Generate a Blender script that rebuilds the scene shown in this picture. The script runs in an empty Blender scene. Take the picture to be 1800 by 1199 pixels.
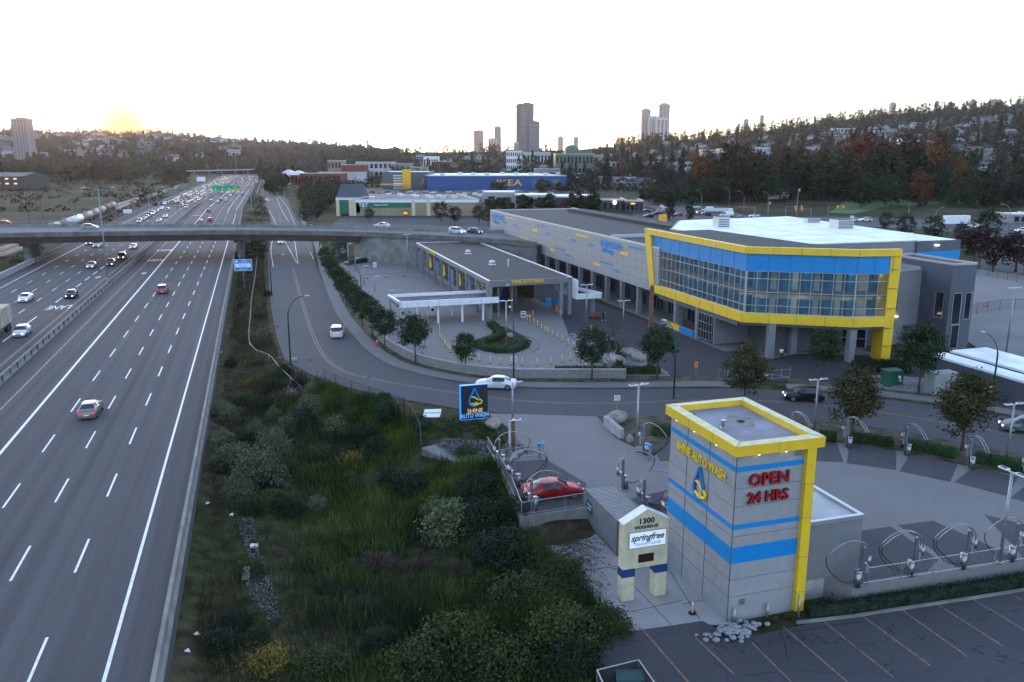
import bpy, math, random
import numpy as np
from mathutils import Vector, Matrix
R_ = random.Random(7)
sc = bpy.context.scene
COL = sc.collection
# ------------------------------------------------------------------ camera, sky, sun, exposure
F, PIT, H = 1450.0, math.radians(12.63), 26.0
cP, sP = math.cos(PIT), math.sin(PIT)
cam = bpy.data.cameras.new('camera'); cam.sensor_width = 36; cam.lens = 36 * F / 1800
cam.clip_start = 0.5; cam.clip_end = 20000
camo = bpy.data.objects.new('camera', cam); COL.objects.link(camo)
camo.location = (0, 0, H); camo.rotation_euler = (math.pi / 2 - PIT, 0, 0)
sc.camera = camo
SUN_AZ = math.radians(-24.5)      # measured from +Y, towards the left
SUN_EL = math.radians(1.45)
w = bpy.data.worlds.new('World'); sc.world = w; w.use_nodes = True
wn = w.node_tree.nodes; bg = wn['Background']
sky = wn.new('ShaderNodeTexSky'); sky.sky_type = 'NISHITA'; sky.sun_disc = False
sky.sun_elevation = SUN_EL; sky.sun_rotation = SUN_AZ; sky.air_density = 0.8; sky.dust_density = 1.0; sky.ozone_density = 3
hs_ = wn.new('ShaderNodeHueSaturation'); hs_.inputs['Saturation'].default_value = .62
w.node_tree.links.new(sky.outputs[0], hs_.inputs['Color']); 
# warm glow of the sky around the setting sun
geo = wn.new('ShaderNodeTexCoord'); dp = wn.new('ShaderNodeVectorMath'); dp.operation = 'DOT_PRODUCT'; dp.inputs[1].default_value = (math.sin(SUN_AZ) * math.cos(SUN_EL), math.cos(SUN_AZ) * math.cos(SUN_EL), math.sin(SUN_EL))
w.node_tree.links.new(geo.outputs['Generated'], dp.inputs[0]); prev = None
mr_w = wn.new('ShaderNodeMapRange'); mr_w.inputs[1].default_value = math.cos(math.radians(2.9)); mr_w.inputs[2].default_value = 1.; w.node_tree.links.new(dp.outputs['Value'], mr_w.inputs[0])
cr_w = wn.new('ShaderNodeValToRGB'); w.node_tree.links.new(mr_w.outputs[0], cr_w.inputs[0]); el = cr_w.color_ramp.elements; el[0].color = (4, 4, 4, 1); el[1].color = (1.3, .2, .02, 1)
for p_, c_ in ((.4, (1.6, 1.2, .55, 1)), (.8, (1.5, .52, .26, 1)), (.94, (1.4, .36, .08, 1))): e_ = el.new(p_); e_.color = c_
mxw = wn.new('ShaderNodeMix'); mxw.data_type = 'RGBA'; mxw.blend_type = 'DARKEN'; mxw.inputs[0].default_value = 1.; w.node_tree.links.new(hs_.outputs[0], mxw.inputs[6]); w.node_tree.links.new(cr_w.outputs[0], mxw.inputs[7]); prev = mxw.outputs[2]
w.node_tree.links.new(prev, bg.inputs[0]); bg.inputs[1].default_value = 0.15
sl = bpy.data.lights.new('sun', 'SUN'); sl.energy = .3; sl.angle = math.radians(0.5); sl.color = (1, .42, .08)
so = bpy.data.objects.new('sun', sl); COL.objects.link(so)
sd = Vector((math.sin(SUN_AZ) * math.cos(SUN_EL), math.cos(SUN_AZ) * math.cos(SUN_EL), math.sin(SUN_EL)))
so.rotation_euler = sd.to_track_quat('Z', 'Y').to_euler()
sc.view_settings.view_transform = 'Standard'; sc.view_settings.look = 'None'
sc.view_settings.exposure = 3.85; sc.view_settings.gamma = 1
sc.cycles.max_bounces = 6; sc.cycles.volume_bounces = 0; sc.cycles.transparent_max_bounces = 8
sc.cycles.use_denoising = True; sc.cycles.sample_clamp_indirect = 4
# ------------------------------------------------------------------ geometry of the view
def ray(px, py):
    u = (px - 900) / F; v = (py - 599.5) / F
    return Vector((u, cP - v * sP, -sP - v * cP))
def G(px, py, z=0.0):
    d = ray(px, py); t = (z - H) / d.z
    return Vector((d.x * t, d.y * t, z))
def HZ(p, py):
    d = ray(900, py); return H + p[1] / d.y * d.z
TH = math.radians(17.1); cT, sT = math.cos(TH), math.sin(TH)
def TS(t, s, z=0.0):        # along-the-motorway frame: t across, s along
    return Vector((t * cT - s * sT, t * sT + s * cT, z))
def toTS(x, y): return x * cT + y * sT, -x * sT + y * cT
def bend(s): return 0.0 if s < 450 else 0.02 * (s - 450)
def HW(t, s, z=0.0): return TS(t + bend(s), s, z)
def sm(x): x = np.clip(x, 0, 1); return x * x * (3 - 2 * x)
LOW = [TS(-8.5, -60), TS(-8.5, 236), TS(1, 236), TS(-1, 177), TS(-1, 138), TS(0, 108), G(540, 675), G(600, 690), G(700, 722), G(760, 760), G(830, 800), G(905, 850), G(960, 885), G(1080, 850), G(1220, 860), G(1420, 900),
       G(1500, 930), G(1650, 925), G(1800, 905), G(2600, 800), Vector((140, 40, 0)), Vector((80, -60, 0))]
LOWP = np.array([(p.x, p.y) for p in LOW])
def poly_sd(x, y, P):
    n = len(P); d = np.full(x.shape, 1e9); ins = np.zeros(x.shape, bool)
    for i in range(n):
        ax, ay = P[i]; bx, by = P[(i + 1) % n]
        ex, ey = bx - ax, by - ay; wx, wy = x - ax, y - ay
        h = np.clip((wx * ex + wy * ey) / (ex * ex + ey * ey), 0, 1)
        d = np.minimum(d, np.hypot(wx - ex * h, wy - ey * h))
        c = ((ay > y) != (by > y))
        if ey != 0: ins ^= c & (x < ex * (y - ay) / ey + ax)
    return np.where(ins, d, -d)
RX = [-900, -300, 0, 100, 200, 300, 400, 500, 560, 640, 700, 800, 900, 1000, 1100, 1250, 1400, 1550, 1700, 1800, 2200, 2900]
RY = [240, 236, 236, 240, 240, 242, 250, 257, 259, 265, 268, 268, 266, 268, 258, 245, 226, 208, 198, 190, 176, 170]
DS = [1300, 1300, 1150, 1100, 1100, 1150, 1250, 1300, 1300, 1100, 900, 800, 750, 700, 600, 560, 540, 520, 500, 480, 450, 450]
DR = [3000, 3000, 3000, 3000, 3000, 3000, 3000, 2800, 2700, 2300, 2000, 1900, 1900, 1900, 2000, 2100, 2200, 2200, 2200, 2200, 2200, 2200]
def fbm(x, y, s):
    return (np.sin(x / s + 1.3 * np.sin(y / (s * .7))) + np.sin(y / (s * 1.13) + 1.7 * np.sin(x / (s * .83)) + 2)) * .5
def gz(x, y):
    x = np.asarray(x, float); y = np.asarray(y, float)
    r = np.hypot(x, y); az = np.clip(np.arctan2(x, y), -.7, .7); D = r * np.cos(az)
    pxh = 900 + F * np.tan(az) / cP
    yr = np.interp(pxh, RX, RY); ds = np.interp(pxh, RX, DS); dr = np.interp(pxh, RX, DR)
    zr = 26 + (274.6 - yr) / F / cP * dr
    t = np.clip((D - ds) / (dr - ds), 0, 1); t = np.where(t < .15, t * t / .3 , t - .075) / .925
    back = np.abs(np.arctan2(x, y)) > 1.3
    z = np.where(back, 0, zr * t * (1 + .0 * t)) + np.where(back, 0, fbm(x, y, 140.) * 5 * np.minimum(t * 4, 1) * (1 - t))
    z = z - np.clip((D - dr) / 6000, 0, 1) * 60
    rough = fbm(x, y, 9.) * .12 + fbm(x + 40, y, 3.1) * .06
    m = sm((poly_sd(x, y, LOWP) - .3) / 4.5) if x.size else x
    z = z - .06 - 1.24 * m + rough * m * np.where(poly_sd(x, y, LOWP) > 3, .6, 0) * .0
    # ditch between motorway verge and the yard
    tt, ss = x * cT + y * sT, -x * sT + y * cT
    dt = np.exp(-((tt - 8 - ss * .0) / 5.5) ** 2) * sm((95 - ss) / 30) * sm((16 - tt) / 5) * sm((tt + 5) / 6)
    z = z - 1.0 * dt * m + rough * 1.4 * sm((14 - tt) / 3) * m * sm((tt + 6) / 3)
    # rough field left of the motorway
    fl = sm((-56 - tt) / 20) * sm((r - 60) / 60) * sm((1100 - D) / 300)
    z = z + fl * (-1.5 + fbm(x, y, 38.) * 1.2 + sm((-tt - 190) / 60) * sm((D - 500) / 150) * 9)
    return z
def gz1(x, y): return float(gz(np.array([x]), np.array([y]))[0])
# ------------------------------------------------------------------ materials
MATS = {}
def mat(name, c, rough=.7, metal=0., var=0., vs=1., c2=None, bump=0., bs=30., emit=0., ecol=None, ocol=False, spec=.5, orand=0., det=5., alpha=None, coord='Object'):
    if name in MATS: return MATS[name]
    m = bpy.data.materials.new(name); m.use_nodes = True; MATS[name] = m
    n = m.node_tree.nodes; l = m.node_tree.links; b = n['Principled BSDF']
    b.inputs['Roughness'].default_value = rough; b.inputs['Metallic'].default_value = metal
    b.inputs['Specular IOR Level'].default_value = spec
    b.inputs['Base Color'].default_value = (*c, 1); out = None
    tc = n.new('ShaderNodeTexCoord')
    if ocol:
        oi = n.new('ShaderNodeObjectInfo'); out = oi.outputs['Color']
    if var or c2:
        no = n.new('ShaderNodeTexNoise'); no.inputs['Scale'].default_value = vs; no.inputs['Detail'].default_value = det
        l.new(tc.outputs[coord], no.inputs['Vector'])
        cr = n.new('ShaderNodeValToRGB'); l.new(no.outputs['Fac'], cr.inputs[0])
        a = tuple(max(0, x * (1 - var)) for x in c); bb = tuple(x * (1 + var) for x in (c2 or c))
        if c2 and not var: a = c
        cr.color_ramp.elements[0].position = .36; cr.color_ramp.elements[1].position = .64
        cr.color_ramp.elements[0].color = (*a, 1); cr.color_ramp.elements[1].color = (*bb, 1)
        if out:
            mx = n.new('ShaderNodeMix'); mx.data_type = 'RGBA'; mx.blend_type = 'MULTIPLY'; mx.inputs[0].default_value = 1
            l.new(out, mx.inputs[6]); l.new(cr.outputs[0], mx.inputs[7]); out = mx.outputs[2]
        else: out = cr.outputs[0]
    if orand:
        oi = n.new('ShaderNodeObjectInfo'); hs = n.new('ShaderNodeHueSaturation')
        mr = n.new('ShaderNodeMapRange'); mr.inputs[3].default_value = 1 - orand; mr.inputs[4].default_value = 1 + orand
        l.new(oi.outputs['Random'], mr.inputs[0]); l.new(mr.outputs[0], hs.inputs['Value'])
        mr2 = n.new('ShaderNodeMapRange'); mr2.inputs[3].default_value = .5 - orand * .08; mr2.inputs[4].default_value = .5 + orand * .05
        l.new(oi.outputs['Random'], mr2.inputs[0]); l.new(mr2.outputs[0], hs.inputs['Hue'])
        if out: l.new(out, hs.inputs['Color'])
        else: hs.inputs['Color'].default_value = (*c, 1)
        out = hs.outputs[0]
    if out: l.new(out, b.inputs['Base Color'])
    if bump:
        nb = n.new('ShaderNodeTexNoise'); nb.inputs['Scale'].default_value = bs; nb.inputs['Detail'].default_value = 4
        l.new(tc.outputs[coord], nb.inputs['Vector'])
        bm = n.new('ShaderNodeBump'); bm.inputs['Strength'].default_value = bump; bm.inputs['Distance'].default_value = .05
        l.new(nb.outputs['Fac'], bm.inputs['Height']); l.new(bm.outputs[0], b.inputs['Normal'])
    if emit:
        b.inputs['Emission Color'].default_value = (*(ecol or c), 1); b.inputs['Emission Strength'].default_value = emit
    if alpha is not None: b.inputs['Alpha'].default_value = alpha
    return m
def asphalt(name, c, patch=.25, streak=False, big=.05, crack=False):
    m = bpy.data.materials.new(name); m.use_nodes = True
    n = m.node_tree.nodes; l = m.node_tree.links; b = n['Principled BSDF']
    b.inputs['Roughness'].default_value = .88; b.inputs['Specular IOR Level'].default_value = .25
    tc = n.new('ShaderNodeTexCoord'); V = tc.outputs['Object']
    def noise(s, d, vec=None):
        a = n.new('ShaderNodeTexNoise'); a.inputs['Scale'].default_value = s; a.inputs['Detail'].default_value = d
        l.new(vec or V, a.inputs['Vector']); return a.outputs['Fac']
    def math_(op, a, c_):
        k = n.new('ShaderNodeMath'); k.operation = op
        for i, v in enumerate((a, c_)):
            if isinstance(v, float): k.inputs[i].default_value = v
            else: l.new(v, k.inputs[i])
        return k.outputs[0]
    f = math_('MULTIPLY_ADD', noise(big, 4), patch * 2); f.node.inputs[2].default_value = 1 - patch
    g = math_('MULTIPLY_ADD', noise(14., 3), .5); g.node.inputs[2].default_value = .75
    f = math_('MULTIPLY', f, g)
    g2 = math_('MULTIPLY_ADD', noise(2.2, 5), .3); g2.node.inputs[2].default_value = .85
    f = math_('MULTIPLY', f, g2)
    if streak:      # worn wheel tracks along the lanes (object space is aligned with the road)
        mp = n.new('ShaderNodeMapping'); mp.inputs['Scale'].default_value = (1.1, .012, 1); l.new(V, mp.inputs[0])
        s_ = math_('MULTIPLY_ADD', noise(1.0, 3, mp.outputs[0]), 1.1); s_.node.inputs[2].default_value = .45
        f = math_('MULTIPLY', f, s_)
        sx = n.new('ShaderNodeSeparateXYZ'); l.new(V, sx.inputs[0])
        a = math_('MULTIPLY_ADD', sx.outputs[0], 1.7454 * 2); a.node.inputs[2].default_value = 1.2
        w_ = math_('SINE', a, 0.); q = math_('MULTIPLY_ADD', w_, .09); q.node.inputs[2].default_value = .97
        f = math_('MULTIPLY', f, q)
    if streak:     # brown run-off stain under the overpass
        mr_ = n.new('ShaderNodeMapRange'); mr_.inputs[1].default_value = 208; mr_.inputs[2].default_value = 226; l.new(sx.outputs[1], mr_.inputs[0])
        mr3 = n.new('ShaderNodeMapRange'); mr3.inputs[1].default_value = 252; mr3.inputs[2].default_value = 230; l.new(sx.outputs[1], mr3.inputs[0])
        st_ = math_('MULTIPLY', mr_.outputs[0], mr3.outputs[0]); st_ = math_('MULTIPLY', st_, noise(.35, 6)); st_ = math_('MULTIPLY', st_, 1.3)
    if crack:
        vo = n.new('ShaderNodeTexVoronoi'); vo.feature = 'DISTANCE_TO_EDGE'; vo.inputs['Scale'].default_value = .16
        ad = n.new('ShaderNodeVectorMath'); ad.operation = 'ADD'; nn = n.new('ShaderNodeTexNoise'); nn.inputs['Scale'].default_value = .9
        sc_ = n.new('ShaderNodeVectorMath'); sc_.operation = 'SCALE'; sc_.inputs[3].default_value = 2.2
        l.new(V, nn.inputs['Vector']); l.new(nn.outputs['Color'], sc_.inputs[0]); l.new(V, ad.inputs[0]); l.new(sc_.outputs[0], ad.inputs[1]); l.new(ad.outputs[0], vo.inputs['Vector'])
        lt = math_('GREATER_THAN', vo.outputs[0], .006); l2 = math_('MULTIPLY_ADD', lt, .45); l2.node.inputs[2].default_value = .55
        f = math_('MULTIPLY', f, l2)
    mx = n.new('ShaderNodeMix'); mx.data_type = 'RGBA'; mx.blend_type = 'MULTIPLY'; mx.inputs[0].default_value = 1
    mx.inputs[6].default_value = (*c, 1); l.new(f, mx.inputs[7])
    if streak:
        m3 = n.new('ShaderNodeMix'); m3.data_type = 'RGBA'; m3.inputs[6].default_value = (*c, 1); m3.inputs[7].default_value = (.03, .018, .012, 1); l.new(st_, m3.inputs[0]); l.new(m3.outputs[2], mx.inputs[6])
    l.new(mx.outputs[2], b.inputs['Base Color'])
    bp = n.new('ShaderNodeBump'); bp.inputs['Strength'].default_value = .4; bp.inputs['Distance'].default_value = .02
    l.new(noise(40., 2), bp.inputs['Height']); l.new(bp.outputs[0], b.inputs['Normal'])
    MATS[name] = m; return m
# ------------------------------------------------------------------ mesh builder
class MB:
    def __init__(s): s.v = []; s.f = []; s.m = []; s.M = None
    def add(s, vs, fs, mi=0):
        o = len(s.v)
        s.v += [tuple(s.M @ Vector(p)) if s.M else tuple(p) for p in vs]
        s.f += [tuple(i + o for i in f) for f in fs]; s.m += [mi] * len(fs); return s
    def box(s, x0, x1, y0, y1, z0, z1, mi=0):
        v = [(x0, y0, z0), (x1, y0, z0), (x1, y1, z0), (x0, y1, z0), (x0, y0, z1), (x1, y0, z1), (x1, y1, z1), (x0, y1, z1)]
        return s.add(v, [(3, 2, 1, 0), (4, 5, 6, 7), (0, 1, 5, 4), (1, 2, 6, 5), (2, 3, 7, 6), (3, 0, 4, 7)], mi)
    def prism(s, P, z0, z1, mi=0):
        P = [(p[0], p[1]) for p in P]; a = sum(P[i][0] * P[(i + 1) % len(P)][1] - P[(i + 1) % len(P)][0] * P[i][1] for i in range(len(P)))
        if a < 0: P = P[::-1]
        n = len(P); v = [(x, y, z0) for x, y in P] + [(x, y, z1) for x, y in P]
        return s.add(v, [tuple(range(n))[::-1], tuple(range(n, 2 * n))] + [(i, (i + 1) % n, n + (i + 1) % n, n + i) for i in range(n)], mi)
    def bar(s, a, b, w, h=None, mi=0):      # square bar from a to b
        a, b = Vector(a), Vector(b); d = (b - a).normalized(); h = h or w
        u = d.cross(Vector((0, 0, 1))); u = Vector((1, 0, 0)) if u.length < 1e-3 else u.normalized(); k = u.cross(d)
        v = [p + u * (i * w / 2) + k * (j * h / 2) for p in (a, b) for i, j in ((-1, -1), (1, -1), (1, 1), (-1, 1))]
        return s.add(v, [(0, 1, 2, 3), (7, 6, 5, 4), (0, 4, 5, 1), (1, 5, 6, 2), (2, 6, 7, 3), (3, 7, 4, 0)], mi)
    def tube(s, pts, r, n=8, mi=0, cap=True):
        pts = [Vector(p) for p in pts]; rs = r if isinstance(r, (list, tuple)) else [r] * len(pts); o = []; N = len(pts); pu = None
        for i, p in enumerate(pts):
            d = (pts[min(i + 1, N - 1)] - pts[max(i - 1, 0)]).normalized()
            if pu is None: u = d.orthogonal().normalized()
            else: u = (pu - d * pu.dot(d)).normalized()
            pu = u; k = d.cross(u)
            o += [p + (u * math.cos(2 * math.pi * j / n) + k * math.sin(2 * math.pi * j / n)) * rs[i] for j in range(n)]
        f = [(i * n + j, i * n + (j + 1) % n, (i + 1) * n + (j + 1) % n, (i + 1) * n + j) for i in range(N - 1) for j in range(n)]
        if cap: f += [tuple(range(n))[::-1], tuple(range((N - 1) * n, N * n))]
        return s.add(o, f, mi)
    def cyl(s, x, y, z0, z1, r, n=16, r2=None, mi=0): return s.tube([(x, y, z0), (x, y, z1)], [r, r if r2 is None else r2], n, mi)
    def ball(s, c, r, n=8, mi=0, sq=(1, 1, 1), jit=0):
        v = []; f = []
        for i in range(n + 1):
            th = math.pi * i / n
            for j in range(n * 2):
                ph = math.pi * j / n; q = 1 + jit * (R_.random() - .5) if 0 < i < n else 1
                v.append((c[0] + r * sq[0] * q * math.sin(th) * math.cos(ph), c[1] + r * sq[1] * q * math.sin(th) * math.sin(ph), c[2] + r * sq[2] * q * math.cos(th)))
        m = n * 2
        for i in range(n):
            for j in range(m): f.append((i * m + j, (i + 1) * m + j, (i + 1) * m + (j + 1) % m, i * m + (j + 1) % m))
        return s.add(v, f, mi)
    def quad(s, a, b, c, d, mi=0): return s.add([a, b, c, d], [(0, 1, 2, 3)], mi)
    def build(s, name, mats, parent=None, smooth=False, loc=None, rz=None):
        me = bpy.data.meshes.new(name); me.from_pydata(s.v, [], s.f)
        for m in (mats if isinstance(mats, (list, tuple)) else [mats]): me.materials.append(m)
        if len(set(s.m)) > 1 or (s.m and s.m[0]): me.polygons.foreach_set('material_index', s.m)
        if smooth: me.polygons.foreach_set('use_smooth', [True] * len(s.f))
        me.update(); return link(name, me, parent, loc, rz)
def link(name, data, parent=None, loc=None, rz=None):
    o = bpy.data.objects.new(name, data); COL.objects.link(o)
    if parent: o.parent = parent
    if loc is not None: o.location = loc
    if rz is not None: o.rotation_euler[2] = rz
    return o
def tag(o, label=None, cat=None, group=None, kind=None):
    if label: o['label'] = label
    if cat: o['category'] = cat
    if group: o['group'] = group
    if kind: o['kind'] = kind
    return o
def thing(name, label, cat, loc=(0, 0, 0), rz=0., group=None):
    return tag(link(name, None, None, loc, rz), label, cat, group)
KIDS = {}
def kids(o): return [c for c in COL.objects if c.parent == o] if o not in KIDS else KIDS[o]
def snap(o):    # remember a thing's children once, so copies need no search
    KIDS[o] = [c for c in COL.objects if c.parent == o]
    for c in KIDS[o]: snap(c)
    return o
def copy_tree(o, parent=None):
    c = o.copy(); COL.objects.link(c)
    if parent: c.parent = parent
    for k in KIDS.get(o, []): copy_tree(k, c)
    return c
USED = set()
def place(proto, loc, rz=0., label=None, group=None, cat=None, scale=None, color=None):
    if proto.name not in USED: USED.add(proto.name); c = proto
    else: c = copy_tree(proto)
    c.location = loc; c.rotation_euler[2] = rz
    if scale: c.scale = scale if isinstance(scale, (tuple, list)) else (scale,) * 3
    if color:
        for k in [c] + (([x for x in COL.objects if x.parent == c]) if c is proto else [x for x in c.children]): k.color = (*color, 1)
    return tag(c, label, cat, group)
def arr_mesh(name, v, f, mats, mi=None):     # numpy arrays: v (n,3), f (m,4) or (m,3)
    me = bpy.data.meshes.new(name); k = f.shape[1]
    me.vertices.add(len(v)); me.vertices.foreach_set('co', v.astype(np.float32).ravel())
    me.loops.add(f.size); me.loops.foreach_set('vertex_index', f.astype(np.int32).ravel())
    me.polygons.add(len(f)); me.polygons.foreach_set('loop_start', np.arange(0, f.size, k, dtype=np.int32))
    me.polygons.foreach_set('loop_total', np.full(len(f), k, dtype=np.int32))
    for m in mats if isinstance(mats, (list, tuple)) else [mats]: me.materials.append(m)
    if mi is not None: me.polygons.foreach_set('material_index', mi.astype(np.int32))
    me.update(calc_edges=True); return me
def resample(P, step):
    P = [Vector(p) for p in P]; out = []
    for i in range(len(P) - 1):
        p0, p1, p2, p3 = P[max(i - 1, 0)], P[i], P[i + 1], P[min(i + 2, len(P) - 1)]
        n = max(1, int((p2 - p1).length / step))
        for k in range(n):
            t = k / n; a = (p1 - p0) if i else (p2 - p1)
            m1 = (p2 - p0) / max((p2 - p0).length, 1e-6) * (p2 - p1).length; m2 = (p3 - p1) / max((p3 - p1).length, 1e-6) * (p2 - p1).length
            out.append(p1 * (2 * t ** 3 - 3 * t * t + 1) + m1 * (t ** 3 - 2 * t * t + t) + p2 * (-2 * t ** 3 + 3 * t * t) + m2 * (t ** 3 - t * t))
    return out + [P[-1]]
def offs(P, d):     # offset polyline sideways (right positive)
    o = []
    for i, p in enumerate(P):
        a = P[max(i - 1, 0)]; b = P[min(i + 1, len(P) - 1)]; t = (b - a); n = Vector((t.y, -t.x, 0)).normalized(); o.append(p + n * d)
    return o
def ribbon(mb, P, w, z, mi=0, th=0.):     # flat strip centred on polyline; with thickness th it gets sides
    L, Rr = offs(P, -w / 2), offs(P, w / 2); n = len(P)
    v = [(p.x, p.y, z) for p in L] + [(p.x, p.y, z) for p in Rr]
    f = [(i, n + i, n + i + 1, i + 1) for i in range(n - 1)]
    if th:
        v += [(p.x, p.y, z - th) for p in L] + [(p.x, p.y, z - th) for p in Rr]
        f += [(2 * n + i, i, i + 1, 2 * n + i + 1) for i in range(n - 1)] + [(n + i, 3 * n + i, 3 * n + i + 1, n + i + 1) for i in range(n - 1)]
        f += [(0, 2 * n, 3 * n, n), (n - 1, 2 * n - 1, 4 * n - 1, 3 * n - 1)]
    return mb.add(v, f, mi)
def between(mb, A, B, z, n, mi=0, th=0.):   # sheet between two polylines, both resampled to n points
    def rs(P):
        P = resample(P, 3.); d = [0]
        for i in range(1, len(P)): d.append(d[-1] + (P[i] - P[i - 1]).length)
        return [(float(np.interp(d[-1] * k / n, d, [p.x for p in P])), float(np.interp(d[-1] * k / n, d, [p.y for p in P]))) for k in range(n + 1)]
    a, b = rs(A), rs(B); m = n + 1
    v = [(x, y, z) for x, y in a] + [(x, y, z) for x, y in b]; f = [(i, m + i, m + i + 1, i + 1) for i in range(n)]
    if th:
        v += [(x, y, z - th) for x, y in a] + [(x, y, z - th) for x, y in b]
        f += [(2 * m + i, i, i + 1, 2 * m + i + 1) for i in range(n)] + [(m + i, 3 * m + i, 3 * m + i + 1, m + i + 1) for i in range(n)]
        f += [(0, 2 * m, 3 * m, m), (m - 1, 2 * m - 1, 4 * m - 1, 3 * m - 1)]
    return mb.add(v, f, mi)
def wallpoly(mb, P, w, z0, z1, mi=0):       # vertical wall following polyline
    L, Rr = offs(P, -w / 2), offs(P, w / 2); n = len(P)
    v = []
    for z in (z0, z1): v += [(p.x, p.y, z) for p in L] + [(p.x, p.y, z) for p in Rr]
    f = []
    for i in range(n - 1):
        f += [(2 * n + i, 3 * n + i, 3 * n + i + 1, 2 * n + i + 1), (i, 2 * n + i, 2 * n + i + 1, i + 1), (n + i, n + i + 1, 3 * n + i + 1, 3 * n + i)]
    f += [(0, n, 3 * n, 2 * n), (n - 1, 3 * n - 1, 4 * n - 1, 2 * n - 1)]
    return mb.add(v, f, mi)
def GP(*pts, z=0.): return [G(px, py, z) for px, py in pts]
def text(parent, s, m, size, loc, rot, ex=.05, bold=0., shear=0., align='CENTER', name='lettering', sp=1., sx=1.):
    c = bpy.data.curves.new(name, 'FONT'); c.body = s; c.size = size; c.extrude = ex; c.offset = bold * .3; c.shear = shear
    c.align_x = align; c.align_y = 'CENTER'; c.space_character = sp; c.resolution_u = 2
    o = bpy.data.objects.new(name, c); me = bpy.data.meshes.new_from_object(o); bpy.data.objects.remove(o); me.materials.clear(); me.materials.append(m)
    return_ = link(name, me, parent); return_.location = loc; return_.rotation_euler = rot; return_.scale = (sx, 1, 1); return return_
# ---- palette
M = MATS
asphalt('motorway asphalt', (.08, .082, .088), .12, True, .03)
asphalt('road asphalt', (.075, .078, .086), .16, False, .06)
asphalt('forecourt asphalt', (.05, .052, .06), .18, False, .08)
asphalt('worn asphalt', (.06, .062, .07), .3, False, .12, True)
asphalt('yard concrete', (.19, .188, .185), .14, False, .15)
asphalt('pad concrete', (.3, .3, .3), .25, False, .25)
asphalt('pavement concrete', (.16, .16, .16), .15, False, .3)
mat('paint white', (.75, .78, .78), .6, var=.12, vs=3); mat('paint yellow', (.42, .2, .05), .6, var=.25, vs=2); mat('paint faded yellow', (.19, .12, .065), .7, var=.4, vs=4)
mat('concrete', (.2, .195, .18), .85, var=.22, vs=.6, bump=.3); mat('concrete pale', (.3, .3, .29), .85, var=.15, vs=1.2, bump=.2)
mat('galvanised', (.3, .32, .34), .45, .6, var=.12, vs=4); mat('steel bright', (.33, .34, .36), .38, .85, var=.12, vs=6)
mat('green pole', (.012, .06, .06), .5, .2); mat('black', (.012, .012, .014), .6); mat('rubber', (.015, .015, .016), .85)
mat('brown girder', (.035, .018, .014), .6, var=.3, vs=.5)
mat('bark', (.07, .05, .035), .9, var=.3, vs=6, bump=.5, bs=20)
mat('white paint', (.72, .74, .76), .45, var=.06, vs=2)
# ================================================================== THE SETTING
def ground_mat():
    m = bpy.data.materials.new('ground'); m.use_nodes = True; n = m.node_tree.nodes; l = m.node_tree.links; b = n['Principled BSDF']
    b.inputs['Roughness'].default_value = .95; b.inputs['Specular IOR Level'].default_value = .1
    tc = n.new('ShaderNodeTexCoord')
    def nz(s, d, lo, hi, p0=.35, p1=.65):
        a = n.new('ShaderNodeTexNoise'); a.inputs['Scale'].default_value = s; a.inputs['Detail'].default_value = d; l.new(tc.outputs['Object'], a.inputs['Vector'])
        c = n.new('ShaderNodeValToRGB'); c.color_ramp.elements[0].position = p0; c.color_ramp.elements[1].position = p1
        c.color_ramp.elements[0].color = (*lo, 1); c.color_ramp.elements[1].color = (*hi, 1); l.new(a.outputs['Fac'], c.inputs[0]); return c.outputs[0], a.outputs['Fac']
    a, _ = nz(.03, 6, (.026, .044, .014), (.085, .07, .045)); c2, _ = nz(.9, 8, (.45, .45, .4), (1.3, 1.25, 1.2))
    mx = n.new('ShaderNodeMix'); mx.data_type = 'RGBA'; mx.blend_type = 'MULTIPLY'; mx.inputs[0].default_value = 1
    l.new(a, mx.inputs[6]); l.new(c2, mx.inputs[7]); l.new(mx.outputs[2], b.inputs['Base Color'])
    bp = n.new('ShaderNodeBump'); bp.inputs['Strength'].default_value = .8; bp.inputs['Distance'].default_value = .2
    l.new(nz(2.5, 8, (0, 0, 0), (1, 1, 1))[1], bp.inputs['Height']); l.new(bp.outputs[0], b.inputs['Normal']); MATS['ground'] = m; return m
NA = 600; radii = [3.0]
while radii[-1] < 11000: radii.append(radii[-1] * (1.022 if radii[-1] < 900 else 1.035))
# finer azimuth in front of the camera
azs = np.concatenate([np.linspace(-.85, .85, 340, endpoint=False), np.linspace(.85, 2 * math.pi - .85, 90, endpoint=False)])
na, nr = len(azs), len(radii); rr = np.array(radii)
X = np.outer(rr, np.sin(azs)); Y = np.outer(rr, np.cos(azs)); Zg = gz(X.ravel(), Y.ravel()).reshape(X.shape)
vv = np.stack([X.ravel(), Y.ravel(), Zg.ravel()], 1); vv = np.vstack([vv, [[0, 0, gz1(0, 0)]]])
ii, jj = np.meshgrid(np.arange(nr - 1), np.arange(na), indexing='ij'); j2 = (jj + 1) % na
ff = np.stack([ii * na + jj, ii * na + j2, (ii + 1) * na + j2, (ii + 1) * na + jj], -1).reshape(-1, 4)[:, ::-1]
cap = np.stack([np.full(na, len(vv) - 1), np.arange(na), (np.arange(na) + 1) % na, (np.arange(na) + 1) % na], 1)
g_ = arr_mesh('ground', vv, ff, ground_mat()); g_.polygons.foreach_set('use_smooth', [True] * len(g_.polygons))
tag(link('ground', g_), kind='structure')
def hwline(t, s0, s1, step=25):
    n = max(1, int((s1 - s0) / step)); return [Vector((t + bend(s0 + (s1 - s0) * k / n), s0 + (s1 - s0) * k / n, 0)) for k in range(n + 1)]
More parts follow.
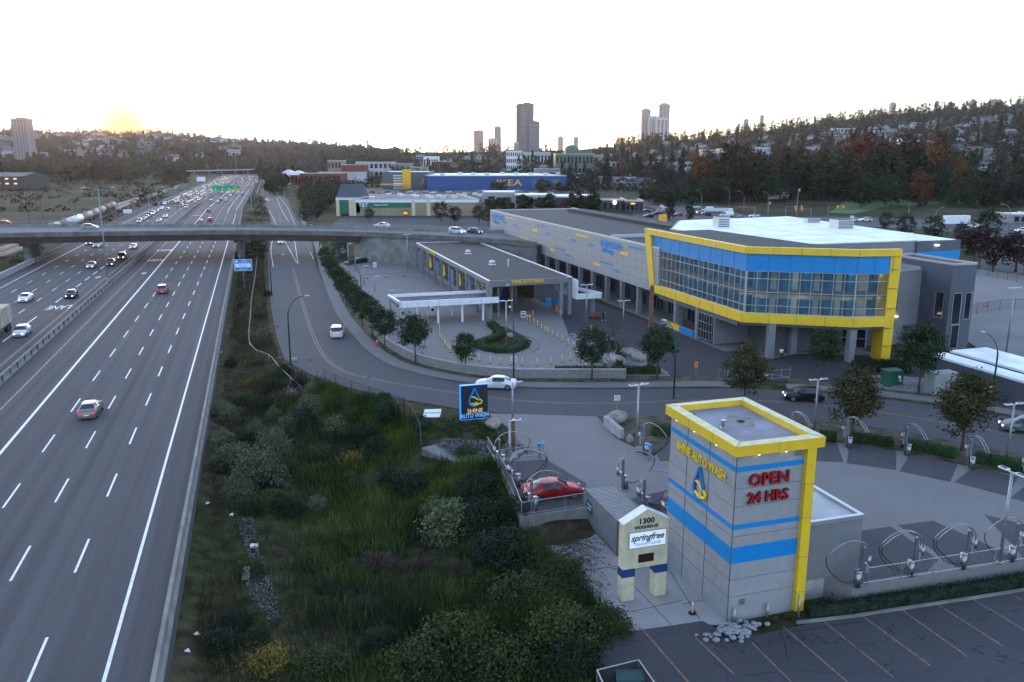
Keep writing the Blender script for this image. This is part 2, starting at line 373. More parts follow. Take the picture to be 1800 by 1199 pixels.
# motorway, built in its own frame (local x across, local y along)
def struct(mb, name, mats, rz=None): return tag(mb.build(name, mats, rz=rz), kind='structure')
b = MB(); S1 = 1500
A, B = hwline(-53.8, -60, S1), hwline(-5.9, -60, S1); n = len(A)
b.add([(p.x, p.y, z) for z in (0, -2.2) for P in (A, B) for p in P], [(i, n + i, n + i + 1, i + 1) for i in range(n - 1)] + [(2 * n + i, i, i + 1, 2 * n + i + 1) for i in range(n - 1)] + [(n + i, 3 * n + i, 3 * n + i + 1, n + i + 1) for i in range(n - 1)])
struct(b, 'motorway', M['motorway asphalt'], TH)
b = MB()    # white motorway markings
for t, wd, s0, s1 in ((-8.9, .2, -30, S1), (-23.3, .28, -30, 900), (-50.3, .18, -30, S1), (-13.0, .15, 420, 900), (-2.0, .15, 620, 1200)): ribbon(b, hwline(t, s0, s1), wd, .004)
for t in (-12.55, -16.2, -19.75):
    s = 16.5
    while s < 1100: ribbon(b, hwline(t, s, s + 5, 9), .16, .004); s += 12.62
for t in (-39.5, -43.1, -46.7):
    s = 30.
    while s < 1100: ribbon(b, hwline(t, s, s + 4, 9), .15, .004); s += 12.6
s = 30.
while s < 1100:
    ribbon(b, hwline(-35.9, s, s + (5.6 if s > 150 else 20), 9), .22, .004); s += 9.5 if s > 150 else 34
def diamond(t, s, L=1.9, W_=1.1, q=.16):
    for (a, c, d, e) in ((0, L, W_ / 2, 0), (W_ / 2, 0, 0, -L), (0, -L, -W_ / 2, 0), (-W_ / 2, 0, 0, L)):
        b.add([(t + a, s + c, .004), (t + d, s + e, .004), (t + d * .6, s + e * .6, .004), (t + a * .6, s + c * .6, .004)], [(0, 1, 2, 3)])
diamond(-25.2, 203.); diamond(-34.1, 199); diamond(-25.2, 420)
struct(b, 'motorway_white_markings', M['paint white'], TH)
b = MB()
for t in (-27.0, -32.3): ribbon(b, hwline(t, -30, S1), .13, .004)
struct(b, 'motorway_yellow_markings', M['paint yellow'], TH)
def lane_word(wd, t, s, flip, sx=1.):
    o = text(None, wd, M['paint white'], 2.6, HW(t, s, .006), (0, 0, TH + (math.pi if flip else 0)), 0, .035, 0, 'CENTER', 'lane_lettering'); o.scale = (.62 * sx, 2.2, 1); tag(o, kind='structure')
lane_word('LANE', -25.2, 252, False, 1.1); lane_word('HOV', -25.2, 228, False, 1.1); lane_word('LANE', -34.2, 160.5, True); lane_word('LANE', -34.2, 330, True); lane_word('HOV', -25.2, 400, False, 1.1)
# side road, markings, pavements
rd_far = [TS(19, 1250), TS(20.5, 800), TS(15.7, 663), TS(19.2, 537), TS(17.2, 430), TS(16.3, 350), TS(16.4, 278), TS(12.8, 192), TS(13.2, 150)] + GP((630, 583), (660, 622), (700, 647), (745, 661), (800, 672), (900, 682), (1000, 684), (1150, 683), (1300, 683), (1400, 687), (1540, 700), (1625, 710), (1737, 727), (1950, 764), (2300, 860))
rd_near = [TS(9, 1250), TS(9, 800), TS(5, 673), TS(4, 596), TS(5.6, 473), TS(5.6, 345), TS(2.6, 244), TS(1.7, 177), TS(1.6, 138)] + GP((505, 640), (535, 651), (575, 672), (625, 685), (700, 700), (800, 718), (860, 726), (960, 731), (1062, 733), (1185, 731), (1300, 731), (1397, 735), (1500, 745), (1625, 766), (1712, 782), (1800, 800), (2100, 905))
b = MB(); between(b, rd_far, rd_near, 0.0, 220, th=1.6); struct(b, 'side_road', M['road asphalt'])
cl = [TS(9, 590), TS(10.5, 470), TS(10.2, 400), TS(9.3, 345), TS(8.5, 300), TS(8.3, 250)]
cln = GP((515, 472), (540, 560), (560, 610), (577, 634), (608, 654), (650, 665), (720, 678), (800, 690), (900, 703), (950, 707), (1060, 709), (1180, 705), (1300, 703), (1400, 709), (1525, 722), (1650, 741), (1720, 753), (1800, 768), (2100, 850))
b = MB()
for d in (-.17, .17): ribbon(b, offs(resample(cln, 2), d), .13, .004)
ribbon(b, resample(cl, 8), .14, .004)
struct(b, 'road_centre_marking', M['paint faded yellow'])
b = MB(); ribbon(b, resample([TS(11.4, 277), TS(9.2, 210)], 5), .14, .004); ribbon(b, resample([TS(8.0, 277), TS(9.0, 212)], 5), .14, .004)
for k in range(14): s = 274 - k * 4.4; ribbon(b, [TS(8.1 + k * .07, s), TS(11.2 - k * .15, s - 1.)], .12, .004)
for P in ([TS(5.3, 480), TS(6.7, 400), TS(7.0, 330), TS(3.6, 250), TS(3.2, 205)], [TS(13.5, 560), TS(12.3, 420), TS(12.6, 350)], [TS(15.2, 600), TS(15.8, 450), TS(14.6, 350), TS(14.4, 300)], GP((545, 443), (551, 455))): ribbon(b, resample(P, 8), .13, .004)
struct(b, 'road_white_markings', M['paint white'])
def strip(name, P, wd, z, m, th=.16, step=2.5): b = MB(); ribbon(b, resample(P, step), wd, z, 0, th); return struct(b, name, m)
sw = [TS(14.8, 350), TS(14.6, 278), TS(14.3, 192)] + GP((600, 548), (640, 598), (672, 626), (705, 643), (748, 655), (805, 666), (900, 676), (1000, 678), (1150, 677), (1250, 676), (1282, 677))
sw = [TS(18.2, 350), TS(18., 278), TS(14.6, 200)] + sw[3:]
strip('pavement', sw, 2.0, .13, M['pavement concrete'])
strip('pavement', GP((1382, 680), (1450, 684), (1540, 692), (1625, 702), (1737, 719), (1950, 755), (2200, 812)), 2.0, .13, M['pavement concrete'])
# green verges round the wash site (raised slightly over the base ground)
mat('verge grass', (.03, .04, .014), .95, var=.45, vs=.8, c2=(.07, .055, .035), bump=.6, bs=12)
strip('verge', GP((566, 470), (600, 520), (640, 575), (668, 606), (700, 630), (748, 645), (805, 656), (900, 667), (1000, 669), (1150, 668), (1290, 670)), 3.2, .1, M['verge grass'])
strip('verge', GP((1385, 672), (1450, 675), (1540, 683), (1625, 694), (1737, 711), (1950, 747)), 2.8, .1, M['verge grass'])
b = MB(); b.prism(GP((1050, 733), (1300, 732), (1400, 737), (1500, 747), (1625, 768), (1712, 784), (1800, 802), (2100, 908), (2050, 915), (1800, 838), (1700, 820), (1580, 793), (1500, 781), (1430, 773), (1190, 769), (1150, 800), (1085, 772)), -.2, .09); struct(b, 'verge', M['verge grass'])
# site slabs
b = MB(); b.prism(GP((858, 727), (1064, 733), (1085, 772), (1150, 802), (1190, 768), (1430, 772), (1500, 780), (1580, 792), (1700, 820), (1800, 838), (2050, 915), (2050, 950), (1800, 985), (1498, 1033), (1400, 1000), (1300, 930), (1180, 885), (1034, 893), (917, 912), (872, 800), (905, 760)), -1.6, .03)
struct(b, 'wash_yard', M['yard concrete'])
b = MB()
for P in ([(1142, 772), (1190, 770), (1190, 811), (1160, 811)], [(1428, 774), (1470, 778), (1483, 813), (1425, 811)], [(1493, 781), (1576, 791), (1575, 827), (1488, 815)], [(1602, 796), (1685, 813), (1670, 848), (1581, 829)], [(1712, 821), (1790, 839), (1770, 873), (1677, 848)],
          [(1812, 846), (1900, 866), (1880, 905), (1776, 876)], [(868, 815), (960, 808), (1030, 850), (1033, 890), (922, 906)], [(1100, 880), (1180, 860), (1180, 884), (1080, 890)],
          [(1512, 934), (1566, 926), (1650, 985), (1630, 1005), (1500, 1025)], [(1579, 924), (1640, 916), (1720, 951), (1790, 984), (1680, 998), (1586, 929)], [(1730, 905), (1850, 935), (1850, 975), (1800, 982)]):
    b.prism(GP(*P), 0, .036)
struct(b, 'stall_surface', asphalt('stall asphalt', (.075, .075, .082), .25, False, .5))
b = MB(); b.prism(GP((868, 862), (1180, 862), (1300, 1000), (1300, 1098), (1216, 1098), (1112, 1115), (1060, 1070), (960, 960), (900, 900), z=-1.25), -1.8, -1.24); struct(b, 'signage_pad', M['pad concrete'])
b = MB()
for a_, c_ in (((1000, 955), (1062, 945)), ((1020, 1050), (1110, 1112)), ((1050, 1000), (1240, 975)), ((1112, 1075), (1200, 1055)), ((1095, 1010), (1180, 1098)), ((1150, 960), (1230, 1088)), ((1200, 1062), (1260, 1050))): b.bar(G(*a_, -1.24), G(*c_, -1.24), .05, .006)
struct(b, 'pad_joint', M['black'])
b = MB(); b.prism(GP((1060, 1125), (1110, 1110), (1235, 1092), (1290, 1122), (1340, 1115), (1800, 1012), (2300, 930), (2900, 1300), (2300, 2600), (1000, 2400), (1030, 1300), z=-1.22), -1.8, -1.2)
struct(b, 'lower_car_park', M['worn asphalt'])
b = MB()
for a_, c_ in (((1130, 1107), (1210, 1199)), ((1222, 1120), (1290, 1185)), ((1322, 1130), (1390, 1198)), ((1377, 1102), (1490, 1199)), ((1445, 1090), (1570, 1190)), ((1512, 1080), (1635, 1170)), ((1572, 1063), (1702, 1155)), ((1632, 1052), (1765, 1137)), ((1688, 1040), (1800, 1107)), ((1745, 1029), (1900, 1105)), ((1150, 1195), (1190, 1260))):
    b.bar(G(*a_, -1.2) + Vector((0, 0, .002)), G(*c_, -1.2) + Vector((0, 0, .002)), .11, .006)
struct(b, 'parking_bay_marking', M['paint faded yellow'])
b = MB()
for P in ([(1330, 1130), (1345, 1150), (1355, 1163), (1372, 1178), (1390, 1199), (1400, 1215)], [(1370, 1105), (1378, 1130), (1384, 1158)], [(1310, 1187), (1330, 1186), (1350, 1182), (1368, 1184), (1385, 1197)], [(1520, 1181), (1560, 1190), (1600, 1187), (1640, 1178), (1666, 1175)],
          [(1380, 1112), (1440, 1104), (1520, 1092)], [(1500, 1146), (1560, 1145), (1612, 1137), (1660, 1122), (1740, 1110), (1800, 1092)], [(1400, 1178), (1480, 1186), (1560, 1172)], [(1735, 1199), (1760, 1187), (1800, 1173)], [(1600, 1130), (1625, 1150), (1690, 1160)]):
    Q = GP(*P, z=-1.2); Q2 = []
    for i in range(len(Q) - 1):
        for k in range(5): p = Q[i].lerp(Q[i + 1], k / 5); Q2.append(p + Vector((R_.uniform(-.07, .07), R_.uniform(-.07, .07), 0)))
    ribbon(b, Q2 + [Q[-1]], .06, -1.196)
struct(b, 'asphalt_crack', M['black'])
# car-wash forecourt and storage forecourt
b = MB(); b.prism(GP((566, 462), (640, 452), (700, 440), (880, 432), (1020, 520), (1115, 556), (1250, 605), (1620, 640), (1950, 690), (1950, 735), (1737, 705), (1560, 682), (1450, 673), (1290, 668), (1000, 668), (905, 665), (800, 652), (748, 641), (700, 625), (668, 600), (640, 570), (600, 515)), -.3, .02)
struct(b, 'storage_forecourt', M['forecourt asphalt'])
b = MB(); b.prism(GP((578, 466), (640, 455), (700, 443), (800, 440), (985, 550), (1000, 590), (1050, 622), (1086, 648), (1075, 660), (1000, 664), (905, 661), (800, 648), (748, 637), (703, 619), (668, 592), (640, 562), (610, 520)), -.2, .026)
struct(b, 'wash_forecourt', M['yard concrete'])
# kerb of the bend island and queue lane joints
b = MB()
for P in ([(935, 620), (948, 610), (940, 598), (920, 590), (900, 582), (885, 578)], ): ribbon(b, offs(resample(GP(*P), 1), 0), .15, .1, 0, .1)
for a_, c_ in (((628, 472), (710, 562)), ((660, 472), (765, 568)), ((688, 470), (812, 570)), ((717, 472), (775, 512))): ribbon(b, resample(GP(a_, c_), 4), .13, .03)
struct(b, 'lane_kerb', M['pavement concrete'])
# gravel beds
asphalt('gravel bed', (.2, .2, .21), .6, False, 3.)
b = MB(); b.prism(GP((1085, 660), (1112, 612), (1140, 625), (1165, 650), (1180, 662)), -.1, .06); b.prism(GP((1000, 588), (1020, 588), (1075, 622), (1100, 640), (1085, 645), (1048, 620)), -.1, .05)
b.prism(GP((1480, 665), (1560, 660), (1660, 670), (1700, 700), (1560, 686)), -.1, .12); struct(b, 'gravel_bed', M['gravel bed'])
b = MB(); b.prism(GP((740, 790), (870, 758), (880, 800), (800, 815), z=-.3), -.9, -.15); struct(b, 'gravel_bed', M['gravel bed'])
# ---------------- surfaces of the district beyond the overpass
b = MB()
for P, m in ((((585, 392), (620, 372), (905, 372), (1060, 390), (880, 432), (700, 440), (640, 440)), 0), (((640, 330), (1000, 335), (1020, 352), (640, 346)), 0), (((1110, 372), (1260, 362), (1330, 385), (1240, 410), (1130, 408)), 0), (((1690, 395), (1800, 372), (2100, 380), (2100, 480), (1740, 440)), 0), (((1425, 352), (1480, 345), (1525, 349), (1500, 356)), 0)):
    b.prism(GP(*P), -.4, .0)
struct(b, 'district_car_park', M['forecourt asphalt'])
b = MB(); between(b, GP((1145, 352), (1250, 365), (1330, 380), (1500, 382), (1800, 392), (2300, 400)), GP((1110, 356), (1170, 372), (1260, 396), (1480, 396), (1750, 412), (2300, 430)), .01, 60, th=.5); struct(b, 'arterial_road', M['road asphalt'])
b = MB(); b.prism(GP((1725, 430), (1990, 400), (2400, 450), (2100, 540), (1720, 540)), -.4, .01); struct(b, 'street_beyond_storage', M['road asphalt'])
b = MB(); b.prism(GP((1690, 470), (1800, 484), (2200, 530), (2200, 700), (1760, 640), (1700, 600)), -.4, .02); struct(b, 'vacant_gravel_lot', asphalt('pale gravel', (.2, .2, .2), .3, False, .1))
b = MB(); b.prism(GP((1455, 374), (1500, 350), (1900, 342), (1900, 350), (1560, 362), (1500, 376)), -.4, .01); b.prism(GP((1462, 373), (1490, 347), (1530, 347), (1500, 374)), -.4, .03); struct(b, 'playing_field', mat('turf', (.05, .12, .03), .95, var=.2, vs=.05))
# ================================================================== BUILDINGS NEAR BY
def PT(px, py, t):
    d = ray(px, py); dt = d.x * cT + d.y * sT; ds = -d.x * sT + d.y * cT; k = t / dt; return k * ds, H + k * d.z
def PS(px, py, s):
    d = ray(px, py); dt = d.x * cT + d.y * sT; ds = -d.x * sT + d.y * cT; k = s / ds; return k * dt, H + k * d.z
mat('panel grey', (.30, .30, .305), .55, var=.06, vs=1.5); mat('panel grey dark', (.085, .095, .12), .6, var=.08, vs=.8); mat('wall grey', (.2, .205, .22), .65, var=.08, vs=.6)
mat('yellow panel', (.78, .5, .02), .45, var=.05, vs=1.); mat('blue panel', (.002, .22, .56), .45, var=.05, vs=1.); mat('joint', (.08, .08, .085), .8)
mat('yellow cap', (.6, .56, .3), .5, var=.12, vs=2.); mat('roof membrane', (.26, .27, .32), .7, c2=(.16, .17, .21), vs=.45, det=6); mat('roof white', (.8, .86, .88), .6, var=.16, vs=.25, det=7)
mat('roof gravel', (.05, .052, .055), .95, var=.4, vs=3., bump=.5, bs=8); mat('dark glass', (.012, .018, .024), .08, spec=.8); mat('metal silver', (.5, .51, .53), .35, .7)
mat('red sign', (.38, .005, .01), .4); mat('sign yellow', (.9, .6, .01), .4, emit=.0, ecol=(1, .6, .02)); mat('sign blue', (.01, .2, .6), .4, emit=.0, ecol=(.02, .3, .9)); mat('cream stucco', (.55, .5, .33), .85, var=.12, vs=1.5, bump=.3)
mat('navy band', (.01, .04, .16), .5); mat('screen dark', (.03, .008, .008), .3); mat('lamp glow', (1, .9, .75), .4, emit=.5, ecol=(1, .8, .55)); mat('lamp cool', (.9, .95, 1), .4, emit=.35)
mat('interior dark', (.03, .03, .035), .9)
class TF:     # a thing laid out in the (t, s) frame, its Empty at the base
    def __init__(s, name, label, cat, t, q, z, group=None):
        s.o = thing(name, label, cat, TS(t, q, z), TH, group); s.b = (t, q, z)
    def mb(s): m = MB(); m.M = Matrix.Translation(Vector((-s.b[0], -s.b[1], -s.b[2]))); return m
    def part(s, mb, name, mats, parent=None, label=None, kind=None, smooth=False):
        return tag(mb.build(name, mats, parent or s.o, smooth), label, None, None, kind)
    def L(s, t, q, z): return (t - s.b[0], q - s.b[1], z - s.b[2])
    def txt(s, body, m, size, t, q, z, face, **k):    # face: 'f' faces the camera side (-s), 'l' faces -t
        return text(s.o, body, m, size, s.L(t, q, z), (math.pi / 2, 0, {'f': 0, 'l': -math.pi / 2, 'e': math.pi / 2, 'b': math.pi}[face]), **k)
def drop_logo(T, at, face, hgt, name='logo', mb_=MATS['sign blue'], my=MATS['sign yellow'], d=.1, r=.085):
    # water drop outline with a small car outline inside, as raised tubes; at = (t, s, z) of its centre
    def P(u, v):
        u *= hgt; v *= hgt
        return (at[0] + u, at[1], at[2] + v) if face == 'f' else (at[0], at[1] - u, at[2] + v)
    dr = [(0, .5), (.07, .32), (.17, .1), (.25, -.1), (.27, -.22), (.22, -.37), (.1, -.47), (-.03, -.5), (-.17, -.46), (-.26, -.35), (-.29, -.2), (-.24, -.02), (-.15, .16), (-.06, .35), (0, .5)]
    m = T.mb(); m.tube([P(*p) for p in dr[:5]] , hgt * r * .6, 6); m.tube([P(*p) for p in dr[6:]], hgt * r * .6, 6); T.part(m, name, mb_)
    ca = [(-.16, .02), (.0, -.0), (.14, -.12), (.34, -.16), (.42, -.24), (.36, -.36), (.22, -.38), (.14, -.44), (.06, -.38), (-.02, -.42), (-.1, -.36), (-.2, -.34)]
    m = T.mb(); m.tube([P(*p) for p in ca], hgt * r * .55, 6)
    m.tube([P(.08 + .07 * math.cos(a), -.36 + .07 * math.sin(a)) for a in np.linspace(0, 6.28, 9)], hgt * r * .4, 6); T.part(m, name, my)
# ---- the tower with its wing
T = TF('sign_tower_building', 'tall grey panelled tower with yellow crown, blue bands and red OPEN lettering', 'building', 25.4, 38.8, -1.2)
t0, t1, s0, s1 = 25.4, 30.55, 38.8, 46.7; C0 = TS(t0, s0); hz = lambda y: HZ(C0, y)
zt = 9.5
m = T.mb(); m.box(t0, t1 - .02, s0, s1, -1.4, zt); T.part(m, 'wall', M['panel grey'])
jz = [hz(861), hz(892.7), hz(1020.7), hz(1051), hz(945)]; bands = [(hz(830.6), hz(821.7)), (hz(932.2), hz(923.9)), (hz(992), hz(963.4))]
for z0, z1 in bands:
    m = T.mb(); m.box(t0 - .02, t0 + .01, s0 - .02, s1, z0, z1); m.box(t0 + .01, t1 - .62, s0 - .02, s0 + .01, z0, z1); T.part(m, 'blue_band', M['blue panel'])
m = T.mb()
for z in jz: m.box(t0 - .006, t1 - .6, s0 - .006, s1, z, z + .025)
for q in (s0 + 2.9, s0 + 5.6): m.box(t0 - .024, t0, q, q + .02, -1.1, zt)
m.box(t0 - .026, t0 + .02, s0 - .026, s0 + .02, -1.2, zt); T.part(m, 'panel_joint', M['joint'])
fo = (25.1, 31.05, 38.45, 47.0); fz = (9.35, 9.98)
m = T.mb()
P4 = lambda a, b_, c, d_: [(a, c), (b_, c), (b_, d_), (a, d_)]
for (a, b_, c, d_) in ((fo[0], fo[1], fo[2], fo[2] + .62), (fo[0], fo[1], fo[3] - .62, fo[3]), (fo[0], fo[0] + .62, fo[2] + .62, fo[3] - .62), (fo[1] - .62, fo[1], fo[2] + .62, fo[3] - .62)): m.box(a, b_, c, d_, fz[0], fz[1])
T.part(m, 'crown', M['yellow panel'])
m = T.mb(); o_ = fo; zc = fz[1] + .004; iw = .62; ic = [(o_[0] + iw, o_[2] + iw), (o_[1] - iw, o_[2] + iw), (o_[1] - iw, o_[3] - iw), (o_[0] + iw, o_[3] - iw)]; oc = [(o_[0] - .02, o_[2] - .02), (o_[1] + .02, o_[2] - .02), (o_[1] + .02, o_[3] + .02), (o_[0] - .02, o_[3] + .02)]
for i in range(4):
    j = (i + 1) % 4; g = .012; m.quad((*oc[i], zc), (*oc[j], zc), (*ic[j], zc + .02), (*ic[i], zc + .02))
T.part(m, 'crown_capping', M['yellow cap'])
m = T.mb()
for q in (s0 + 2.2, s0 + 5.1): m.box(fo[0] - .006, fo[0], q, q + .02, *fz)
m.box(27.9, 27.92, fo[2] - .006, fo[2], *fz)
for i in range(4): m.bar((*oc[i], zc + .008), (*ic[i], zc + .028), .025, .01)
T.part(m, 'crown_joint', mat('joint brown', (.18, .14, .05), .8))
m = T.mb(); m.box(fo[0] + .62, fo[1] - .62, fo[2] + .62, fo[3] - .62, 9.35, 9.62); T.part(m, 'roof', M['roof membrane'])
m = T.mb(); m.cyl(26.75, 42.6, 9.62, 10.0, .12, 12); m.cyl(26.75, 42.6, 10.0, 10.12, .17, 12); m.cyl(26.75, 42.6, 9.62, 9.7, .2, 12, .13); T.part(m, 'vent_pipe', M['steel bright'])
m = T.mb(); m.cyl(26.15, 45.1, 9.62, 9.85, .05, 8); T.part(m, 'vent_pipe', M['black'])
m = T.mb(); m.ball((28.5, 43.4, 9.63), .28, 6, 0, (1, 1, .35)); T.part(m, 'roof_drain', M['black'])
m = T.mb(); m.prism([(28.5 + math.cos(a) * .95 * (1 + .25 * math.sin(3 * a)), 43.4 + math.sin(a) * 1.1 * (1 + .2 * math.cos(4 * a))) for a in np.linspace(0, 6.1, 18)], 9.62, 9.624); T.part(m, 'damp_stain', mat('stain', (.06, .06, .055), .5, c2=(.14, .14, .15), vs=1.2))
m = T.mb(); m.box(t1 - .62, t1, s0 - .3, s0 + .55, -1.2, 9.35); T.part(m, 'yellow_leg', M['yellow panel'])
m = T.mb()
for y in (849, 908, 977, 1038): z = HZ(TS(30.5, 38.6), y); m.box(t1 - .625, t1 + .005, s0 - .306, s0 - .29, z, z + .025); m.box(t1 - .627, t1 - .61, s0 - .3, s0, z, z + .025)
T.part(m, 'leg_joint', M['joint brown'])
for (a, b_, z0, z1) in ((29.25, 29.8, 8.85, 9.25), (26.15, 26.55, -.25, .15)):
    m = T.mb(); m.box(a, b_, s0 - .04, s0 + .01, z0, z1)
    gr = T.part(m, 'vent_grille', M['metal silver']); m = T.mb()
    for k in range(4): m.box(a + .04, b_ - .04, s0 - .055, s0 - .04, z0 + .04 + k * (z1 - z0) / 4.2, z0 + .08 + k * (z1 - z0) / 4.2)
    T.part(m, 'slat', M['joint'], gr)
for q in (40.7, 43.3, 45.6): m = T.mb(); m.cyl(t0 - .17, q, 9.29, 9.35, .09, 10); T.part(m, 'downlight', M['lamp glow'])
for q in (26.7, 28.5): m = T.mb(); m.cyl(q, s0 - .18, 9.29, 9.35, .09, 10); T.part(m, 'downlight', M['lamp glow'])
qa, za = PT(1190, 783, t0); qb, zb = PT(1281, 838, t0)
T.txt('SHINE AUTO WASH', M['sign yellow'], .84, t0 - .1, (qa + qb) / 2, (za + zb) / 2, 'l', ex=.025, bold=.03, sx=abs(qa - qb) / 8.0)
q, z = PT(1231, 849, t0); drop_logo(T, (t0 - .09, q, z), 'l', 2.05, 'drop_logo', mat('logo blue', (.01, .14, .45), .4))
ta, z = PS(1350, 840, s0); T.txt('OPEN', M['red sign'], 1.0, ta, s0 - .2, z, 'f', ex=.02, bold=.05, sx=1.05); T.txt('OPEN', M['black'], 1.0, ta + .03, s0 - .1, z - .02, 'f', ex=.08, bold=.07, sx=1.05)
ta, z = PS(1348, 871, s0); T.txt('24 HRS', M['red sign'], .92, ta, s0 - .2, z, 'f', ex=.02, bold=.05, sx=.98); T.txt('24 HRS', M['black'], .92, ta + .03, s0 - .1, z - .02, 'f', ex=.08, bold=.07, sx=.98)
m = T.mb(); m.box(t1, 35.4, 39.7, 51.5, .0, 3.72); T.part(m, 'wing_wall', mat('wing grey', (.17, .175, .18), .7, var=.08, vs=1.))
m = T.mb(); m.box(t1, 35.46, 39.64, 51.5, -1.3, 0.); T.part(m, 'plinth', M['concrete pale'])
m = T.mb(); m.box(t1 + .0, 35.15, 39.95, 51.25, 3.72, 3.8); T.part(m, 'wing_roof', mat('wing roof', (.38, .42, .45), .5, var=.2, vs=.4))
m = T.mb(); m.box(t1, 35.45, 39.65, 39.92, 3.72, 3.98); m.box(35.18, 35.45, 39.92, 51.5, 3.72, 3.98); T.part(m, 'parapet_capping', M['metal silver'])
# ---- self storage building
T = TF('storage_building', 'long grey panelled storage building with open arcade and scattered blue and yellow tiles', 'building', 60.2, 118., 0)
WT, WS0, WS1, WZ0, WZ1 = 60.2, 117., 215.5, 4.75, 11.95
m = T.mb(); m.box(WT, 83.5, WS0, WS1, WZ0, WZ1 - .25); T.part(m, 'wall', M['panel grey'])
m = T.mb(); m.box(WT + .4, 83.2, WS0, WS1 - .4, WZ1 - .25, WZ1 - .2); T.part(m, 'roof', M['roof gravel'])
m = T.mb(); m.box(WT - .05, WT + .4, WS0, WS1, WZ1 - .25, WZ1 + .03); m.box(WT + .4, 83.5, WS1 - .4, WS1, WZ1 - .25, WZ1 + .03); m.box(83.2, 83.55, WS0, WS1 - .4, WZ1 - .25, WZ1 + .25); m.box(WT + .4, 83.2, 136, 136.5, WZ1 - .25, WZ1 + .35)
T.part(m, 'parapet', mat('parapet pale', (.5, .48, .46), .6))
m = T.mb(); m.box(78.5, 83., 137, WS1 - 10, WZ1 - .2, WZ1 + .5); T.part(m, 'upper_roof', M['roof gravel'])
m = T.mb()
for z in (6.15, 7.6, 9.05, 10.5): m.box(WT - .008, WT, WS0, WS1, z, z + .03)
for k in range(41): q = WS0 + 1.2 + k * 2.4; m.box(WT - .009, WT, q, q + .03, WZ0, WZ1 - .25)
T.part(m, 'panel_joint', M['joint'])
YR = [(162, 214, 5, 0), (648, 855, 670, 868), (760, 885, 812, 905), (717, 992, 740, 1018), (945, 965, 978, 993), (862, 1025, 918, 1048), (1250, 1003, 1333, 1032), (1070, 1105, 1103, 1135), (1563, 1125, 1616, 1160)][1:]
BR = [(737, 910, 763, 935), (810, 932, 838, 952), (668, 965, 715, 985), (975, 938, 1037, 958), (1037, 990, 1070, 1015), (835, 1032, 862, 1055), (917, 1060, 945, 1082), (1212, 1035, 1252, 1063), (1333, 1065, 1376, 1097), (1100, 1098, 1175, 1125), (1175, 1140, 1212, 1168), (1617, 1088, 1733, 1125)]
cv = lambda r, oy: (700 + r[0] / 4, oy + r[1] / 4, 700 + r[2] / 4, oy + r[3] / 4)
for L_, mm in (([cv(r, 160) for r in YR] + [cv((1373, 243, 1420, 275), 400)], 'yellow panel'), ([cv(r, 160) for r in BR] + [cv((1418, 235, 1513, 268), 400), cv((1510, 287, 1560, 320), 400)], 'blue tile')):
    if mm == 'blue tile': mat('blue tile', (.06, .2, .45), .5)
    for x0, y0, x1, y1 in L_:
        qa, za = PT(x0, y0, WT); qb, zb = PT(x1, y1, WT)
        if za - zb < .25: za, zb = (za + zb) / 2 + .2, (za + zb) / 2 - .2
        m = T.mb(); m.box(WT - .03, WT, min(qa, qb), max(qa, qb), zb, za); T.part(m, 'accent_tile', M[mm])
for (pa, pb, sz, bd, sx) in (((1059, 427), (1089, 435), 1.75, 'STORGUARD', .92), ((1059, 438), (1078, 443), 1.25, 'Self Storage', .85), ((868, 379), (882, 384), 1.9, 'STORGUARD', .95), ((869, 388), (877, 391), 1.3, 'Self Storage', .8)):
    qa, za = PT(*pa, WT); qb, zb = PT(*pb, WT); T.txt(bd, mat('letter blue', (.01, .32, .85), .4), sz, WT - .15, (qa + qb) / 2, (za + zb) / 2, 'l', ex=.03, bold=.02, sx=sx)
for k in range(-1, 17):
    q = 111.2 + k * 6.6
    if q > 118.5 or k < 1: m = T.mb(); m.box(WT, WT + .75, q - .35, q + .35, 0, WZ0 if q > 118 else 4.75); T.part(m, 'column', M['wall grey'])
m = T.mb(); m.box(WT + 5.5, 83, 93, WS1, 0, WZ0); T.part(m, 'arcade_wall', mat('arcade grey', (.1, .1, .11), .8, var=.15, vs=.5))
m = T.mb(); m.box(WT - .3, WT + 5.5, 96, WS1, .0, .12); T.part(m, 'arcade_floor', M['pavement concrete'])
for k in range(0, 16):
    q = 111.2 + k * 6.6 + .9; m = T.mb(); m.box(WT + 5.42, WT + 5.5, q, q + 4.8, .2, 4.0); sh = T.part(m, 'shopfront', M['dark glass']); m = T.mb()
    for j in range(5): m.box(WT + 5.38, WT + 5.42, q + j * 1.18, q + j * 1.18 + .07, .2, 4.0)
    m.box(WT + 5.38, WT + 5.42, q, q + 4.8, 2.4, 2.46); T.part(m, 'mullion', M['galvanised'], sh)
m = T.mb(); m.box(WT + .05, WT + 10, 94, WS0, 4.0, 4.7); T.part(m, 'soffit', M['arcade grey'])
# projecting glass corner
A0, Bc, Cc, Dc = (60.0, 118.6), (60.0, 92.7), (71.7, 85.5), (76.6, 84.6)
zB = [14.62, 13.75, 11.5, 5.95, 4.72]
def off2(P, d):
    o = []
    for i, p in enumerate(P):
        a = P[max(i - 1, 0)]; b_ = P[min(i + 1, len(P) - 1)]; dx, dy = b_[0] - a[0], b_[1] - a[1]; L_ = math.hypot(dx, dy); o.append((p[0] + dy / L_ * d, p[1] - dx / L_ * d))
    return o
def facet(m, P, d0, d1, z0, z1, mi=0):
    a, c = off2(P, d0), off2(P, d1); n = len(P)
    for i in range(n - 1): m.prism([a[i], a[i + 1], c[i + 1], c[i]], z0, z1, mi)
FP = [A0, Bc, Cc, Dc]
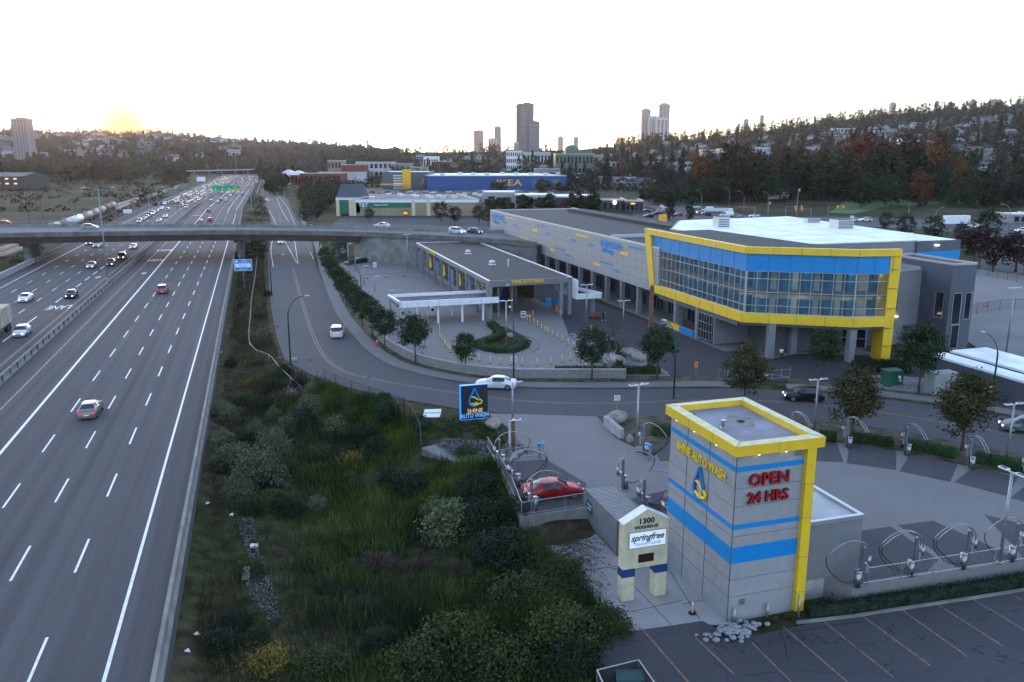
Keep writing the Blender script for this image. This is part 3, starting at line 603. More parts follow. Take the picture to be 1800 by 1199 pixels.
# inward direction from A to B to C is positive (d>0 is towards the camera side)
m = T.mb(); facet(m, [(60.0, 122.0), Bc, Cc, (77.3, 84.5)], -.7, 0., zB[1], zB[0]); T.part(m, 'yellow_fascia', M['yellow panel'])
m = T.mb(); facet(m, [(60.0, 119.3), Bc, Cc, (76.4, 84.6)], -.7, 0., zB[4], zB[3]); T.part(m, 'yellow_sill', M['yellow panel'])
# left slanting leg and right leg down to the ground
m = T.mb(); v = [(60.0, 122.0, zB[1]), (60.0, 119.9, zB[1]), (60.0, 118.1, zB[3]), (60.0, 119.3, zB[4]), (62.5, 122.0, zB[1]), (62.5, 119.9, zB[1]), (62.5, 118.1, zB[3]), (62.5, 119.3, zB[4])]
m.add(v, [(0, 1, 2, 3), (7, 6, 5, 4), (0, 4, 5, 1), (1, 5, 6, 2), (2, 6, 7, 3), (3, 7, 4, 0)]); T.part(m, 'yellow_leg', M['yellow panel'])
m = T.mb(); v = []
for z, o in ((0., 0.), (zB[1], .25)): v += [(76.1 + o * .2, 84.75 + .3, z), (77.3 + o, 84.5 + .3, z), (77.8 + o, 87.4, z), (76.6 + o * .2, 87.6, z)]
m.add(v, [(3, 2, 1, 0), (4, 5, 6, 7), (0, 1, 5, 4), (1, 2, 6, 5), (2, 3, 7, 6), (3, 0, 4, 7)]); T.part(m, 'yellow_leg', M['yellow panel'])
m = T.mb(); facet(m, [(60.0, 119.9), Bc, Cc, (76.4, 84.6)], -.7, -.4, zB[2], zB[1]); T.part(m, 'blue_band', M['blue panel'])
m = T.mb()
def along(P, step, d):
    P = off2(P, d); o = []
    for i in range(len(P) - 1):
        (a, b_), (c, e) = P[i], P[i + 1]; L_ = math.hypot(c - a, e - b_); n = max(1, round(L_ / step))
        for k in range(n + (i == len(P) - 2)): o.append((a + (c - a) * k / n, b_ + (e - b_) * k / n))
    return o
for a, c in along([(60.0, 119.9), Bc, Cc, (76.4, 84.6)], 2.9, -.395): m.box(a - .02, a + .02, c - .02, c + .02, zB[2], zB[1])
for a, c in along([(60.0, 121.5), Bc, Cc, (77.2, 84.6)], 3.6, .003): m.box(a - .015, a + .015, c - .015, c + .015, zB[1], zB[0]); m.box(a - .015, a + .015, c - .015, c + .015, zB[4], zB[3])
facet(m, [(60.0, 119.7), Bc, Cc, (76.4, 84.6)], -.41, -.385, 12.7, 12.72)
for z in (2.1, 4.4, 7, 9.6, 12): m.box(76.09, 77.35, 84.77, 85., z, z + .03)
T.part(m, 'panel_joint', M['joint'])
gm = mat('window glass', (.10, .15, .16), .04, spec=.9, alpha=.22)
gl = [(60.0, 119.0), Bc, Cc, (76.3, 84.65)]
m = T.mb(); facet(m, gl, -.62, -.6, zB[3], zB[2]); gp = T.part(m, 'glazing', gm)
m = T.mb()
for a, c in along(gl, 1.35, -.55): m.box(a - .035, a + .035, c - .035, c + .035, zB[3], zB[2])
for z in (zB[3], 6.95, 8.7, 10.45, zB[2] - .08): facet(m, gl, -.6, -.5, z, z + .08)
a, c = off2(gl, -.5)[1]; m.cyl(a, c, zB[3], zB[2], .16, 10)
a, c = off2(gl, -.5)[2]; m.cyl(a, c, zB[3], zB[2], .12, 10)
T.part(m, 'mullion', M['metal silver'], gp)
# what one sees behind the glass: two levels of cream walls with blue roller doors
mat('cream wall', (.66, .68, .62), .8, var=.08, vs=1.); mat('blue door', (.01, .16, .34), .5, var=.1, vs=1.); mat('inside fill glow', (1, .9, .8), .4, emit=1.1, ecol=(1, .95, .88))
inn = [(60.0, 118.6), Bc, Cc, (76.3, 84.7)]
m = T.mb(); facet(m, inn, -4.2, -4.0, 4.8, 11.5); T.part(m, 'inner_wall', M['cream wall'])
m = T.mb()
for z in (4.75, 8.5, 11.5): facet(m, inn, -4.0, -.72, z, z + .22)
T.part(m, 'inner_floor', M['wall grey'])
for i, (a, c) in enumerate(along(inn, 3.0, -3.9)):
    for z in (5.2, 8.8): m = T.mb(); m.box(a - .75, a + .75, c - .75, c + .75, z, z + 2.35); T.part(m, 'storage_door', M['blue door'])
m = T.mb(); 
for a, c in along(inn, 5., -2.4): m.box(a - .7, a + .7, c - .08, c + .08, 11.3, 11.36); m.box(a - .7, a + .7, c - .08, c + .08, 8.35, 8.41)
T.part(m, 'interior_fill_panel', M['inside fill glow'])  # glowing panels added to brighten the rooms seen through the glass
m = T.mb(); m.prism(off2([(60.0, 121.9), Bc, Cc, (77.3, 84.6)], -.35) + [(77.6, 90.5), (73.6, 98), (71.8, 121.9)], 13.9, 14.1); T.part(m, 'corner_roof', M['roof gravel'])
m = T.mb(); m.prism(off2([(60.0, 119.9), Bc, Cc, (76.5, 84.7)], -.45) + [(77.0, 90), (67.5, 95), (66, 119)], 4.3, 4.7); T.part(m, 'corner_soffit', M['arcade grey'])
m = T.mb(); m.prism(off2([(60.0, 121.9), Bc, Cc, (77.2, 84.6)], -4.3) + [(77.4, 91), (73.4, 98), (71.6, 121.7)], 4.7, 13.88); T.part(m, 'core_wall', M['wall grey'])
for a, c in ((63.4, 90.9), (67.9, 92.4), (72.3, 86.4), (60.8, 104.4), (60.9, 111.)): m = T.mb(); m.box(a - .45, a + .45, c - .4, c + .4, 0, 4.75); T.part(m, 'column', M['wall grey'])
m = T.mb(); m.prism([(61, 103), (63, 90.5), (68.5, 92), (78, 88), (79, 105), (66, 105)], 0, .15); T.part(m, 'arcade_floor', M['pavement concrete'])
m = T.mb()      # glazed ground floor behind the columns
WG = [((66.0, 104), (71.0, 98.0)), ((71.3, 97.5), (78.6, 91.0))]
for (a, c), (a2, c2) in WG: m.prism([(a, c), (a2, c2), (a2 + .2, c2 + .2), (a + .2, c + .2)], .3, 4.2)
wg = T.part(m, 'ground_floor_glazing', M['dark glass']); m = T.mb()
for (a, c), (a2, c2) in WG:
    for k in range(9): x, y = a + (a2 - a) * k / 8 - .05, c + (c2 - c) * k / 8 - .05; m.box(x - .05, x + .05, y - .05, y + .05, .3, 4.2)
    for z in (.3, 1.6, 2.9, 4.15): m.bar((a - .06, c - .06, z), (a2 - .06, c2 - .06, z), .08)
T.part(m, 'mullion', M['metal silver'], wg)
m = T.mb(); m.box(60.25, 66.5, 99.7, 99.9, .2, 4.2); m.box(60.4, 61.6, 103.5, 103.7, .2, 4.2); T.part(m, 'bay_wall', M['wall grey'])
m = T.mb(); m.box(60.3, 60.36, 100.3, 104.0, .4, 4.1); wg = T.part(m, 'tall_window', M['dark glass']); m = T.mb()
for k in range(6): m.box(60.24, 60.3, 100.3 + k * .74, 100.37 + k * .74, .4, 4.1)
for z in (.4, 1.6, 2.8, 4.05): m.box(60.24, 60.3, 100.3, 104.07, z, z + .07)
T.part(m, 'mullion', M['metal silver'], wg)
for q0, q1, mm in ((112.6, 115.3, 'panel grey'), (109.4, 112.6, 'yellow panel'), (105.2, 109.4, 'blue panel')): m = T.mb(); m.box(60.1, 60.3, q0, q1, .12, .95); T.part(m, 'low_panel', M[mm])
m = T.mb(); m.tube([(60.2, 115.3, 1.02), (60.2, 105.2, 1.02)], .04, 6); T.part(m, 'handrail', mat('orange rail', (.5, .16, .03), .5))
# ---- warehouse wing with the bright roof
T = TF('warehouse_building', 'big flat-roofed warehouse with pale bright roof and blue stripe on its dark end wall', 'building', 79.5, 105.5, 0)
RP = [(72.6, 137.), (72.6, 106.2), (79.8, 105.6), (107.2, 105.4), (113.2, 158.8), (83.6, 155.)]
m = T.mb(); m.prism(RP, 0, 12.9); T.part(m, 'wall', M['wall grey'])
m = T.mb(); m.prism([(72.9, 137.), (72.9, 106.6), (80.2, 106.), (106.9, 105.8), (112.8, 158.4), (84., 154.5)], 12.9, 13.0); T.part(m, 'roof', M['roof white'])
m = T.mb()
for q in (117, 128, 139): m.box(81, 109, q, q + .12, 13.0, 13.03)
for q in (90, 100): m.box(q, q + .1, 107, 153, 13.0, 13.03)
T.part(m, 'roof_seam', M['white paint'])
m = T.mb(); m.box(98.8, 107.3, 105.1, 105.4, 0, 12.98); T.part(m, 'dark_cladding', M['panel grey dark'])
m = T.mb(); m.box(98.8, 107.33, 105.06, 105.1, 10.0, 11.3); T.part(m, 'blue_stripe', M['blue panel'])
m = T.mb(); m.box(79.8, 99., 105.35, 105.55, 12.98, 13.12); m.box(72.5, 72.85, 106.2, 137, 12.9, 13.1); T.part(m, 'parapet', M['metal silver'])
m = T.mb(); m.box(102.2, 102.8, 104.7, 105.1, 12.2, 12.35); T.part(m, 'wall_lamp', M['lamp glow'])
def rooftop(T_, t, q, z, a, c, h, name='air_handler', mm='metal silver'):
    m = T_.mb(); m.box(t, t + a, q, q + c, z, z + h); b_ = T_.part(m, name, M[mm]); m = T_.mb()
    for k in range(5): m.box(t + .1, t + a - .1, q - .02, q, z + .1 + k * h / 6, z + .1 + k * h / 6 + h / 14)
    m.box(t + .15, t + a - .15, q + .15, q + c - .15, z + h, z + h + .08); T_.part(m, 'louvre', M['joint'], b_)
rooftop(T, 82.5, 137, 13., 2.4, 2., 1.9); rooftop(T, 102., 128, 13, 3.4, 2.6, 1.6)
m = T.mb(); m.cyl(105.6, 128.8, 13, 15.2, .35, 10); T.part(m, 'exhaust_stack', M['metal silver'])
rooftop(T, 105, 141, 13, 3, 1.6, .9)
# ---- dark office block on the right and grey link
T = TF('office_block', 'dark slate two-storey block with tall narrow windows beside the yellow frame', 'building', 88, 87, 0)
DB = [(88.8, 87.7), (92.6, 87.5), (92.6, 99.), (88.8, 99.)]
m = T.mb(); m.prism(DB, 0, 11.7); T.part(m, 'wall', M['panel grey dark'])
m = T.mb(); m.box(89.1, 92.3, 88., 98.7, 11.7, 11.72); T.part(m, 'roof', mat('roof brown', (.06, .03, .025), .9))
m = T.mb()
for i in range(4): a, c = DB[i], DB[(i + 1) % 4]; m.bar((*a, 11.85), (*c, 11.85), .18, .3)
T.part(m, 'parapet', M['metal silver'])
m = T.mb()
for (x0, y0, x1, y1), (pa, pb) in (((1646, 511, 1656, 560), (3, 0)), ((1676, 515, 1685, 570), (0, 1)), ((1672, 571, 1681, 612), (0, 1)), ((1697, 514, 1703, 561), (0, 1))):
    (a, c), (a2, c2) = DB[pa], DB[pb]; L_ = math.hypot(a2 - a, c2 - c); 
    def onw(px, py):
        d = ray(px, py); dt = d.x * cT + d.y * sT; ds = -d.x * sT + d.y * cT
        nx, ny = (c2 - c) / L_, -(a2 - a) / L_; k = (nx * a + ny * c) / (nx * dt + ny * ds); return ((k * dt - a) * (a2 - a) + (k * ds - c) * (c2 - c)) / L_, H + k * d.z
    u0, z0 = onw(x0, y0); u1, z1 = onw(x1, y1); ex, ey = (a2 - a) / L_, (c2 - c) / L_; nx, ny = ey, -ex
    q = lambda u, d: (a + ex * u + nx * d, c + ey * u + ny * d)
    m = T.mb(); m.prism([q(u0, 0), q(u1, 0), q(u1, .05), q(u0, .05)], z1, z0); wp = T.part(m, 'narrow_window', M['dark glass']); m = T.mb()
    for ua in (u0, u1 - .09): m.prism([q(ua, .05), q(ua + .09, .05), q(ua + .09, .09), q(ua, .09)], z1, z0)
    for za in (z1, z0 - .09): m.prism([q(u0, .05), q(u1, .05), q(u1, .088), q(u0, .088)], za, za + .09)
    T.part(m, 'window_frame', M['metal silver'], wp)
m = T.mb(); m.box(77.9, 88.8, 93., 106, 0, 10.3); T.part(m, 'link_wall', M['wall grey'])
m = T.mb(); m.box(77.9, 88.8, 92.9, 93.15, 10.3, 10.55); m.box(88.5, 88.78, 93.15, 106, 10.3, 10.9); T.part(m, 'parapet', M['metal silver'])
for (z0, z1, ta, tb) in ((4.9, 8.3, 82.1, 85.0), (.8, 2.9, 82.2, 84.6)):
    m = T.mb(); m.box(ta, tb, 92.94, 93., z0, z1); wp = T.part(m, 'link_window', M['dark glass']); m = T.mb()
    for k in range(4): m.box(ta + k * (tb - ta) / 3 - .03, ta + k * (tb - ta) / 3 + .03, 92.9, 92.94, z0, z1)
    for z in (z0, z0 + .8, z1): m.box(ta, tb, 92.9, 92.94, z, z + .06)
    T.part(m, 'mullion', M['metal silver'], wp)
m = T.mb(); m.box(84.6, 85.2, 92.7, 93., 4.0, 4.12); T.part(m, 'wall_lamp', M['lamp glow'])
m = T.mb(); m.box(86.4, 88.8, 91.6, 93., 2.4, 2.7); T.part(m, 'door_canopy', M['panel grey dark'])
# ---- recycling enclosure with pale roof, lower right
T = TF('bin_enclosure', 'low dark slatted enclosure with a pale notched roof beside the street', 'enclosure', 78, 72, 0)
m = T.mb()
for (a, b_, c, d_) in ((76.8, 77., 60.5, 77.6), (76.8, 95, 60.4, 60.6), (79.6, 79.8, 67.4, 78.)): m.box(a, b_, c, d_, 0, 2.5)
T.part(m, 'wall', M['panel grey dark'])
m = T.mb()
for k in range(60): m.box(76.77, 76.8, 60.6 + k * .28, 60.66 + k * .28, 0, 2.5)
T.part(m, 'rib', M['joint'])
m = T.mb(); m.box(76.6, 79., 60.3, 77.7, 2.5, 2.75); m.box(80.4, 86., 64., 78.4, 2.5, 2.75); T.part(m, 'roof', M['roof white'])
m = T.mb()
for z in (1., 1.6, 2.2): m.bar((79.9, 64, z), (79.9, 78, z), .05)
T.part(m, 'rail', M['galvanised'])
# ---- car wash hall with its canopies
T = TF('car_wash_hall', 'low car wash hall with dark gravel roof and yellow lettering on the fascia', 'building', 35.3, 127.2, 0)
c0, c1, d0, d1, zr = 35.3, 49.7, 127.4, 190.5, 6.3
m = T.mb(); m.box(c0 + .25, c1 - .25, d0 + .25, d1 - .25, 5.5, 6.05); T.part(m, 'roof', M['roof gravel'])
m = T.mb(); m.box(c0, c1, d0, d0 + .25, 5.35, 6.3); m.box(c0, c0 + .25, d0 + .25, d1, 5.6, 6.3); m.box(c1 - .25, c1, d0 + .25, d1, 5.6, 6.3); m.box(c0 + .25, c1 - .25, d1 - .25, d1, 5.6, 6.3); T.part(m, 'fascia', mat('fascia grey', (.16, .165, .17), .55))
m = T.mb(); m.box(c0 - .1, c0 + .28, d0 + .1, d1, 6.3, 6.36); m.box(c1 - .28, c1 + .1, d0, d1, 6.3, 6.36); m.box(c0 + .28, c1 - .28, d1 - .28, d1 + .1, 6.3, 6.36); T.part(m, 'roof_edge', mat('edge white', (.7, .68, .66), .5))
for q in (167, 148.5): m = T.mb(); m.cyl(41.8, q, 6.05, 6.5, .5, 12, .42); m.ball((41.8, q, 6.6), .62, 6, 0, (1, 1, .6)); m.box(41.2, 42.4, q - .6, q + .6, 6.05, 6.2); T.part(m, 'roof_fan', M['metal silver'])
m = T.mb(); m.cyl(44.2, 146, 6.05, 7.2, .1, 8); m.cyl(44.2, 146, 7.2, 7.35, .2, 8); T.part(m, 'vent_pipe', M['white paint'])
for q in np.arange(127.6, 190, 6.9): m = T.mb(); m.box(34.9, 35.3 if q > 128 else 35.5, q - .2, q + .2, 0, 5.7); T.part(m, 'column', M['wall grey'])
for t in (35.5, 47.8, 49.3): m = T.mb(); m.box(t - .3, t + .3, d0 - .1, d0 + .45, 0, 5.4); T.part(m, 'column', M['wall grey'])
for t in (38.6, 40.9): m = T.mb(); m.box(t - .18, t + .18, 133, 133.4, 0, 5.4); T.part(m, 'column', M['wall grey'])
m = T.mb(); m.box(36.8, 37., 134, d1 - .4, 0, .9); m.box(36.8, 37, 134, d1 - .4, 4.6, 5.5); m.box(49.0, 49.2, 145, d1 - .4, 0, 5.5); m.box(37, 49, 184, 184.2, 0, 5.5); m.box(37.5, 38.3, 136, 160, 0, 5.45); m.box(43.6, 44., 140, 183, 0, 5.4); T.part(m, 'wall', M['wall grey'])
m = T.mb(); m.box(36.85, 36.95, 134, d1 - .4, .9, 4.6); gp = T.part(m, 'side_glazing', gm); m = T.mb()
for k in range(17): m.box(36.7, 36.85, 134 + k * 3.45, 134.15 + k * 3.45, 0, 5.5)
for z in (.9, 2.3, 3.6, 4.6): m.box(36.74, 36.85, 134, d1 - .4, z, z + .09)
T.part(m, 'mullion', M['galvanised'], gp)
for k in range(7):   # banners hung inside the glass
    q = 139 + k * 6.9; m = T.mb(); m.box(36.6, 36.68, q - 1.2, q + 1.2, 1.3, 4.0); bn = T.part(m, 'banner', mat('banner blue', (.08, .2, .33), .6) if k % 2 else mat('banner dark', (.03, .035, .045), .6))
    if k % 2 == 0: drop_logo(T, (36.55, q, 2.9), 'l', 2.3, 'logo', M['sign yellow'], M['sign yellow'], r=.13)
for t in (39.2, 41.4, 46.2): m = T.mb(); m.box(t, t + .06, 137, 182, 3.8, 3.88); T.part(m, 'strip_lamp', mat('warm strip', (1, .85, .7), .5, emit=.25, ecol=(1, .75, .5)))
m = T.mb()
for q in range(140, 182, 6): m.box(38.4, 43.4, q, q + .3, 3.2, 3.5); m.box(38.5, 38.8, q, q + .3, 0, 3.2); m.box(43.0, 43.3, q, q + .3, 0, 3.2)
T.part(m, 'wash_arch', M['metal silver'])
m = T.mb()
for (t, q, mm) in ((39.7, 136, 0), (42.4, 142, 0), (39.6, 149, 0)): m.cyl(t, q, .3, 3., .5, 12)
T.part(m, 'wash_brush', mat('brush blue', (.02, .06, .2), .95))
for t, nm in ((48.3, 'blue panel'), (46.6, 'blue panel')): m = T.mb(); m.box(t, t + .9, 131.5, 131.9, .8, 2.2); T.part(m, 'payment_cabinet', M[nm])
qa, za = PS(897, 497, d0); qb, zb = PS(958, 493, d0); T.txt('SHINE AUTO WASH', M['sign yellow'], .82, (qa + qb) / 2, d0 - .08, (za + zb) / 2, 'f', ex=.07, bold=.03, sx=(qb - qa) / 8.0)
qa, za = PS(890, 497, d0); drop_logo(T, (qa, d0 - .1, za + .05), 'f', 1.15)
qa, za = PT(760, 444, 35.2); T.txt('SHINE AUTO WASH', M['sign yellow'], .9, 35.2, qa, za, 'l', ex=.06, bold=.03, sx=.7)
qa, za = PT(753, 440, 35.2); drop_logo(T, (35.15, qa, za), 'l', 1.1)
# lane canopy on the left
e0, e1, g0, g1 = 19.6, 36.4, 125.6, 133.2
m = T.mb(); m.prism([(e0 + .4, g0 + .25), (e1, g0 + .25), (e1, g1 - .2), (e0 + .4, g1 - .2)], 3.1, 3.45); T.part(m, 'canopy_roof', mat('canopy roof', (.11, .11, .12), .9, var=.3, vs=.7))
m = T.mb(); m.box(e0 + .8, e1, g0, g0 + .25, 3.0, 3.95); m.box(e0 + .8, e1, g1 - .2, g1, 3.0, 3.95); m.add([(e0, g1, 3.95), (e0 + .8, g0, 3.95), (e0 + 1.1, g0, 3.95), (e0 + .5, g1, 3.95), (e0 + .5, g1, 3.), (e0 + 1., g0, 3.), (e0 + 1.1, g0, 3.), (e0 + .8, g1, 3.)], [(0, 1, 2, 3), (7, 6, 5, 4), (0, 4, 5, 1), (1, 5, 6, 2), (2, 6, 7, 3), (3, 7, 4, 0)])
T.part(m, 'canopy_fascia', M['white paint'])
m = T.mb()
for k in range(9): m.box(e0 + 2 + k * 1.7, e0 + 2.03 + k * 1.7, g0 - .008, g0, 3.0, 3.95)
T.part(m, 'panel_joint', M['joint'])
for (t, q) in ((23.4, 127), (26.7, 126.8), (30.6, 126.6), (34.1, 126.8), (22.0, 132.2), (26.2, 132.2), (30.2, 132.2)): m = T.mb(); m.box(t - .15, t + .15, q - .15, q + .15, 0, 3.05); T.part(m, 'canopy_post', M['white paint'])
m = T.mb(); m.box(49.7, 50., 125.4, 136, 2.9, 6.1); m.box(50., 54.2, 125.4, 125.7, 2.9, 3.8); m.bar((54.2, 125.55, 3.6), (50, 136, 3.9), .3, .5); T.part(m, 'exit_canopy', M['white paint'])
m = T.mb(); m.box(53.2, 53.8, 127.2, 127.8, 0, 3.0); T.part(m, 'column', M['wall grey'])
m = T.mb(); m.box(36, 49.5, 134.5, 134.8, 4.2, 5.4); T.part(m, 'inner_lintel', mat('warm wall', (.4, .33, .28), .7))
# ================================================================== OVERPASS
T = TF('overpass', 'concrete road overpass on brown steel girders crossing the motorway', 'bridge', -4.3, 229, 0)
NE = [Vector((*p, 0)) for p in ((-160, 250), (-110, 240), (-62, 232), (-7.3, 223.8), (20.5, 211.5), (36, 199.5), (50, 185), (58.5, 172))]
FE = [Vector((*p, 0)) for p in ((-170, 292), (-115, 277), (-68, 262), (-7.7, 243), (20, 229), (37, 217), (57, 205), (75, 192))]
m = T.mb(); between(m, FE, NE, 6.85, 60, th=.45); T.part(m, 'deck', M['concrete'])
m = T.mb(); between(m, offs(resample(FE, 5), .6), offs(resample(NE, 5), -.6), 6.86, 60); T.part(m, 'road_surface', asphalt('bridge asphalt', (.15, .155, .165), .15, False, .1))
Nr, Fr_ = resample(NE, 3.), resample(FE, 3.)
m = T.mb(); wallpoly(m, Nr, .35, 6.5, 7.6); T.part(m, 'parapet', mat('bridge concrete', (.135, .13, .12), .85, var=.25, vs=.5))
m = T.mb(); wallpoly(m, Fr_, .35, 6.4, 7.6); T.part(m, 'parapet', M['concrete'])
for P in (Nr, Fr_):
    m = T.mb(); m.tube([p + Vector((0, 0, 8.25)) for p in P], .05, 5); m.tube([p + Vector((0, 0, 7.9)) for p in P], .035, 5)
    for p in P[::1]: m.box(p.x - .04, p.x + .04, p.y - .04, p.y + .04, 7.6, 8.25)
    T.part(m, 'railing', M['galvanised'])
m = T.mb()
for p in Nr: m.box(p.x - .05, p.x + .05, p.y - .2, p.y - .17, 6.5, 7.6)
T.part(m, 'panel_joint', M['joint'])
gl_ = resample([NE[0], NE[1], NE[2], NE[3], NE[4], Vector((24, 209, 0))], 5)
for d in (-.5, -6, -11):
    m = T.mb(); wallpoly(m, offs(gl_, d), .5, 4.9, 6.42); T.part(m, 'girder', M['brown girder'])
for t, q in ((-4.4, 229.4), (-56.5, 237.)):
    m = T.mb(); m.box(t - 1.6, t + 1.6, q, q + 12, 3.7, 5.2); 
    pr = T.part(m, 'pier', M['concrete']); m = T.mb()
    for k in (1.2, 10.): m.cyl(t, q + k, 0 - 1.5, 3.7, .95, 14)
    T.part(m, 'pier_shaft', M['concrete'], pr)
m = T.mb(); m.box(-5.2, -3.2, 229.36, 229.4, 4.3, 4.75); T.part(m, 'street_name_plate', mat('sign green', (.0, .3, .12), .4, emit=.03))
Aw = resample([Vector((26, 208.5, 0)), Vector((36, 200, 0)), Vector((50, 185.4, 0)), Vector((58.5, 172.4, 0))], 3)
m = T.mb(); wallpoly(m, offs(Aw, -.5), .6, -.3, 6.35); m.prism([(23.5, 212), (26.5, 209), (27.5, 222), (24.5, 224)], -.3, 6.3); T.part(m, 'abutment_wall', M['concrete'])
qa, za = PS(685, 435, 190); m = T.mb()
w_ = text(T.o, 'DRIVE WAY  HERE', mat('graffiti', (.03, .06, .12), .8), 1.4, T.L(39.6, 195.2, 3.9), (math.pi / 2, 0, -.83), ex=.01, bold=.02, sx=.9, name='wall_lettering')
# bits along the abutment: white height frame and yellow boards
mat('bark2', (.1, .08, .06), .9)
T = TF('height_barrier', 'white tubular clearance frame at the entrance in front of the abutment wall', 'barrier', 33, 200, 0)
a, b_ = G(662, 459), G(735, 452); a2, b2 = toTS(a.x, a.y), toTS(b_.x, b_.y)
m = T.mb(); m.tube([(*a2, 0), (*a2, 3.1), (*b2, 3.1), (*b2, 0)], .12, 8); T.part(m, 'frame', M['white paint'])
for k, (u0, u1) in enumerate(((.12, .42), (.5, .8))):
    p0 = Vector((*a2, 0)).lerp(Vector((*b2, 0)), u0); p1 = Vector((*a2, 0)).lerp(Vector((*b2, 0)), u1); m = T.mb(); m.bar(p0 + Vector((0, 0, 1.6)), p1 + Vector((0, 0, 1.6)), .08, .3); T.part(m, 'clearance_board', M['yellow panel'])
# ================================================================== BARRIERS AND WALLS
def hwthing(name, label, cat, t, s): return TF(name, label, cat, t, s, 0)
def jersey(T, P, z0, z1, w, name, m_):
    m = T.mb(); L2, L1 = P, P; n = len(P); v = []
    prof = [(-w / 2, z0), (-w / 2, z0 + .1), (-w / 4, z0 + .35), (-w / 5, z1), (w / 5, z1), (w / 4, z0 + .35), (w / 2, z0 + .1), (w / 2, z0)]
    for d, z in prof: v += [(p.x, p.y, z) for p in offs(P, d)]
    k = len(prof); m.add(v, [(j * n + i, (j + 1) * n + i, (j + 1) * n + i + 1, j * n + i + 1) for j in range(k - 1) for i in range(n - 1)]); return T.part(m, name, m_)
for t, lab in ((-29.9, 'concrete median barrier between the two directions of the motorway'), (-6.3, 'concrete edge barrier along the near shoulder above the scrub'), (-53.6, 'concrete edge barrier along the far shoulder by the railway field')):
    T = hwthing('concrete_barrier', lab, 'barrier', t, 20); T.o['group'] = 'motorway barriers'
    jersey(T, [p for p in hwline(t, -60 if t > -40 else 232, 1200, 9)], 0, .95 if t > -40 else 1.1, .6, 'barrier_wall', M['concrete'])
    m = T.mb()
    for k in range(140 if t < -10 else 0):
        s = 22 + k * 3.4
        if t < -40 and s < 232: continue
        m.box(t - .31 + bend(s), t + .31 + bend(s), s, s + .03, .0, .9)
    if m.v: T.part(m, 'barrier_joint', M['joint'])
    if t < -40:
        m = T.mb(); m.prism([(-54.2, 180), (-53.6, 180), (-53.6, 232), (-54.2, 232)], 0, 1.2); T.part(m, 'wing_wall', M['concrete pale'])
T = TF('retaining_wall', 'curved pale block retaining wall between the pavement verge and the car wash lot', 'wall', 20, 100, 0)
P = resample(GP((655, 585), (670, 601), (700, 622), (740, 640), (800, 654), (850, 661), (905, 665), (960, 666), (1000, 666), (1100, 666)), 1.2); P = [Vector((*toTS(p.x, p.y), 0)) for p in P]
m = T.mb(); wallpoly(m, P, .3, -.2, 1.15); T.part(m, 'wall', mat('block wall', (.2, .2, .19), .85, var=.12, vs=2., bump=.3))
m = T.mb(); wallpoly(m, P, .4, 1.15, 1.24); T.part(m, 'coping', M['concrete pale'])
T = TF('entrance_wall', 'low pale concrete wall flanking the yard driveway, next to a boulder', 'wall', 38, 60, 0)
m = T.mb(); a, b_ = [toTS(p.x, p.y) for p in GP((1064, 748), (1093, 773))]; m.bar((*a, .5), (*b_, .5), .45, 1.05); T.part(m, 'wall', M['concrete pale'])
T = TF('yard_wall', 'board-marked concrete retaining wall holding up the red car stall', 'wall', 22, 52, -1.2)
m = T.mb(); P = [Vector((*toTS(p.x, p.y), 0)) for p in GP((868, 800), (917, 912), (1034, 894), z=.0)]; wallpoly(m, P, .35, -1.5, .16); T.part(m, 'wall', M['concrete'])
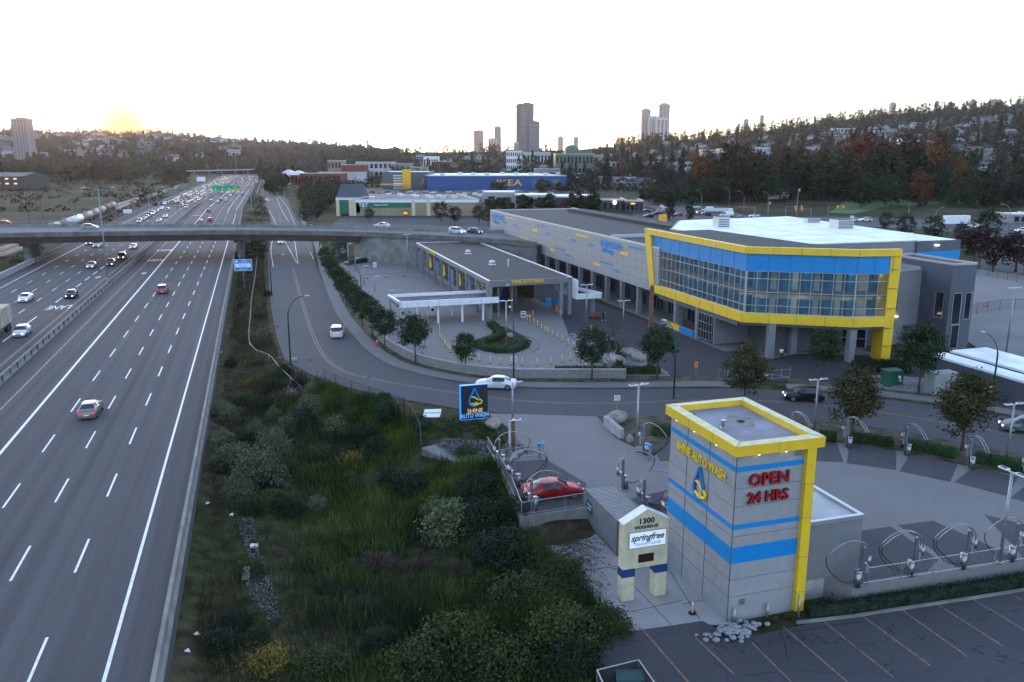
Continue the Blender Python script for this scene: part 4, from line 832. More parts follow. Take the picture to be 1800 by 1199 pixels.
# ================================================================== VEHICLES
paint = mat('car paint', (.5, .5, .5), .28, .25, ocol=True, spec=.6); mat('car glass', (.012, .016, .02), .06, spec=.8); mat('head light', (1, .95, .85), .3, emit=.2, ecol=(1, .85, .65)); mat('head light dim', (.8, .8, .8), .3)
mat('tail light', (.7, .01, .01), .3, emit=.06, ecol=(1, .02, .02)); mat('rim', (.4, .41, .43), .3, .9); mat('plate', (.7, .7, .7), .5); mat('trim black', (.02, .02, .02), .5)
SHAPES = {   # y, half width at sill, at belt, belt height, half width of roof, roof height ('g': the face ahead is glass)
 'sedan': [(-2.3, .72, .74, .86, .70, .88, ''), (-2.22, .84, .84, .95, .74, 1.0, ''), (-1.72, .89, .87, 1.0, .70, 1.06, 'g'), (-1.05, .9, .88, 1.0, .58, 1.40, ''), (-.2, .9, .89, .99, .6, 1.46, ''), (.35, .9, .89, .97, .58, 1.41, 'g'), (1.12, .9, .88, .93, .70, 1.0, ''), (1.9, .88, .84, .82, .62, .86, ''), (2.22, .8, .74, .68, .5, .72, ''), (2.32, .66, .62, .55, .4, .58, '')],
 'hatch': [(-2.05, .74, .76, .9, .6, .95, 'g'), (-1.95, .86, .85, 1.0, .62, 1.12, 'g'), (-1.55, .89, .87, 1.02, .6, 1.42, ''), (-.9, .9, .88, 1.0, .6, 1.5, ''), (-.1, .9, .88, .99, .6, 1.52, ''), (.4, .9, .88, .97, .58, 1.44, 'g'), (1.1, .9, .87, .94, .7, 1.0, ''), (1.75, .87, .82, .82, .6, .86, ''), (2.02, .78, .72, .66, .5, .7, ''), (2.1, .66, .6, .55, .4, .58, '')],
 'suv': [(-2.3, .8, .8, 1.0, .66, 1.08, 'g'), (-2.22, .9, .89, 1.1, .68, 1.3, 'g'), (-1.95, .93, .91, 1.12, .68, 1.64, ''), (-1.0, .94, .92, 1.1, .68, 1.7, ''), (-.1, .94, .92, 1.08, .68, 1.7, ''), (.4, .94, .92, 1.07, .66, 1.62, 'g'), (1.1, .93, .91, 1.04, .76, 1.1, ''), (1.85, .91, .88, .96, .7, 1.0, ''), (2.2, .84, .8, .8, .6, .84, ''), (2.3, .7, .68, .6, .5, .62, '')],
 'van': [(-2.9, .9, .9, 1.2, .82, 2.25, ''), (-2.8, .96, .96, 1.25, .84, 2.36, ''), (-1.0, .98, .97, 1.25, .84, 2.4, ''), (.6, .98, .97, 1.25, .84, 2.38, ''), (1.3, .98, .96, 1.22, .8, 2.2, 'g'), (2.1, .97, .93, 1.18, .82, 1.32, ''), (2.65, .92, .86, .98, .74, 1.06, ''), (2.85, .82, .78, .7, .6, .74, '')]}
def car_shell(kind):
    S = SHAPES[kind]; V = []; Fp = []; Fg = []; Fb = []
    for (y, a, b_, zb, c, zr, g) in S:
        V += [(x, y, z) for x, z in ((-a * .94, .24), (-a, .5), (-b_, zb), (-c, zr - .03), (-c * .55, zr), (c * .55, zr), (c, zr - .03), (b_, zb), (a, .5), (a * .94, .24))]
    n = 10; gl_side = []
    for i in range(len(S) - 1):
        for j in range(n - 1):
            f = (i * n + j, i * n + j + 1, (i + 1) * n + j + 1, (i + 1) * n + j)
            dz = (S[i][5] - S[i][3] + S[i + 1][5] - S[i + 1][3]) / 2
            side = j in (2, 6); top = j in (3, 4, 5)
            if side and dz > .26 and not (kind == 'van' and S[i][0] < .5): Fg.append(f)
            elif top and S[i][6] == 'g' and dz > .05: Fg.append(f)
            else: Fp.append(f)
    e = (len(S) - 1) * n; Fp.append(tuple(range(n))[::-1]); Fp.append(tuple(range(e, e + n))); Fb = [tuple(i * n + q for i, q in ((0, 0), (0, 9))) + (e + 9, e)]
    return V, Fp, Fg, Fb
def sub(V, Fs, out=0.):
    used = sorted({i for f in Fs for i in f}); mp = {u: k for k, u in enumerate(used)}
    return [V[i] for i in used], [tuple(mp[i] for i in f) for f in Fs]
def make_car(kind, name, lights_on=True, far=False):
    V, Fp, Fg, Fb = car_shell(kind); S = SHAPES[kind]; L0, L1 = S[0][0], S[-1][0]; hb = S[0][3]; W_ = S[3][1]
    mats = [paint, M['car glass'], M['trim black'], M['head light'], M['tail light'], M['rubber'], M['rim'], M['plate']]
    root = None; parts = []
    def part(nm, vs, fs, mi, smooth=True): parts.append((nm, vs, fs, mi, smooth))
    part('body', *sub(V, Fp), 0); part('windows', *sub(V, Fg), 1); part('underbody', *sub(V, Fb), 2)
    def mbx(nm, fn, mi, sm_=False): m = MB(); fn(m); part(nm, m.v, m.f, mi, sm_)
    for sx in (-1, 1):
        x = sx * S[-1][1]; mbx('headlight', lambda m: m.box(min(x - sx * .0, x * .62), max(x, x * .62) , S[-2][0] - .02, L1 + .015, .52, .68 if kind != 'suv' else .8), 3)
        xx = sx * S[0][1]; mbx('tail_light', lambda m: m.box(min(xx * 1.03, xx * .6), max(xx * 1.03, xx * .6), L0 - .03, L0 + .1, hb - .2, hb - .04), 4)
        for y in (L0 + .9, L1 - .85):
            r = .33 if kind in ('sedan', 'hatch') else .37
            mbx('wheel', lambda m: m.tube([(sx * (W_ - .2), y, r), (sx * (W_ + .02), y, r)], r, 16), 5); mbx('rim', lambda m: m.tube([(sx * (W_ + .0), y, r), (sx * (W_ + .035), y, r)], r * .62, 10), 6)
        mbx('wing_mirror', lambda m: m.box(min(sx * .92, sx * 1.06), max(sx * .92, sx * 1.06), S[-5][0] + .25, S[-5][0] + .4, S[-5][3] + .02, S[-5][3] + .2), 0)
    mbx('number_plate', lambda m: m.box(-.26, .26, L0 - .035, L0, .5, .62), 7); mbx('grille', lambda m: m.box(-.4, .4, L1 - .05, L1 + .02, .34, .5), 2)
    if far:
        m = MB()
        for nm, vs, fs, mi, s_ in parts:
            if nm in ('wing_mirror', 'number_plate', 'rim'): continue
            m.add(vs, fs, mi)
        o = m.build(name, mats); return snap(tag(o, cat='car'))
    root = thing(name, None, 'car')
    last = None
    for nm, vs, fs, mi, s_ in parts:
        m = MB(); m.add(vs, fs); mm = mats[mi]
        if nm == 'headlight' and not lights_on: mm = M['head light dim']
        o = m.build(nm, mm, last if nm == 'rim' else root, s_)
        if nm == 'wheel': last = o
    return snap(root)
PROTO = {}
def car(kind, loc, rz, color, label, group=None, on=True, far=False):
    key = (kind, on, far); nm = {'sedan': 'sedan_car', 'hatch': 'hatchback_car', 'suv': 'suv', 'van': 'delivery_van'}[kind]
    if key not in PROTO: PROTO[key] = make_car(kind, nm, on, far)
    c = place(PROTO[key], loc, rz, label, group, 'van' if kind == 'van' else 'car', color=color); return c
W, SV, BK, RD, BL, GY, OR = (.62, .64, .66), (.3, .31, .32), (.012, .012, .014), (.3, .008, .012), (.02, .045, .12), (.09, .095, .1), (.42, .12, .03)
def hw_car(kind, px, py, away, color, label, group=None, **k): p = G(px, py); return car(kind, p, TH + (0 if away else math.pi), color, label, group, **k)
g1 = 'cars on the near stretch of the motorway'
hw_car('sedan', 160, 728, 1, (.17, .155, .15), 'taupe sedan seen from behind in the second lane of the near carriageway', g1)
hw_car('suv', 287, 514, 1, (.22, .1, .1), 'dark SUV with pale roof driving away below the HOV lettering', g1)
hw_car('sedan', 46, 529, 0, W, 'white sedan coming on, ahead of a black hatchback in the next lane', g1)
hw_car('hatch', 126, 523, 0, BK, 'black hatchback coming on in the innermost lane by the median', g1)
hw_car('hatch', 39, 589, 0, W, 'white hatchback coming on beside the LANE lettering, nearest of the oncoming cars', g1)
hw_car('hatch', 161, 471, 0, SV, 'silver hatchback coming on below the white van', g1)
hw_car('suv', 195, 467, 0, BK, 'black SUV coming on, directly behind the lamp post on the median', g1)
hw_car('suv', 215, 455, 0, (.05, .05, .055), 'black SUV with pale roof coming on in the innermost lane', g1)
hw_car('sedan', 235, 437, 0, W, 'white sedan coming on just out from under the overpass', g1)
hw_car('van', 172, 434, 0, (.6, .68, .72), 'pale blue-white high-roof van coming out from under the overpass', g1)
hw_car('suv', 158, 430, 0, (.12, .18, .25), 'blue-grey car half hidden behind the white van', g1)
hw_car('sedan', 197, 421, 0, GY, 'dark sedan just visible under the edge of the overpass', g1)
p = G(593, 590); car('suv', p, math.radians(9), W, 'white SUV with brake lights on driving up the side road')
p = G(493, 428); car('sedan', p, TH + math.pi, (.6, .5, .45), 'white and orange taxi-like sedan coming along the side road under the overpass')
p = G(872, 682); car('sedan', (p.x, p.y, 0), math.radians(84), W, 'white coupe-shaped sedan turning into the bend beside the blue sign', on=False)
p = G(1412, 703); car('hatch', (p.x, p.y, 0), math.radians(82), BK, 'black hatchback on the street behind the tower, between two trees')
p = G(1800, 758); car('hatch', (p.x, p.y, 0), math.radians(75), (.12, .13, .14), 'grey car entering from the edge of the picture behind a lamp post')
p = G(972, 873, .036); car('sedan', (p.x, p.y, .036), math.radians(-77), RD, 'dark red parked sedan under the vacuum arches in the fenced stall', on=False)
ZB = 6.87
for px, py, kd, c_, rz, lab in ((158, 403, 'hatch', (.3, .3, .29), -81, 'grey wagon driving across the overpass above the motorway'), (4, 396, 'sedan', RD, 99, 'red car on the far side of the overpass deck'), (804, 411, 'suv', W, -132, 'white SUV on the overpass ramp behind a blue car'), (835, 411, 'hatch', BL, -135, 'blue hatchback on the overpass ramp ahead of the white SUV'), (672, 400, 'sedan', W, 60, 'white car on the overpass far lane behind the railing')):
    car(kd, G(px, py, ZB), math.radians(rz), c_, lab, 'cars on the overpass')
car('sedan', G(480, 336), TH + .3, RD, 'small red car far up the side road at its crest', far=True); car('sedan', G(470, 354), TH + .2, W, 'small white car far up the side road', far=True)
# cars beyond the overpass
cols = [W, W, SV, BK, GY, RD, BL, (.5, .45, .4), W, SV, (.25, .2, .16)]; cn = {0: 'white', 1: 'white', 2: 'silver', 3: 'black', 4: 'dark grey', 5: 'red', 6: 'blue', 7: 'beige', 8: 'white', 9: 'silver', 10: 'brown'}
zz = lambda a, c: (240 + a / 7.49, 290 + c / 7.49)
ONC = [(125, 680), (132, 722), (190, 700), (65, 756), (245, 750), (215, 625), (270, 650), (310, 585), (420, 600), (418, 520), (435, 690), (550, 550), (632, 545), (580, 475), (640, 495), (700, 565), (582, 440), (625, 412), (665, 392), (775, 455), (850, 400), (885, 375), (775, 340), (722, 365), (880, 335), (850, 318)]
OUT = [(990, 745), (825, 757), (970, 615), (990, 495), (1067, 500), (1103, 470), (1177, 472), (1215, 415), (1237, 385), (1340, 385), (1325, 325), (1375, 225), (1365, 180), (1280, 235), (1250, 220)]
ordn = ['nearest', 'second', 'third', 'fourth', 'fifth', 'sixth', 'seventh', 'eighth', 'ninth', 'tenth', 'eleventh', 'twelfth']
def lane_name(t): return 'outermost' if t < -46 else 'outer' if t < -42.5 else 'middle' if t < -39 else 'inner' if t < -35.5 else 'median'
cnt = {}
def farcar(t, s, away, ci, kd):
    ln = ('lane by the dashed lines %d' % 0) if 0 else (lane_name(t) if not away else ('HOV' if t < -23 else 'left' if t < -19.5 else 'centre' if t < -16 else 'right' if t < -12.5 else 'exit'))
    key = (away, ln, cn[ci]); cnt[key] = cnt.get(key, -1) + 1; k = cnt[key]
    lab = '%s %s car %s in the %s lane beyond the overpass' % (ordn[k] if k < 12 else 'far', cn[ci], 'driving away' if away else 'coming on in the jam', ln)
    car(kd, HW(t, s), TH + (0 if away else math.pi), cols[ci], lab, 'motorway cars beyond the overpass' if away else 'queueing cars beyond the overpass', far=True)
pts_ = []
for L_, aw in ((ONC, 0), (OUT, 1)):
    for i, (a, c) in enumerate(L_):
        p = G(*zz(a, c)); t, s = toTS(p.x, p.y); t -= bend(s)
        lanes = (-34.1, -37.7, -41.3, -44.9, -48.6) if not aw else (-25.1, -21.5, -18, -14.4, -10.8)
        t = min(lanes, key=lambda q: abs(q - t)); pts_.append((t, s, aw, (i * 7 + 3) % 11 if (a, c) != (990, 745) else 5, ('suv', 'sedan', 'hatch')[i % 3]))
for t in (-34.1, -37.7, -41.3, -44.9, -48.6):
    s = 505 + R_.uniform(0, 10)
    while s < 1180: pts_.append((t, s, 0, R_.randrange(11), R_.choice(('suv', 'sedan', 'hatch')))); s += R_.uniform(10, 36) * (1 + (s - 500) / 900)
for t in (-25.1, -21.5, -18, -14.4, -10.8, -5.5):
    s = 560 + R_.uniform(0, 90)
    while s < 1150: pts_.append((t, s, 1, R_.randrange(11), R_.choice(('suv', 'sedan', 'hatch')))); s += R_.uniform(40, 160)
pts_.sort(key=lambda q: q[1])
for q in pts_[:290]: farcar(*q)
# lorry at the left edge
T = TF('box_truck', 'weathered lorry box cut off by the picture edge beside the LANE lettering', 'truck', -37.6, 151, 0)
p = G(6, 592); tt_, ss_ = toTS(p.x, p.y); T.o.location = TS(tt_ - 1.4, ss_ + 2.5, 0); T.b = (0, 0, 0)
m = T.mb(); m.box(-1.25, 1.25, -9, 3.8, 1.2, 3.9); T.part(m, 'cargo_box', mat('trailer', (.36, .32, .24), .7, var=.3, vs=1.2))
m = T.mb(); m.box(-1.05, 1.05, -9, 3.6, .8, 1.2); T.part(m, 'chassis', M['trim black'])
for x in (-1, 1):
    for y in (-7.6, 1.3, 2.5): m = T.mb(); m.tube([(x * .7, y, .5), (x * 1.2, y, .5)], .5, 14); T.part(m, 'wheel', M['rubber'])
m = T.mb(); m.box(-1.25, 1.25, -11.4, -9.3, .7, 3.2); T.part(m, 'cab', M['white paint'])
# ================================================================== TREES AND PLANTS
rng = np.random.default_rng(5)
def leaf_quads(c, size, up=.3, asp=.6, rg=rng, az=None):
    """c (n,3) leaf centres -> quads with random orientation; up biases the leaf normals upwards"""
    n = len(c); nrm = rg.normal(size=(n, 3)); nrm[:, 2] = np.abs(nrm[:, 2]) + up; nrm /= np.linalg.norm(nrm, axis=1)[:, None]
    a = np.cross(nrm, rg.normal(size=(n, 3))); a /= np.linalg.norm(a, axis=1)[:, None] + 1e-9; b_ = np.cross(nrm, a)
    s = (size * rg.uniform(.6, 1.4, n))[:, None] if np.isscalar(size) else size[:, None]
    v = np.stack([c - a * s, c - b_ * s * asp, c + a * s, c + b_ * s * asp], 1).reshape(-1, 3)
    return v, np.arange(len(v)).reshape(-1, 4)
def crown_pts(rg, kind, n_cl, per, w_, h_, z0, sp):
    P = []
    for _ in range(n_cl):
        if kind == 'round':
            d = rg.normal(size=3); d /= np.linalg.norm(d); r = rg.uniform(.45, 1.) ** .6 * rg.uniform(.85, 1.08); lob = 1 + .16 * math.sin(3 * math.atan2(d[1], d[0]) + w_ * 7) + .14 * math.sin(5 * d[2] + 2 * math.atan2(d[1], d[0]) + h_ * 3); q = d * r * lob; taper = 1 - .3 * max(q[2], 0)
            c = np.array([q[0] * w_ / 2 * taper, q[1] * w_ / 2 * taper, z0 + h_ / 2 * (1 + q[2])])
        elif kind == 'cone':
            t = rg.uniform(0, 1) ** .8; a = rg.uniform(0, 6.28); r = (1 - t) ** .85 * w_ / 2 * rg.uniform(.55, 1.1); c = np.array([r * math.cos(a), r * math.sin(a), z0 + t * h_])
        elif kind == 'column':
            t = rg.uniform(0, 1); a = rg.uniform(0, 6.28); r = math.sin(math.pi * (t * .85 + .12)) ** .6 * w_ / 2 * rg.uniform(.5, 1.05); c = np.array([r * math.cos(a), r * math.sin(a), z0 + t * h_])
        else:   # dome, to the ground
            d = rg.normal(size=3); d /= np.linalg.norm(d); d[2] = abs(d[2]); q = d * rg.uniform(.5, 1.05) ** .5 * rg.uniform(.8, 1.1); c = np.array([q[0] * w_ / 2, q[1] * w_ / 2, z0 + q[2] * h_])
        P.append(c + rg.normal(size=(per, 3)) * sp * np.array([1, 1, .7]))
    return np.concatenate(P)
def foliage(name, c, vs=.8, c2=None, orand=.25, var=.35): return mat(name, c, .8, 0, var, vs, c2, orand=orand, spec=.15, det=3)
foliage('leaf street', (.02, .038, .018), 3., (.04, .062, .028), .1, .12); foliage('leaf autumn edge', (.035, .055, .02), 1.2, (.07, .06, .02), .15, .3); foliage('leaf dark', (.010, .022, .012), 2., (.022, .036, .02), .15, .15); foliage('leaf hedge', (.022, .05, .014), 3)
foliage('leaf shrub', (.014, .028, .009), 4, (.06, .085, .024), .25, .12); foliage('leaf grey', (.022, .032, .014), 8, (.15, .165, .10), .25, .12); foliage('leaf willow', (.03, .05, .02), 5, (.15, .18, .09), .1, .1); foliage('leaf sunlit orange', (.24, .085, .02), .3, (.09, .045, .02), .3); foliage('leaf olive', (.03, .036, .016), .3, None, .35)  # grey and shrub leaf noise carries leaf sparkle and dark gaps as colour
foliage('leaf far', (.02, .03, .016), .1, (.042, .035, .022), .3, .2); foliage('leaf bronze', (.052, .038, .02), .3, None, .3); foliage('leaf yellow', (.14, .10, .02), 1., None, .3); foliage('leaf red', (.035, .014, .014), .6, None, .25)
def make_tree(name, kind, w_, h_, z0, n_cl, per, leaf, m_, trunk_r=.12, seed=1, sp=.35, limbs=6, cat='tree'):
    rg = np.random.default_rng(seed); root = thing(name, None, cat)
    P = crown_pts(rg, kind, n_cl, per, w_, h_, z0, sp); v, f = leaf_quads(P, leaf, rg=rg)
    link('crown', arr_mesh('crown', v, f, M[m_]), root)
    m = MB(); top = z0 + h_ * .75
    m.tube([(0, 0, -.3), (.03, .02, z0 * .5), (0, 0, z0), (.05, 0, top)], [trunk_r * 1.3, trunk_r, trunk_r * .85, trunk_r * .2], 7)
    for k in range(limbs):
        a = k * 2.4 + seed; zz0 = z0 + h_ * .08 * k; L_ = w_ * .36 * (1 - .07 * k); m.tube([(0, 0, zz0), (math.cos(a) * L_ * .5, math.sin(a) * L_ * .5, zz0 + h_ * .14), (math.cos(a) * L_, math.sin(a) * L_, zz0 + h_ * .33)], [trunk_r * .5, trunk_r * .35, trunk_r * .12], 5)
    m.build('trunk', M['bark'], root, True); return snap(root)
ST = [make_tree('street_tree', 'round', 3.5, 3.9, 1.9, 120, 34, .115, 'leaf street', .09, k, .27) for k in (1, 2, 3)]
YT = [make_tree('yard_tree', 'round', 4.2, 5.0, 1.5, 140, 34, .12, 'leaf autumn edge', .12, k, .30) for k in (4, 5)]
street_pos = [((730, 638), 1.12, 'first round street tree on the verge outside the wall, left of the small one'), ((819, 655), .86, 'smallest round street tree on the verge, behind the white car'), ((677, 614), 1.0, 'round street tree just behind the red hydrant'), ((655, 592), 1.0, 'street tree on the verge one up from the hydrant'), ((637, 574), .98, 'street tree in the verge row, third beyond the hydrant'), ((622, 556), .98, 'street tree in the verge row, fourth beyond the hydrant'), ((609, 538), .98, 'street tree in the verge row, fifth beyond the hydrant'), ((598, 521), .95, 'street tree in the verge row, sixth beyond the hydrant'), ((588, 504), .95, 'street tree in the verge row, seventh beyond the hydrant'), ((579, 489), .9, 'street tree in the verge row by the far end of the lot'), ((572, 474), .9, 'farthest street tree of the verge row near the overpass'),
              ((1040, 669), 1.13, 'round street tree at the corner of the clipped hedge, left of the totem pole'), ((1155, 667), 1.15, 'round street tree directly before the tall totem pole'), ((1444, 665), 1.05, 'round tree in front of the arcade columns, left of the yellow leg')]
for i, (pp, s_, lab) in enumerate(street_pos):
    place(ST[i % 3], G(*pp, .1), i * 1.7, lab, 'round street trees', 'tree', (s_, s_, s_))
place(ST[1], G(1615, 690, .1), 2., 'large dark round tree beside the green utility cabinet', 'round street trees', 'tree', 1.35)
for i, (pp, s_, lab) in enumerate((((1308, 712), 1.05, 'greenish-bronze tree directly behind the tower crown'), ((1497, 772), 1.08, 'greenish-bronze tree between the black hatchback and the vacuum arches'), ((1690, 792), 1.12, 'greenish-bronze tree by the yellow chevron sign on the right'))):
    place(YT[i % 2], G(*pp, .08), i * 2.1, lab, 'bronze-tinged trees along the yard', 'tree', s_)
# columnar and other trees on site
CT = make_tree('columnar_tree', 'column', 2.2, 5.2, .8, 90, 30, .13, 'leaf dark', .1, 9, .25)
for i, (pp, s_, lab) in enumerate((((714, 458), 1.0, 'dark columnar tree in front of the abutment wall'), ((731, 456), .9, 'dark columnar tree behind a lamp post at the hall corner'), ((1213, 390), 1.5, 'tall narrow poplar behind the storage roof, left one'), ((1178, 388), 1.6, 'tall narrow poplar behind the storage roof, right of the parapet'), ((1040, 372), 1.9, 'dense narrow tree beyond the storage building'), ((1017, 372), 1.6, 'narrow tree beside the dense one beyond the storage building'))):
    place(CT, G(*pp), i, lab, 'columnar trees', 'tree', s_)
# young sapling, shrubs
SAP = make_tree('sapling', 'round', 1.3, 2.4, .7, 26, 10, .07, 'leaf autumn edge', .04, 11, .2)
for i, (pp, lab) in enumerate((((1078, 608), 'thin bare-looking sapling in the stony bed by the lamp post'), ((1094, 640), 'upright young tree in the boulder bed'))): place(SAP, G(*pp), i, lab, 'young trees in the stony bed', 'tree', 1.2)
def make_shrub(name, kind, w_, h_, n_cl, per, leaf, m_, seed, sp=.3, stems=7):
    rg = np.random.default_rng(seed); root = thing(name, None, 'shrub'); P = crown_pts(rg, kind, n_cl, per, w_, h_, 0., sp); P[:, 2] = np.maximum(P[:, 2], .03)
    v, f = leaf_quads(P, leaf, rg=rg); link('foliage', arr_mesh('foliage', v, f, M[m_]), root); m = MB()
    for k in range(stems): a = k * 2.4; m.tube([(0, 0, -.5), (math.cos(a) * w_ * .2, math.sin(a) * w_ * .2, h_ * .45), (math.cos(a) * w_ * .34, math.sin(a) * w_ * .34, h_ * .8)], [.05, .03, .01], 5)
    m.build('stem', M['bark'], root); return snap(root)
SH = {k: [make_shrub(n_, 'dome', w_, h_, nc, 26, lf, m_, sd + j, .24) for j in (0, 1)] for k, n_, w_, h_, nc, lf, m_, sd in (
    ('grey', 'silver_leaved_shrub', 3.6, 3.1, 150, .085, 'leaf grey', 20), ('green', 'bramble_bush', 3.4, 1.8, 130, .075, 'leaf shrub', 30), ('willow', 'willow_shrub', 3.2, 3.0, 140, .09, 'leaf willow', 40), ('dark', 'dark_bush', 3.4, 2.4, 130, .085, 'leaf dark', 50), ('yellow', 'goldenrod_clump', 1.8, 1.0, 60, .06, 'leaf yellow', 60))}
def on_ground(px, py):     # first point of the view ray that meets the terrain
    z = -1.
    for _ in range(12): p = G(px, py, z); z = gz1(p.x, p.y)
    return Vector((p.x, p.y, z))
SHN = [('grey', 455, 850, 1.25, 'tall silver-leaved shrub in the middle of the scrub, the biggest one'), ('grey', 398, 815, .8, 'silver-leaved shrub growing right against the shoulder barrier'), ('grey', 480, 790, .9, 'silver-leaved shrub behind the biggest one'), ('grey', 400, 735, .75, 'pale shrub higher up the shoulder beside the barrier'), ('dark', 455, 715, .8, 'dark green bush with yellowing tips by the drainage path'), ('dark', 530, 745, 1.05, 'rounded green bush below the pink flowering one'), ('grey', 545, 720, .8, 'upright light-tipped willow bush beside the side road fence'),
       ('yellow', 445, 668, .9, 'yellowing clump near the bend of the pale pipe'), ('yellow', 620, 812, 1.3, 'yellow-green clump in the open centre of the ditch'), ('yellow', 600, 745, .7, 'small yellowing clump by the chain-link fence'), ('green', 620, 735, .8, 'spreading bramble at the foot of the black fence'), ('dark', 665, 790, .8, 'dark bush beneath the fence corner'), ('dark', 735, 740, .6, 'dark clipped bush under the small green roof board'), ('willow', 790, 935, 1.15, 'tall feathery willow shrub left of the dark conifers'), ('willow', 765, 905, .7, 'smaller feathery willow shrub behind the tall one'),
       ('dark', 850, 930, 1.2, 'dense dark thicket below the yard fence, upper part'), ('dark', 880, 985, 1.3, 'dense dark thicket below the corner of the yard wall'), ('dark', 905, 905, .9, 'dark bush right under the stainless post of the third arch'), ('dark', 840, 870, 1.1, 'dark bush beneath the yard fence rail'), ('green', 920, 1060, 1.3, 'bramble thicket creeping towards the concrete pad'), ('green', 985, 1125, 1.35, 'bramble mound at the edge of the lower car park'), ('green', 1065, 1100, .9, 'arching bramble at the corner of the concrete pad'), ('green', 800, 1150, 1.5, 'leafy bush mound at the bottom of the picture, below the ditch'), ('green', 890, 1180, 1.2, 'leafy bush at the bottom beside the bramble mound'),
       ('green', 720, 1180, 1.1, 'low leafy bush at the bottom edge between grass tufts'), ('dark', 1010, 1180, .9, 'dark bush beside the bin cage'), ('green', 990, 1010, .9, 'bramble with bare arching canes over the concrete pad'), ('green', 545, 985, .7, 'small bush above the gravel gully'), ('green', 480, 880, .8, 'leafy bush at the foot of the biggest silver shrub'), ('yellow', 470, 1165, 1.2, 'brownish yellow clump low on the shoulder slope'), ('green', 560, 1175, .9, 'green bush at the bottom of the ditch'), ('dark', 690, 850, .9, 'dark bush on the bank under the fenced bed'), ('dark', 640, 770, .9, 'dark ivy-like bush beneath the fence'), ('green', 500, 705, 1.1, 'broad leafy bush left of the pink flowering one'), ('dark', 420, 780, 1.0, 'dark bush between two silver-leaved shrubs by the barrier'), ('grey', 420, 870, .8, 'silver-leaved shrub low beside the barrier under the biggest one'), ('willow', 590, 760, .8, 'light willowy bush behind the young pine'), ('green', 560, 800, .9, 'leafy bush in the upper ditch below the fence'), ('dark', 720, 860, 1.0, 'dark bush on the bank above the willow shrub'), ('green', 430, 700, .8, 'leafy bush beside the barrier near the blue sign path')]
r9 = random.Random(21)
for i in range(46):
    px, py = (r9.uniform(385, 560), r9.uniform(640, 900)) if i < 24 else (r9.uniform(520, 900), r9.uniform(760, 1190)) if i < 40 else (r9.uniform(350, 460), r9.uniform(1000, 1190)); SHN.append((r9.choice(('dark', 'green', 'dark', 'willow', 'grey') if i < 24 else ('green', 'green', 'dark')), px, py, r9.uniform(.35, .7) if i >= 24 else r9.uniform(.45, .85), 'smaller filling shrub among the big ones ' + ('on the upper motorway bank' if i < 24 else 'in the lower ditch' if i < 40 else 'on the lower motorway slope')))
for i, (k, px, py, s_, lab) in enumerate(SHN):
    p = on_ground(px, py + 8); place(SH[k][i % 2], p, i * 1.3, lab, 'shrubs in the scrub between motorway and yard' if not lab.startswith('smaller') else lab, 'shrub', (s_, s_, s_ * (1. if k in ('yellow',) else .9)))
for i, (px, py, s_) in enumerate(((432, 600, .7), (405, 645, .5), (455, 560, .45), (462, 610, .6), (470, 520, .5), (425, 540, .4), (450, 640, .7), (500, 660, .6), (480, 690, .8), (548, 690, .5), (440, 480, .6), (458, 455, .7), (420, 470, .4), (450, 430, 1.0), (460, 424, 1.2))):
    p = on_ground(px, py); place(SH['dark' if i % 3 else 'green'][i % 2], p, i * 1.1, 'small bush on the dry verge strip between motorway and side road', 'bushes on the dry verge strip', 'shrub', s_)
p = on_ground(512, 705); mat('leaf pink', (.45, .2, .28), .7, var=.4, vs=3., orand=.1)
PK = make_shrub('flowering_shrub', 'dome', 2.2, 1.6, 70, 18, .05, 'leaf pink', 80); place(PK, p, 0, 'shrub with pink blossom beside the pale drain pipe', None, 'shrub', .9)
foliage('pine needles', (.014, .035, .016), 2.)
PN = make_tree('pine_tree', 'column', 2.6, 2.9, .2, 120, 26, .09, 'pine needles', .07, 15, .18); place(PN, on_ground(677, 745), 0, 'dark young pine standing at the black chain-link fence', None, 'tree', 1.)
